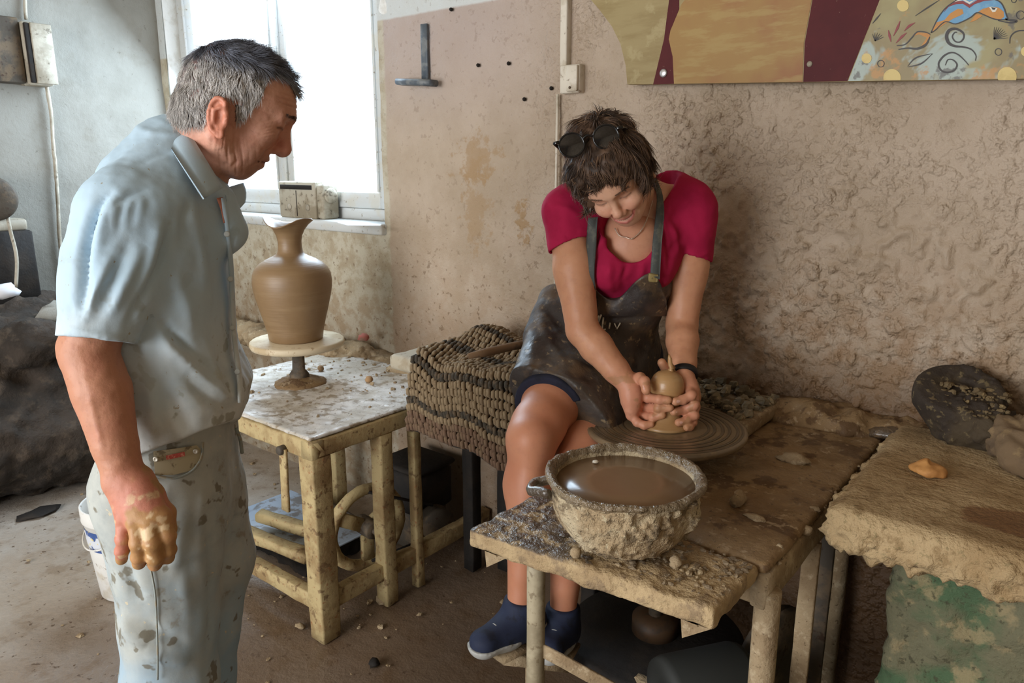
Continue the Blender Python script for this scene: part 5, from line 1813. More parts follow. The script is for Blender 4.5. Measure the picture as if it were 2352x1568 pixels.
dip = {'i': pd(386, 1262, 1.173), 'm': pd(355, 1279, 1.159), 'r': pd(319, 1278, 1.159), 'p': pd(281, 1264, 1.167)}
tip = {'i': pd(385, 1280, 1.189), 'm': pd(356, 1295, 1.177), 'r': pd(319, 1293, 1.177), 'p': pd(279, 1284, 1.183)}
pal = wr_ + (np.mean([mcp[q] for q in mcp], 0) - wr_) * .1
for q, r in (('i', .0145), ('m', .0145), ('r', .0135), ('p', .012)):
    AS.cone(wr_ + (mcp[q] - np.mean([mcp[t_] for t_ in mcp], 0)) * .35, mcp[q], .0175, r, .016)
AS.ell((wr_ + mcp['m']) / 2 + FH * .012, (.03, .022, .04), .02)
for q, r0, r1 in (('i', .0128, .0110), ('m', .0130, .0112), ('r', .0124, .0106), ('p', .0110, .0092)):
    finger(AS, [mcp[q], pip[q], dip[q], tip[q]], r0, r1, .0035)
th_ = [wr_ + RT * .02 + FH * .012, pd(352, 1135, 1.19), pd(382, 1178, 1.193), pd(391, 1215, 1.195)]
AS.chain(th_, [.0175, .0165, .0135, .011], .008)
for q in mcp:
    AS.chain([wr_ + (mcp[q] - wr_) * .35 - FH * .0165, mcp[q] - FH * .009], [.0022, .0026], .008)
# veins along the forearm
AS.chain([el_ - FH * .035 + RT * .012, fm1 - FH * .041 + RT * .01, el_ + (wr_ - el_) * .7 - FH * .031], [.0018] * 3, .008)
v, f = AS.mesh()
v = v + normals(v, f) * (fbm(v, 70, 2, 5) * .0006)[:, None]
cols = np.tile(col3((188, 134, 106)), (len(v), 1))
cols = blend(cols, .5 + .5 * fbm(v, 26, 3, 3), (172, 114, 86), .5)
along = (v - wr_) @ unit(mcp['m'] - wr_)
mudm = np.clip((along - .045 + .05 * fbm(v, 30, 3, 9)) / .02, 0, 1)
cols = blend(cols, np.clip((along + .02) / .05, 0, 1), (196, 122, 104), .6)
cols = blend(cols, mudm, (172, 132, 82), .92)
lite = np.clip((fbm(v, 60, 3, 21) - .42) / .15, 0, 1) * np.clip((along - .02) / .03, 0, 1)
cols = blend(cols, lite, (214, 186, 146), .9)
armv, armf, armc = v, f, cols

# torso, left arm and legs under the clothes (mostly hidden)
BF = unit(RT * math.cos(math.radians(14)) + FH * math.sin(math.radians(14)))   # his front
BL = unit(np.cross(ZZ, BF))
if BL @ FH < 0:
    BL = -BL
TS = SDF(hip_c - V(.35, .35, 1.09), hip_c + V(.35, .35, .5), .012)
chest_c = pd(350, 560, MDy(560))
TS.cone(hip_c + ZZ * .06, chest_c, .09, .10, .04, flat=None)
TS.cone(chest_c + BL * .06, chest_c - BL * .05, .08, .08, .05)
TS.cone(chest_c, nb_w + ZZ * -.02, .07, .046, .05)
fl = []
for s, dx in ((-1, 0.0), (1, .0)):
    hj = pd(436, 1150, 1.50) if s > 0 else pd(352, 1150, 1.36)
    kn = pd(450, 1420, 1.54) if s > 0 else pd(385, 1420, 1.39)
    an_ = V(kn[0], kn[1], .09)
    TS.chain([hj, kn, an_], [.06, .045, .034], .02)
    fl.append((hj, kn, an_, s))
shl = chest_c + BL * .17 + ZZ * .13
TS.chain([shl, shl - ZZ * .28 - BF * .02 + BL * .03, shl - ZZ * .5 + BF * .01 + BL * .03, shl - ZZ * .66 + BF * .02 + BL * .02], [.045, .04, .03, .022], .02)
tv, tf = TS.mesh()
parts = [(headv, headf), (armv, armf), (tv, tf)]
bv_, bf2 = join_np(parts)
bc = np.concatenate([headc, armc, np.tile(col3((188, 130, 100)), (len(tv), 1))])
obj('body', (bv_, bf2), SKIN_OLD, man, cols=bc)
hv_, hf_ = join_np([man_hair[:2], man_brow[:2]])
obj('hair', (hv_, hf_), HAIRM, man, cols=np.concatenate([man_hair[2], man_brow[2]]), label='short grey hair')

# shirt: stacked oval sections read from the silhouette, then sleeve, folds and hem
SHIRT = cloth_dirty('muddy_blue_shirt', (176, 200, 216), (212, 210, 200), (150, 148, 130), 1.1, 1.32, .65)


def sections(rows, bl_half):
    zc, uc, uh, wc = [], [], [], []
    for (py_, xl, xr) in rows:
        a, b = pd(xl, py_, MDy(py_)), pd(xr, py_, MDy(py_))
        wc.append(((a + b) / 2 - hip_c) @ BL)
        zc.append((a[2] + b[2]) / 2)
        ua, ub = (a - hip_c) @ BF, (b - hip_c) @ BF
        uc.append((ua + ub) / 2)
        uh.append((ub - ua) / 2)
    sn, cs = math.sin(math.radians(12)), math.cos(math.radians(12))
    uh = [math.sqrt(max((.926 * h_) ** 2 - (b_ * sn) ** 2, 1e-4)) / cs for h_, b_ in zip(uh, bl_half)]
    o = np.argsort(zc)
    zc, uc, uh, bh, wc = np.array(zc)[o], np.array(uc)[o], np.array(uh)[o], np.array(bl_half)[o], np.array(wc)[o]
    def fn(P):
        q = P - hip_c.astype(np.float32)
        u = q @ BF.astype(np.float32)
        Z = P[..., 2]
        w = q @ BL.astype(np.float32) - np.interp(Z, zc, wc)
        c = np.interp(Z, zc, uc)
        a = np.interp(Z, zc, uh)
        b = np.interp(Z, zc, bh)
        e = 2.4
        r = (np.abs((u - c) / a) ** e + np.abs(w / b) ** e) ** (1 / e)
        d = (r - 1) * np.minimum(a, b) * .9
        return np.maximum(d, np.maximum(Z - zc[-1], zc[0] - Z))
    return fn


rows = [(1075, 255, 545), (1000, 250, 552), (930, 235, 582), (880, 222, 590), (800, 192, 556), (720, 160, 549), (640, 148, 546), (560, 156, 543), (500, 182, 538), (455, 220, 532), (420, 250, 524), (385, 290, 505), (350, 330, 480), (322, 355, 455)]
half = [.168, .17, .168, .166, .164, .166, .172, .178, .176, .168, .145, .115, .085, .062]
MS = SDF(hip_c - V(.30, .30, .12), hip_c + V(.30, .30, .70), .0036)
MS.add_fn(sections(rows, half), hip_c - V(.3, .3, .1), hip_c + V(.3, .3, .68))
MS.cone(pd(496, 470, 1.275), pd(522, 530, 1.285), .032, .034, .04)
# shoulder yoke and right sleeve
slv_a, slv_b = pd(290, 522, 1.185), pd(222, 782, 1.165)
MS.cone(pd(392, 376, 1.29), pd(305, 462, 1.185), .048, .052, .05)
MS.cone(pd(400, 352, 1.292), pd(302, 418, 1.25), .060, .046, .05)
MS.cone(pd(400, 376, 1.33), shl + ZZ * .0, .05, .055, .05)
MS.cone(shl - BL * .015, shl - ZZ * .2 - BF * .02 + BL * .03, .066, .058, .03)
# hem
MS.plane(pd(435, 994, 1.17), unit(-UP * 1.0 + RT * .40), 0, hip_c - V(.36, .36, .3), hip_c + V(.36, .36, .2))
# right sleeve: hollow tube, cut square at its hem, then joined on
ax_ = unit(slv_b - slv_a)
qn = unit(ax_ * 1.0 + RT * .10)
SS = SDF(MS.lo, MS.lo + .01, MS.h)
SS.n = MS.n.copy()
SS.D = np.full(MS.n, .08, np.float32)
SS.chain([slv_a + V(0, 0, .015), (slv_a + slv_b) / 2, slv_b + ax_ * .05], [.076, .066, .052], .03)
SS.plane(slv_b, qn)
SS.cone(slv_b - ax_ * .05, slv_b + ax_ * .03, .041, .048, 0, 'sub')
kk = .022
mm_ = np.maximum(kk - np.abs(MS.D - SS.D), 0) / kk
mm_[np.linalg.norm(np.stack(np.meshgrid(*[MS.lo[k_] + np.arange(MS.n[k_]) * MS.h for k_ in range(3)], indexing='ij'), -1) - slv_b, axis=-1) < .09] = 0
MS.D = np.minimum(MS.D, SS.D) - mm_ * mm_ * kk * .25
v, f = MS.mesh()
v = folds(v, f, [
    ([(392, 515), (375, 580), (352, 650), (330, 700)], -0.0150, 0.0081), ([(372, 520), (350, 600), (325, 680)], 0.0120, 0.0108),
    ([(325, 700), (390, 760), (450, 820), (500, 860)], -0.0120, 0.0090), ([(330, 730), (390, 795), (450, 850)], 0.0105, 0.0117),
    ([(430, 830), (490, 880), (545, 912)], 0.0120, 0.0108), ([(420, 860), (480, 910), (530, 935)], -0.0090, 0.0108),
    ([(250, 450), (215, 500), (196, 560), (190, 640), (188, 720)], -0.0180, 0.0090), ([(270, 450), (240, 500), (222, 570)], 0.0105, 0.0108),
    ([(330, 560), (290, 640), (250, 720)], 0.0105, 0.0108), ([(300, 560), (262, 640), (225, 720)], -0.0105, 0.0108), ([(370, 590), (330, 680), (300, 750)], -0.0090, 0.0081),
    ([(250, 600), (215, 680), (185, 740)], 0.0090, 0.0099), ([(345, 430), (300, 445), (262, 470)], -0.0075, 0.0072), ([(300, 460), (290, 490), (285, 520)], 0.0045, 0.0054), ([(270, 470), (262, 500), (258, 530)], 0.0045, 0.0054), ([(330, 455), (322, 490), (318, 520)], 0.0045, 0.0054),
    ([(450, 480), (470, 560), (480, 650)], 0.0075, 0.0126), ([(500, 560), (505, 660), (510, 760)], -0.0060, 0.0090), ([(400, 620), (430, 700), (450, 760)], 0.0075, 0.0117), ([(340, 870), (350, 940), (345, 1000)], 0.0090, 0.0126), ([(390, 900), (420, 960), (440, 990)], -0.0075, 0.0108),
    ([(480, 780), (500, 840), (520, 900)], 0.0060, 0.0108), ([(300, 370), (360, 350), (400, 345)], -0.0045, 0.0072), ([(445, 450), (430, 500), (425, 560)], -0.0060, 0.0090),
    ([(150, 752), (220, 766), (292, 778)], 0.0033, 0.0036)])
N = normals(v, f)
v = v + N * (fbm(v * V(1, 1, .45), 16, 3, 4) * .003 + fbm(v, 55, 2, 8) * .0008)[:, None]
shirt_v = v
shirt = obj('shirt', (v, f), SHIRT, man, label='pale blue short sleeved work shirt stained with mud')
# collar, placket, buttons, pocket edge
def strip(P, Q, thick, n=26, off=None):
    """thick cloth strip between two guide lines"""
    P, Q = spline(P, n), spline(Q, n)
    nr = []
    for i in range(n):
        tt = P[min(i + 1, n - 1)] - P[max(i - 1, 0)]
        nr.append(unit(np.cross(tt, Q[i] - P[i])))
    nr = np.array(nr)
    if np.mean(nr @ FH) > 0:
        nr = -nr
    m = 5
    top, bot = [], []
    for i in range(n):
        for j in range(m):
            u = j / (m - 1)
            bulge = math.sin(math.pi * u) * thick * 1.2
            top.append(P[i] * (1 - u) + Q[i] * u + nr[i] * (thick + bulge))
            bot.append(P[i] * (1 - u) + Q[i] * u)
    v = np.array(top + bot)
    o = n * m
    f = []
    for i in range(n - 1):
        for j in range(m - 1):
            a, b, c, d = i * m + j, i * m + j + 1, (i + 1) * m + j + 1, (i + 1) * m + j
            f += [[a, b, c, d], [o + d, o + c, o + b, o + a]]
    for i in range(n - 1):
        for j in (0, m - 1):
            f.append([i * m + j, (i + 1) * m + j, o + (i + 1) * m + j, o + i * m + j])
    for j in range(m - 1):
        for i in (0, n - 1):
            f.append([i * m + j, i * m + j + 1, o + i * m + j + 1, o + i * m + j])
    return v, f


ci = [pd(432, 262, 1.38), pd(416, 252, 1.335), pd(418, 268, 1.275), pd(443, 318, 1.225), pd(474, 372, 1.213), pd(510, 432, 1.225)]
co = [pd(412, 300, 1.385), pd(384, 288, 1.335), pd(374, 304, 1.265), pd(399, 352, 1.195), pd(432, 405, 1.178), pd(466, 458, 1.178)]
obj('collar', strip(ci, co, .003), SHIRT, shirt)
obj('collar', strip([pd(506, 436, 1.255), pd(530, 428, 1.29), pd(556, 420, 1.33)], [pd(516, 470, 1.25), pd(538, 486, 1.28), pd(560, 466, 1.33)], .003, 14), SHIRT, shirt)
def sp(x, y, off=.002):
    q = on_mesh(x, y, shirt_v, off)
    return pd(x, y, 1.25) if q is None else q


plk = [sp(505, 455), sp(516, 520), sp(524, 600), sp(528, 690), sp(533, 780), sp(543, 860), sp(546, 925)]
plk2 = [sp(514, 452, -.001), sp(524, 520, -.001), sp(532, 600, -.001), sp(537, 690, -.001), sp(541, 780, -.001), sp(553, 860, -.001), sp(553, 925, -.001)]
obj('placket', strip(plk, plk2, .0025), SHIRT, shirt)
obj('neck_opening', strip([sp(497, 455), sp(506, 480), sp(513, 512)], [sp(512, 452), sp(515, 480), sp(515, 512)], .001, 10), material('throat_skin', (176, 112, 90), rough=.5), shirt)
for q in (.22, .42, .62, .82):
    p = spline(plk, 50)[int(q * 49)]
    obj('button', lathe([(.0045, -.002), (.005, .0015), (.003, .002)], p - FH * .002 + RT * .003, 14, axis=-FH + RT * .4), material('shirt_button', (190, 198, 198), rough=.3), shirt)

# jeans
JEAN = cloth_dirty('muddy_jeans', (146, 172, 190), (182, 176, 158), (112, 102, 80), .45, .85, .65)
JS = SDF(hip_c - V(.36, .36, 1.08), hip_c + V(.36, .36, .16), .005)
jr = [(1000, 236, 553), (1060, 216, 556), (1110, 222, 556), (1180, 255, 556)]
JS.add_fn(sections([(900, 240, 540), (960, 235, 545)] + jr, [.15, .153, .158, .163, .164, .16]), hip_c - V(.3, .3, .15), hip_c + V(.3, .3, .15))
# near leg and far leg
nl = [pd(362, 1120, 1.345), pd(384, 1280, 1.37), pd(388, 1420, 1.39), pd(392, 1568, 1.41)]
nr_ = [.106, .090, .083, .083]
gz = V(nl[3][0], nl[3][1], 0)
JS.chain(nl + [gz + ZZ * .35 - BF * .01, gz + ZZ * .06 - BF * .02], nr_ + [.075, .07], .03)
fl_ = [pd(448, 1120, 1.49), pd(474, 1280, 1.52), pd(456, 1420, 1.54), pd(446, 1568, 1.56)]
gz2 = V(fl_[3][0], fl_[3][1], 0)
JS.chain(fl_ + [gz2 + ZZ * .35, gz2 + ZZ * .06 - BF * .01], [.10, .088, .08, .076, .074, .07], .03)
v, f = JS.mesh()
v = folds(v, f, [([(482, 1180), (490, 1290), (492, 1420), (486, 1560)], -.012, .010), ([(290, 1290), (300, 1345), (330, 1380)], -.012, .014), ([(285, 1410), (300, 1450), (340, 1480)], .010, .014), ([(430, 1180), (410, 1260), (400, 1330)], .006, .014), ([(470, 1120), (500, 1160), (530, 1190)], -.006, .009), ([(330, 1430), (380, 1460), (430, 1480)], -.006, .010), ([(330, 1500), (390, 1520), (440, 1525)], .007, .012), ([(505, 1380), (525, 1400), (540, 1410)], -.006, .010), ([(480, 1100), (470, 1180), (468, 1250)], .005, .012), ([(390, 1110), (370, 1180), (365, 1260)], .005, .014), ([(420, 1300), (430, 1370), (440, 1430)], .005, .012)])
v = v + normals(v, f) * (fbm(v * V(1, 1, .6), 13, 3, 14) * .0042)[:, None]
jeans = obj('jeans', (v, f), JEAN, man, label='faded jeans caked with dried mud')


def jp(x, y, off=.004):
    return on_mesh(x, y, v, off)


SEAM = material('jeans_seam', (144, 152, 148), [(40, .5, .6, (150, 138, 112), .8)], .9)
obj('pocket_edge', tube(spline([jp(345, 1090), jp(400, 1098), jp(440, 1082), jp(462, 1052), jp(466, 1015)], 24), .0022, 6), SEAM, jeans)
cpk = [(352, 1036), (402, 1030), (452, 1022), (462, 1034), (458, 1062), (440, 1080), (400, 1090), (356, 1092)]
pk_v = np.array([jp(x_, y_, .003) for x_, y_ in cpk])
obj('coin_pocket', (np.vstack([pk_v, pk_v.mean(0)[None]]), [[i, (i + 1) % 8, 8] for i in range(8)]), material('pocket_lining', (172, 162, 134), [(30, .56, .62, (100, 88, 66), .8)], .9), jeans)
tg_ = np.array([jp(x_, y_, .0055) for x_, y_ in ((381, 1046), (424, 1037), (425, 1047), (382, 1056))])
tag_o = obj('pocket_tag', (tg_, [[0, 1, 2, 3]]), material('red_tag', (186, 84, 74), [(240, .5, .56, (214, 150, 130), .8)], .8), jeans, smooth=False, label='small red woven tag with worn lettering')
for x_, y_ in ((358, 1054), (450, 1036), (341, 1101)):
    obj('rivet', lathe([(.0045, 0), (.005, .001), (.0035, .002), (.002, .0012)], jp(x_, y_, .004), 14, axis=-FH), material('rivet_metal', (190, 184, 168), rough=.4, metal=.5), jeans)
obj('side_seam', tube(spline([jp(345, 1300, .0015), jp(356, 1360, .0015), jp(360, 1430, .0015), jp(362, 1500), jp(362, 1560)], 24), .0018, 6), SEAM, jeans)
obj('fly_fold', tube(spline([jp(543, 985, .006), jp(552, 1010, .006), jp(556, 1040, .006)], 14), .0035, 6), SEAM, jeans)
for q, gz_ in (('near', gz), ('far', gz2)):
    S = SDF(gz_ - V(.25, .25, .02), gz_ + V(.3, .3, .16), .008)
    S.cone(gz_ - BF * .06 + ZZ * .045, gz_ + BF * .15 + ZZ * .035, .045, .04, .02)
    S.cone(gz_ - BF * .03 + ZZ * .05, gz_ - BF * .03 + ZZ * .1, .045, .045, .02)
    S.plane(gz_, -ZZ)
    obj('shoe', S.mesh(), M['dark'], man)

# ---------------------------------------------------------------- the seated woman at the wheel
wom = thing('person', 'woman in raspberry t-shirt and dark apron, seated and shaping clay with both hands', 'person', (-1.05, 1.68, .87))
WRM = np.array([[0.367, 0.923, -0.118], [-0.73, 0.207, -0.651], [-0.576, 0.325, 0.75]])
WRM[:, 0] = unit(WRM[:, 0])
WRM[:, 1] = unit(WRM[:, 1] - WRM[:, 0] * (WRM[:, 1] @ WRM[:, 0]))
WRM[:, 2] = np.cross(WRM[:, 0], WRM[:, 1])
WO = V(-0.925, 1.551, 1.47)
WSC = .93


def wl(p):
    return from_world(p, WRM, WO) / WSC


neck_base = pd(1475, 462, 1.885)
chest_w = pd(1452, 560, 1.90)
stern = pd(1432, 560, 1.845)


def w_chest(S):
    S.cone(wl(pd(1400, 470, 1.90)), wl(pd(1545, 465, 1.92)), .05, .05, .05)
    S.ell(wl(pd(1450, 545, 1.905)), (.075, .10, .07), .05)


v, f = make_head([tuple(wl(pd(1462, 430, 1.83))), tuple(wl(neck_base)), tuple(wl(chest_w))], [.05, .05, .058, .08], True, .0024, w_chest)
v[:, 1] *= .97
x, y, z = v.T
cols = np.tile(col3((214, 170, 142)), (len(v), 1))
cols = blend(cols, .5 + .5 * fbm(v, 34, 3, 3), (202, 150, 122), .5)
headlike = z > -.12
cols = blend(cols, np.exp(-(((x - .09) / .03) ** 2 + ((np.abs(y) - .036) / .02) ** 2 + ((z + .02) / .02) ** 2)), (214, 146, 124), .6)
cols = blend(cols, np.exp(-(((x - .118) / .018) ** 2 + (y / .018) ** 2 + ((z + .022) / .016) ** 2)), (210, 144, 122), .5)
up_m = np.exp(-((z + .0525 - 6 * y * y) / .0036) ** 2) * (x > .084) * (np.abs(y) < .032)
lo_m = np.exp(-((z + .0665 - 20 * y * y) / .0048) ** 2) * (x > .082) * (np.abs(y) < .029)
cols = blend(cols, np.maximum(up_m, lo_m), (186, 92, 92), .85)
for s in (-1, 1):
    cols = blend(cols, np.exp(-((z - .0085 - 8 * (np.abs(y) - .031) ** 2) / .0018) ** 2) * (x > .085) * (np.abs(y - s * .032) < .0150), (70, 48, 42), .9)
    cols = blend(cols, np.exp(-(((z - .018) / .005) ** 2 + ((y - s * .032) / .014) ** 2)) * (x > .08), (176, 124, 104), .5)
whead = (to_world(v * WSC, WRM, WO), f, cols)
wv_l, wf_l = v, f
# teeth
tv_ = []
teeth = []
for k in range(-4, 5):
    yy = k * .0052
    c = V(.0962 - 9 * yy * yy, yy, -.0570 + 8 * yy * yy)
    teeth.append(lump(to_world((c * WSC)[None], WRM, WO)[0], (.0026, .0026, .0036), 3 + k, 5, .05))

# hair volume and locks
HS = SDF((-.14, -.13, -.09), (.15, .13, .19), .0035)
HS.ell((.012, 0, .060), (.106, .092, .094), .02)
HS.ell((.055, .0, .092), (.062, .076, .052), .03)
HS.ell((-.042, -.008, .088), (.076, .078, .072), .03)
HS.ell((-.02, -.03, .12), (.05, .05, .04), .03)
HS.ell((-.055, 0, .03), (.06, .078, .07), .03)
HS.ell((.03, .052, .045), (.05, .038, .052), .03)
HS.ell((.03, -.056, .045), (.055, .038, .06), .03)
HS.cone((.06, -.062, .05), (.066, -.072, .005), .024, .014, .02)
HS.cone((.02, .07, .03), (.035, .072, -.005), .02, .010, .02)
HS.cone((-.02, -.07, .01), (-.005, -.074, -.035), .022, .012, .02)
HS.cone((-.05, .05, -.01), (-.05, .045, -.05), .03, .018, .02)
HS.cone((-.05, -.05, -.01), (-.05, -.045, -.05), .03, .018, .02)
# keep the face clear
HS.ell((.138, .006, -.010), (.058, .062, .072), .02, 'sub')
HS.ell((.10, .052, -.01), (.035, .034, .052), .012, 'sub')
hv0, hf0 = HS.mesh()
N0 = normals(hv0, hf0)
hv0 = hv0 + N0 * (fbm(hv0, 28, 3, 3) * .007)[:, None]
rngw = np.random.default_rng(8)
allm = hv0[:, 2] > -.07
roots, rn = sample_surface(hv0, hf0, allm, 17000, rngw)


def wflow(p):
    q = p - V(-.035, .01, .13)
    q = q * V(1, 1.15, 1)
    r_ = q / (np.linalg.norm(q, axis=1, keepdims=True) + 1e-6)
    front = np.clip((p[:, 0] - .02) / .05, 0, 1)[:, None]
    side = np.column_stack([.30 + 0 * p[:, 0], .25 * np.sign(p[:, 1]), -1 + 0 * p[:, 0]])
    fr = np.column_stack([.35 + 0 * p[:, 0], -.35 + .55 * np.clip(p[:, 1] / .05, -1, 1), -.85 + 0 * p[:, 0]])
    sw = np.stack([vnoise(p, 18, 50 + k_) for k_ in range(3)], 1) * .55
    return r_ * .8 + front * fr + (1 - front) * side * .45 + sw


keep = ~((roots[:, 0] > .075) & (roots[:, 2] < .052) & (roots[:, 1] > -.06))
roots, rn = roots[keep], rn[keep]
roots2 = roots - rn * .003
ln_ = np.where(roots[:, 0] > .065, .032, .052) * rngw.uniform(.7, 1.2, len(roots))
hvw, hfw, per = strands(roots2, rn, wflow, ln_, rngw.uniform(.0005, .0016, len(roots)), rngw, 5, .24, .14, clump=.75, clumpscale=45, curl=.72)
hcw = col3((88, 68, 54)) * (rngw.uniform(.6, 1.3, (len(roots), 1)) * np.clip(1 + .9 * vnoise(roots, 45, 91), .35, 1.9)[:, None])
lt = rngw.random(len(roots)) < .10
hcw[lt] = col3((150, 118, 90)) * rngw.uniform(.7, 1.1, (lt.sum(), 1))
gr = (roots[:, 1] < -.05) & (roots[:, 2] < .06) & (rngw.random(len(roots)) < .35)
hcw[gr] = col3((150, 140, 134))
vv_, ff_ = join_np([(hv0, hf0), (hvw, hfw)])
hcol = np.concatenate([col3((78, 60, 47)) * np.clip(1 + 1.1 * fbm(hv0 * V(.5, 1, .5), 60, 2, 17), .35, 1.8)[:, None], np.repeat(hcw, per, 0)])

# arms and hands
shR, elR, wrR = pd(1302, 492, 1.865), pd(1338, 758, 1.835), pd(1447, 888, 1.79)
shL, elL, wrL = pd(1592, 492, 1.90), pd(1566, 748, 1.935), pd(1571, 872, 1.815)
clay_c = V(WX, WYC, 0)


def on_clay(px, py_, r_extra, front=True):
    """point beside the clay's surface under a picture point"""
    o, d = CAM[:2], ray(px, py_)
    dd = d[:2]
    # radius of the clay there from its profile (by height, one refinement)
    t = ((clay_c[:2] - o) @ dd) / (dd @ dd)
    for _ in range(3):
        z = CAM[2] + d[2] * t - WZ
        R_ = np.interp(z, [q[1] for q in cp[1:]], [q[0] for q in cp[1:]]) + r_extra
        b = dd @ (o - clay_c[:2])
        c = (o - clay_c[:2]) @ (o - clay_c[:2]) - R_ * R_
        disc = b * b - (dd @ dd) * c
        t = (-b - math.sqrt(max(disc, 0))) / (dd @ dd)
    return CAM + d * t


def arm(sh, el, wr, outw):
    S = SDF(np.minimum(np.minimum(sh, el), wr) - .13, np.maximum(np.maximum(sh, el), wr) + .13, .0026)
    S.chain([sh, sh + (el - sh) * .45, el], [.051, .0490, .0405], .010)
    S.ell(sh + (el - sh) * .5 + FH * -.006, (.042, .042, .06), .03)
    fa = el + (wr - el) * .3
    S.chain([el, fa, el + (wr - el) * .7, wr], [.0405, .0410, .0325, .0255], .008)
    S.ell(el + FH * .02, (.022, .022, .022), .02)
    return S


RF, LF = {}, {}
fr_ = .0082
RF['i'] = [pd(1459, 902, 1.785), on_clay(1488, 913, .011), on_clay(1514, 917, .0095), on_clay(1534, 919, .0085)]
RF['m'] = [pd(1450, 922, 1.785), on_clay(1482, 934, .012), on_clay(1513, 937, .0095), on_clay(1538, 936, .0085)]
RF['r'] = [pd(1450, 941, 1.785), on_clay(1474, 954, .014), on_clay(1500, 958, .0105), on_clay(1521, 953, .0085)]
RF['p'] = [pd(1452, 955, 1.79), on_clay(1464, 970, .016), on_clay(1480, 977, .012), on_clay(1495, 974, .0085)]
RF['t'] = [pd(1458, 872, 1.80), pd(1470, 868, 1.775), pd(1480, 876, 1.755), pd(1484, 896, 1.742)]
LF['i'] = [pd(1583, 892, 1.795), pd(1588, 908, 1.762), on_clay(1568, 918, .0095), on_clay(1551, 922, .0085)]
LF['m'] = [pd(1593, 912, 1.80), pd(1594, 930, 1.768), on_clay(1570, 942, .0105), on_clay(1548, 946, .0085)]
LF['r'] = [pd(1594, 935, 1.805), pd(1594, 953, 1.775), on_clay(1577, 965, .0105), on_clay(1559, 970, .0085)]
LF['p'] = [pd(1592, 956, 1.81), pd(1591, 970, 1.785), pd(1584, 980, 1.772), pd(1577, 982, 1.765)]
LF['t'] = [pd(1565, 880, 1.84), pd(1552, 868, 1.862), pd(1534, 856, 1.868), pd(1520, 833, 1.858)]
wparts = [whead]
nails_g = []
for sh, el, wr, FG, side in ((shR, elR, wrR, RF, -1), (shL, elL, wrL, LF, 1)):
    S = arm(sh, el, wr, side)
    mc_ = np.mean([FG[q][0] for q in 'imrp'], 0)
    for q, r_ in (('i', .0145), ('m', .0145), ('r', .0138), ('p', .0122)):
        S.cone(wr + (FG[q][0] - mc_) * .35, FG[q][0], .0155, r_, .014)
    S.ell(wr * .45 + mc_ * .55, (.024, .022, .03), .02)
    for q, a_, b_ in (('i', .0122, .0098), ('m', .0125, .0100), ('r', .0120, .0096), ('p', .0108, .0086), ('t', .0142, .0112)):
        finger(S, FG[q], a_, b_, .003)
    S.cone(wr, FG['t'][0], .018, .014, .012)
    kout = unit((mc_ - clay_c) * V(1, 1, 0))
    for q in 'imrp':
        S.ell(FG[q][0] + kout * .006, (.0088, .0088, .0088), .006)
        S.chain([wr + (FG[q][0] - wr) * .3 + kout * .014, FG[q][0] + kout * .0105], [.002, .0026], .006)
    v, f = S.mesh()
    v = v + normals(v, f) * (fbm(v, 80, 2, 5) * .0004)[:, None]
    cols = np.tile(col3((208, 154, 120)), (len(v), 1))
    cols = blend(cols, .5 + .5 * fbm(v, 24, 3, 3), (184, 122, 88), .45)
    dh = np.linalg.norm(v - mc_, axis=1)
    cols = blend(cols, np.clip((.11 - dh) / .07, 0, 1), (204, 140, 114), .7)
    tipd = np.min([np.linalg.norm(v - FG[q][3], axis=1) for q in 'imrpt'], 0)
    cols = blend(cols, np.clip((.016 - tipd + .006 * fbm(v, 90, 2, 8)) / .01, 0, 1), (178, 136, 92), .45)
    cols = blend(cols, np.clip((fbm(v, 50, 3, 31) - .45) / .12, 0, 1) * (dh < .09), (164, 124, 84), .6)
    wparts.append((v, f, cols))
    if side == 1:
        for q in 'imr':
            nails_g.append(nail(FG[q][3], FG[q][2], -FH + UP * .25, .0112, .012, .0100))
    else:
        nails_g.append(nail(FG['t'][3], FG['t'][2], -FH - RT * .6 + UP * .3, .012, .013, .0115))

# legs
hipR, knR, anR = pd(1335, 812, 2.07), pd(1220, 1005, 1.735), pd(1197, 1385, 1.73)
hipL, knL, anL = pd(1425, 822, 2.12), pd(1322, 1075, 1.78), pd(1293, 1400, 1.80)
for hp_, kn, an_ in ((hipR, knR, anR), (hipL, knL, anL)):
    S = SDF(np.minimum(np.minimum(hp_, kn), an_) - .14, np.maximum(np.maximum(hp_, kn), an_) + .14, .0036)
    S.chain([hp_, hp_ + (kn - hp_) * .6, kn + (hp_ - kn) * .12, kn], [.085, .072, .060, .054], .03)
    S.ell(kn - FH * .03 + V(0, 0, .002), (.036, .036, .042), .03)
    ca = kn + (an_ - kn) * .3
    S.chain([kn - ZZ * .01, ca + FH * .014, kn + (an_ - kn) * .62, an_], [.052, .053, .041, .032], .03)
    S.cone(kn + (an_ - kn) * .12 - FH * .03, kn + (an_ - kn) * .8 - FH * .015, .016, .014, .03)
    v, f = S.mesh()
    cols = np.tile(col3((202, 140, 108)), (len(v), 1))
    cols = blend(cols, .5 + .5 * fbm(v, 16, 3, 3), (178, 108, 80), .45)
    wparts.append((v, f, cols))
TS = SDF(np.minimum(hipR, chest_w) - .2, np.maximum(hipL, chest_w) + .22, .012)
pel = (hipR + hipL) / 2
TS.cone(pel, chest_w, .10, .10, .04)
TS.cone(hipR, hipL, .09, .09, .04)
TS.plane((0, 0, .885), (0, 0, -1))
tv, tf = TS.mesh()
wparts.append((tv, tf, np.tile(col3((205, 150, 120)), (len(tv), 1))))
bv_, bf2 = join_np([q[:2] for q in wparts])
wbody = obj('body', (bv_, bf2), SKIN, wom, cols=np.concatenate([q[2] for q in wparts]))
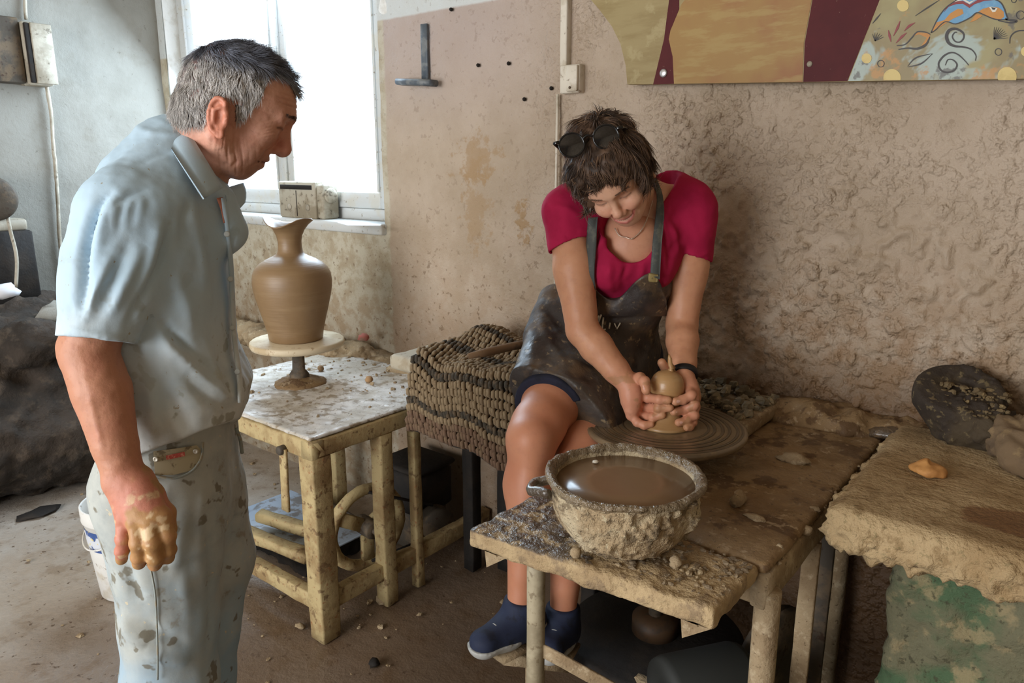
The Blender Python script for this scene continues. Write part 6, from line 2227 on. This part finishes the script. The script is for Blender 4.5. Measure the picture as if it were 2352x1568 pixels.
obj('teeth', join(*teeth), material('teeth', (228, 220, 206), rough=.3), wbody)
NAILM = material('finger_nail', (224, 176, 160), rough=.25, spec=.6)
for g_ in nails_g:
    obj('fingernail', g_, NAILM, wbody)
obj('hair', (to_world(vv_ * WSC, WRM, WO), ff_), HAIRM, wom, cols=hcol, label='short tousled brown hair')
# eyebrow strokes
eb_m = (np.abs(wv_l[:, 2] - .036 + .1 * np.maximum(0, np.abs(wv_l[:, 1]) - .035)) < .003) & (wv_l[:, 0] > .08) & (np.abs(wv_l[:, 1]) > .014) & (np.abs(wv_l[:, 1]) < .05)
er, en = sample_surface(wv_l, wf_l, eb_m, 150, rngw)
b_v, b_f, per = strands(er, en, lambda p: np.column_stack([0 * p[:, 0] - .2, np.sign(p[:, 1]), -.2 + 0 * p[:, 0]]), .009, .00035, rngw, 3, .25, .25)
obj('eyebrows', (to_world(b_v * WSC, WRM, WO), b_f), HAIRM, wom, cols=np.tile(col3((110, 84, 66)), (len(b_v), 1)))

# t-shirt
TEE = material('raspberry_tshirt', (172, 30, 72), [(12, .42, .62, (150, 22, 60), .6)], .85, [(500, .15, .0006), (26, .2, .006)], spec=.2)
S = SDF(V(-1.33, 1.28, .93), V(-.55, 2.12, 1.56), .0045)
wst = pd(1400, 715, 2.045)
S.chain([pel + ZZ * .02, wst, chest_w + FH * .01], [.115, .112, .118], .06)
S.cone(pd(1380, 540, 1.89), pd(1520, 545, 1.915), .075, .075, .05)
S.ell(pd(1398, 610, 1.855), (.062, .062, .062), .04)
S.ell(pd(1492, 610, 1.87), (.062, .062, .062), .04)
S.cone(pd(1330, 470, 1.89), pd(1565, 462, 1.915), .062, .062, .05)
S.cone(pd(1420, 430, 1.93), pd(1520, 425, 1.95), .05, .05, .05)
# neckline scoop and sleeve openings
S.ell(pd(1450, 505, 1.80), (.074, .074, .105), .006, 'sub', np.stack([RT, FH, ZZ]))
S.cone(pd(1438, 560, 1.78), pd(1440, 578, 1.79), .030, .016, .02, 'sub')
S.cone(pd(1468, 430, 1.82), pd(1505, 400, 1.92), .068, .062, .01, 'sub')
for sh, el, t_ in ((shR, elR, .27), (shL, elL, .37)):
    e_ = sh + (el - sh) * t_
    ax2 = unit(el - sh)
    sgn = -1 if sh is shR else 1
    S2 = SDF(S.lo, S.lo + .01, S.h)
    S2.n = S.n.copy()
    S2.D = np.full(S.n, .08, np.float32)
    S2.chain([sh - ax2 * .01, e_ + ax2 * .05], [.0625, .0590], .03)
    S2.plane(e_, unit(ax2 + RT * sgn * -.22), .003)
    S2.cone(e_ - ax2 * .04, e_ + ax2 * .04, .0495, .054, .002, 'sub')
    k_ = .03
    far = np.clip(((np.stack(np.meshgrid(*[S.lo[q] + np.arange(S.n[q]) * S.h for q in range(3)], indexing='ij'), -1) - e_) @ -ax2) / .03, 0, 1).astype(np.float32)
    m_ = np.maximum(k_ - np.abs(S.D - S2.D), 0) / k_ * far
    S.D = np.minimum(S.D, S2.D) - m_ * m_ * k_ * .25
v, f = S.mesh()
v = folds(v, f, [([(1345, 600), (1380, 560), (1400, 540)], 0.0102, 0.0114), ([(1350, 570), (1372, 540), (1385, 515)], -0.0102, 0.0095), ([(1550, 590), (1530, 560), (1520, 530)], -0.0136, 0.0095), ([(1565, 590), (1560, 550), (1545, 510)], 0.0102, 0.0104), ([(1540, 620), (1545, 580), (1570, 545)], -0.0102, 0.0095), ([(1260, 470), (1300, 480), (1340, 500)], 0.0068, 0.0114), ([(1400, 600), (1400, 650), (1410, 690)], 0.0085, 0.0095), ([(1440, 610), (1435, 650), (1440, 690)], -0.0085, 0.0095), ([(1590, 440), (1560, 480), (1540, 520)], -0.0068, 0.0114), ([(1480, 600), (1470, 650), (1465, 680)], 0.0068, 0.0095), ([(1250, 536), (1290, 545), (1332, 562)], 0.0034, 0.0047), ([(1555, 592), (1600, 590), (1645, 572)], 0.0034, 0.0047)])
v = v + normals(v, f) * (fbm(v, 18, 3, 4) * .0028)[:, None]
tee = obj('t_shirt', (v, f), TEE, wom, label='raspberry red scoop neck t-shirt')
tee_v = v

# shorts (dark navy hem shows under the apron)
NAVY = material('navy_shorts', (34, 36, 54), [(20, .5, .6, (24, 26, 38), .7)], .85)
S = SDF(np.minimum(np.minimum(hipR, knR), knL) - .16, np.maximum(hipL, knL) + .17, .005)
for hp_, kn, t_ in ((hipR, knR, .695), (hipL, knL, .70)):
    e_ = hp_ + (kn - hp_) * t_
    S.chain([hp_, e_], [.104, .091], .04)
S.cone(hipR, hipL, .112, .112, .05)
S.cone(pel, pel + ZZ * .06, .12, .12, .05)
for hp_, kn, t_ in ((hipR, knR, .695), (hipL, knL, .70)):
    e_ = hp_ + (kn - hp_) * t_
    ax2 = unit(kn - hp_)
    def cut(P, e_=e_, ax2=ax2):
        q = P - e_.astype(np.float32)
        r__ = np.linalg.norm(q - (q @ ax2.astype(np.float32))[..., None] * ax2.astype(np.float32), axis=-1)
        return np.maximum(-(q @ ax2.astype(np.float32)), r__ - .12)
    S.add_fn(cut, e_ - .13, e_ + .13, .003, 'sub')
S.plane((0, 0, .882), (0, 0, -1))
v, f = S.mesh()
obj('shorts', (v, f), NAVY, wom, label='dark navy shorts')

# apron: bib, lap panel, straps
APR = material('muddy_black_apron', (58, 52, 50), [(5, .45, .62, (78, 68, 58), .8), (12, .48, .62, (100, 82, 62), .8), (46, .60, .66, (150, 130, 98), .7), (9, .6, .7, (72, 82, 92), .6)], .42, [(30, .35, .006), (120, .25, .002)], spec=.45, rough_var=(11, .3, .7))
S = SDF(V(-1.36, 1.15, .80), V(-.62, 2.0, 1.36), .0046)
apr = thing_apron = None
S.chain([pel + ZZ * .03 - FH * .01, wst - FH * .012, pd(1447, 640, 1.945)], [.128, .121, .114], .05)
for hp_, kn, t_, r0, r1 in ((hipR, knR, .72, .108, .094), (hipL, knL, .74, .108, .088)):
    S.cone(hp_ + ZZ * .005, hp_ + (kn - hp_) * t_, r0, r1, .08)
S.cone((hipR + hipL) / 2 - FH * .05 - ZZ * .01, (knR + knL) / 2 + (pel - (knR + knL) / 2) * .35 + ZZ * .01, .10, .075, .08)
# side flap on the left hip
S.cone(pd(1278, 690, 2.08), pd(1252, 775, 2.03), .05, .05, .05)
S.cone(pd(1262, 740, 2.03), pd(1214, 880, 1.86), .045, .048, .04)
body_D = S.D.copy()
# bib top edge sags between the straps
bt = pd(1430, 640, 1.80)
S.ell(pd(1412, 612, 1.82), (.058, .2, .085), .012, 'sub', np.stack([RT, FH, ZZ]))
S.plane(pd(1440, 622, 1.82), unit(UP), 0)
S.plane(pel + FH * .05, FH, 0)
# hem follows the thighs
hemn = unit((knR - hipR) + (knL - hipL))
S.plane(hipR + (knR - hipR) * .66, unit((knR - hipR) * 1.0 + RT * -.06), .003)
S.plane((0, 0, .868), (0, 0, -1))
v, f = S.mesh()
v = folds(v, f, [([(1240, 690), (1290, 740), (1330, 790)], -.010, .014), ([(1235, 720), (1270, 790), (1300, 830)], .009, .014), ([(1225, 770), (1215, 830), (1200, 880)], .008, .012), ([(1360, 700), (1410, 715), (1460, 712), (1520, 700)], .009, .014), ([(1370, 728), (1430, 735), (1500, 728)], -.010, .010), ([(1300, 800), (1360, 830), (1420, 830)], -.008, .014), ([(1280, 850), (1340, 880), (1400, 880)], .007, .016), ([(1460, 640), (1470, 690)], .004, .010), ([(1440, 650), (1448, 700)], -.004, .008), ([(1330, 780), (1390, 790), (1450, 800)], .006, .014), ([(1250, 860), (1300, 910), (1360, 960)], .005, .014), ([(1170, 892), (1230, 908), (1300, 950), (1360, 1000)], .003, .006)])
v = v + normals(v, f) * (fbm(v, 15, 3, 14) * .004)[:, None]
apr_v = v
apron = obj('apron', (v, f), APR, wom, label='dark mud smeared leather apron')


def ap(x, y, off=.003, mesh=None):
    q = on_mesh(x, y, np.vstack([apr_v, tee_v]), off)
    return pd(x, y, 1.86) if q is None else q


STR = material('apron_strap', (74, 78, 76), [(30, .5, .62, (110, 110, 98), .6)], .7, [(200, .3, .001)])


def tp_(x, y):
    a = on_mesh(x, y, tee_v, .003)
    return a if a is not None else pd(x, y, 1.86)


both_v = np.vstack([tee_v, apr_v])
bx_ = np.linspace(1352, 1531, 26)
bt_ = np.interp(bx_, [1352, 1370, 1395, 1412, 1432, 1455, 1475, 1492, 1512, 1531], [642, 668, 688, 692, 678, 650, 634, 625, 630, 690])
G_ = []
for x_, y0_ in zip(bx_, bt_):
    for q in np.linspace(0, 1, 12):
        yy = y0_ * (1 - q) + 726 * q
        p = on_mesh(x_, yy, both_v, .007 + .004 * math.sin(x_ * .09) * math.sin(q * 3.1), 10)
        G_.append(p if p is not None else (G_[-1] if G_ else pd(x_, yy, 1.85)))
G_ = np.array(G_)
for _ in range(3):                                # relax the cloth a little
    H_ = G_.reshape(26, 12, 3)
    A_ = H_.copy()
    A_[1:-1, 1:-1] = (H_[2:, 1:-1] + H_[:-2, 1:-1] + H_[1:-1, 2:] + H_[1:-1, :-2] + 2 * H_[1:-1, 1:-1]) / 6
    A_[1:-1, 0] = (H_[2:, 0] + H_[:-2, 0] + 2 * H_[1:-1, 0]) / 4
    G_ = A_.reshape(-1, 3)
bq = [[i * 12 + j, (i + 1) * 12 + j, (i + 1) * 12 + j + 1, i * 12 + j + 1] for i in range(25) for j in range(11)]
back_ = G_ + FH * .004
edge_ = [[i * 12, 312 + i * 12, 312 + (i + 1) * 12, (i + 1) * 12] for i in range(25)]
obj('bib', (np.vstack([G_, back_]), bq + [[312 + i for i in q[::-1]] for q in bq] + edge_), APR, apron)
obj('strap', strip([pd(1487, 398, 1.80), pd(1497, 420, 1.79), pd(1508, 450, 1.80), pd(1505, 500, 1.81), tp_(1498, 560) - FH * .002, tp_(1491, 632) - FH * .012], [pd(1494, 394, 1.81), pd(1508, 415, 1.80), pd(1521, 450, 1.81), pd(1524, 500, 1.82), tp_(1519, 560) - FH * .002, tp_(1512, 640) - FH * .012], .0025), STR, apron)
obj('strap', strip([tp_(1350, 500), tp_(1348, 560), tp_(1347, 620), ap(1352, 660)], [tp_(1372, 498), tp_(1370, 560), tp_(1366, 620), ap(1368, 664)], .0025), STR, apron)
obj('strap_patch', strip([ap(1490, 626, .015), ap(1489, 636, .015), ap(1489, 645, .015)], [ap(1511, 630, .015), ap(1510, 639, .015), ap(1509, 647, .015)], .002, 8), material('strap_stitching', (150, 132, 84), [(80, .5, .6, (96, 88, 66), .8)], .7), apron)
WCH = material('white_chalk_letters', (228, 222, 204), [(90, .5, .6, (150, 140, 118), .6)], .8)
for nm, seg in (('letter_stroke', [(1381, 722), (1375, 740)]), ('letter_stroke', [(1386, 729), (1383, 756), (1391, 756)]), ('letter_stroke', [(1401, 741), (1399, 754)]), ('letter_stroke', [(1411, 742), (1417, 755), (1425, 741)]), ('letter_stroke', [(1376, 724), (1371, 738)])):
    obj(nm, tube([ap(x_, y_, .002) for x_, y_ in seg], .0022, 6), WCH, apron)

# necklace, wrist band, earring
NK = material('fine_gold_chain', (216, 196, 176), rough=.3, metal=.6)
nkp = [pd(1497, 436, 1.80), pd(1490, 470, 1.80), pd(1482, 500, 1.806), pd(1470, 528, 1.80), pd(1452, 548, 1.797), pd(1438, 545, 1.793), pd(1421, 539, 1.79), pd(1412, 520, 1.79)]
bw = bv_


def skin_at(x, y):
    q = on_mesh(x, y, np.vstack([whead[0][np.linalg.norm(wv_l, axis=1) > .138], tv]), .004, 12)
    return q if q is not None else pd(x, y, 1.80)


nkp = [skin_at(x_, y_) for x_, y_ in ((1500, 455), (1494, 478), (1485, 505), (1472, 530), (1452, 548), (1438, 545), (1422, 540), (1412, 524))]
nck = obj('necklace', tube(spline(nkp, 50), .0014, 6), NK, wom, label='fine chain necklace with tiny beads')
for q in (0, 1, 2, 3, 4, 6):
    obj('bead', lathe([(.0005, -.0022), (.002, -.001), (.002, .001), (.0005, .0022)], nkp[q], 10), NK, nck)
wb_c = wrL + (elL - wrL) * .10
obj('wrist_band', lathe([(.0325, -.008), (.0342, -.0065), (.0342, .0065), (.0325, .008)], wb_c, 32, axis=elL - wrL), material('black_rubber_band', (26, 24, 26), rough=.5), wom, label='black rubber wrist band')
ep = to_world((V(.004, .082, -.036) * WSC)[None], WRM, WO)[0]
obj('earring', join(tube([ep, ep - UP * .004, ep - UP * .02], .0016, 6), lump(ep - UP * .012 - FH * .002, (.004, .004, .004), 2, 6, .05)), material('blue_earring', (40, 46, 84), rough=.2, spec=.7), wom)

# shoes
SHO = material('navy_canvas_shoe', (34, 42, 66), [(30, .5, .62, (24, 28, 42), .8)], .75, [(300, .3, .001)])
SOL = material('grey_rubber_sole', (176, 176, 172), [(20, .5, .62, (140, 132, 118), .7)], .6)
for (an_, kn, toe) in ((anR, knR, pd(1112, 1478, 1.665)), (anL, knL, pd(1262, 1490, 1.70))):
    d = toe - (an_ - ZZ * .06)
    fdir = unit(V(d[0], d[1], d[2] * .8))
    sid = unit(np.cross(ZZ, fdir))
    upd = np.cross(fdir, sid)
    hc_ = an_ - ZZ * .052
    S = SDF(np.minimum(hc_, toe) - .12, np.maximum(hc_, toe) + .13, .004)
    S.chain([hc_ - fdir * .035, hc_ + fdir * .05, hc_ + fdir * .115], [.037, .037, .034], .02, flat=(upd, .82))
    S.cone(an_ - ZZ * .005, hc_ + fdir * .01, .043, .04, .03)
    S.plane(an_ + ZZ * .012, ZZ * 1.0 - fdir * .1)
    sp0 = hc_ - upd * .026
    S.plane(sp0, -upd)
    sh_o = obj('shoe', S.mesh(), SHO, wom, label='navy canvas shoe')
    S = SDF(np.minimum(hc_, toe) - .12, np.maximum(hc_, toe) + .13, .004)
    S.chain([hc_ - fdir * .035, hc_ + fdir * .05, hc_ + fdir * .117], [.040, .041, .038], .02)
    S.plane(hc_ - upd * .008, upd)
    S.plane(hc_ - upd * .034, -upd)
    obj('sole', S.mesh(), SOL, sh_o)
    for q in range(4):
        c = hc_ + fdir * (.045 + .02 * q) + upd * (.035 - .004 * q)
        obj('lace', tube(spline([c - sid * .018 - upd * .004, c + upd * .002, c + sid * .018 - upd * .004], 8), .0022, 6), SOL, sh_o)

    lowz = (hc_ - upd * .034)[2]
    tz = (hc_ + fdir * .17 - upd * .034)
    soles = globals().setdefault('SOLES', [])
    soles.append((hc_ - upd * .034, fdir, sid, upd))
fr = thing('foot_rest', 'muddy sloping foot plate on a post under the navy shoes', 'foot rest', (SOLES[0][0][0] + .05, SOLES[0][0][1] - .03, 0))
for (c0, fd_, sd_, ud_) in SOLES:
    a0 = c0 + fd_ * -.02 - ud_ * .0075
    obj('plate', bar(a0, a0 + fd_ * .11, .085, .014, .004, .0015, hint=ud_), M['mud_dry'], fr)
a0, a1 = SOLES[0][0] + SOLES[0][1] * .03 - V(0, 0, .045), SOLES[1][0] + SOLES[1][1] * .03 - V(0, 0, .045)
obj('cross_bar', bar(a0 - (a1 - a0) * .15, a1 + (a1 - a0) * .3, .03, .03, .004, .0015), M['mud_dry'], fr)
mid_ = (a0 + a1) / 2
obj('post', bar((mid_[0], mid_[1], 0), mid_, .04, .03, .004, .0015, hint=(0, 1, 0)), M['mud_dry'], fr)

# sunglasses pushed up on her hair
sg = thing('sunglasses', 'black round sunglasses pushed up on the woman\'s hair', 'sunglasses', to_world((V(.09, 0, .11) * WSC)[None], WRM, WO)[0])
BLK = material('black_acetate', (14, 14, 16), rough=.2, spec=.6)
LEN = material('dark_lens', (10, 11, 14), rough=.04, spec=.9, coat=.5)
lc = {}
lens_n = None
cR, cL = pd(1313, 333, 1.612), pd(1392, 314, 1.608)
lat_ = unit(cL - cR)
nrm_ = unit(-FW * .93 - UP * .08 + RT * -.12)
nrm_ = unit(nrm_ - lat_ * (nrm_ @ lat_))
upg = np.cross(nrm_, lat_)
if upg @ UP < 0:
    upg = -upg
for c in (cR, cL):
    ring_p = [c + .0275 * math.cos(a_) * lat_ + .0255 * math.sin(a_) * upg for a_ in np.linspace(0, 2 * math.pi, 33)]
    obj('rim', tube(ring_p, .0022, 8, False), BLK, sg)
    n_ = 28
    rim_v = [c + nrm_ * .0005 + .0265 * math.cos(a_) * lat_ + .0245 * math.sin(a_) * upg for a_ in np.linspace(0, 2 * math.pi, n_, endpoint=False)]
    mid_v = [c + nrm_ * .0022 + .015 * math.cos(a_) * lat_ + .014 * math.sin(a_) * upg for a_ in np.linspace(0, 2 * math.pi, n_, endpoint=False)]
    bk_v = [p - nrm_ * .002 for p in rim_v]
    vv2 = np.array(rim_v + mid_v + [c + nrm_ * .003] + bk_v)
    fc = [[i, (i + 1) % n_, n_ + (i + 1) % n_, n_ + i] for i in range(n_)] + [[n_ + i, n_ + (i + 1) % n_, 2 * n_] for i in range(n_)] + [[2 * n_ + 1 + i for i in range(n_)][::-1]]
    obj('lens', (vv2, fc), LEN, sg)
obj('bridge', tube(spline([cR + lat_ * .027 + upg * .008, (cR + cL) / 2 + upg * .012 + nrm_ * .002, cL - lat_ * .027 + upg * .008], 12), .0022, 8), BLK, sg)
for c, s_ in ((cR, -1), (cL, 1)):
    hg = c + lat_ * s_ * .0285 + upg * .012
    obj('hinge', bar(hg - lat_ * s_ * .003, hg + lat_ * s_ * .008, .006, .007, .002, hint=upg), BLK, sg)
    e0 = hg + lat_ * s_ * .008
    if s_ > 0:
        pts_ = [e0, pd(1440, 296, 1.65), pd(1466, 318, 1.70), pd(1482, 350, 1.745)]
    else:
        pts_ = [e0, pd(1289, 345, 1.66), pd(1300, 360, 1.72), pd(1312, 372, 1.76)]
    obj('temple_arm', tube(spline(pts_, 14), .0026, 8, flat=1.5), BLK, sg)
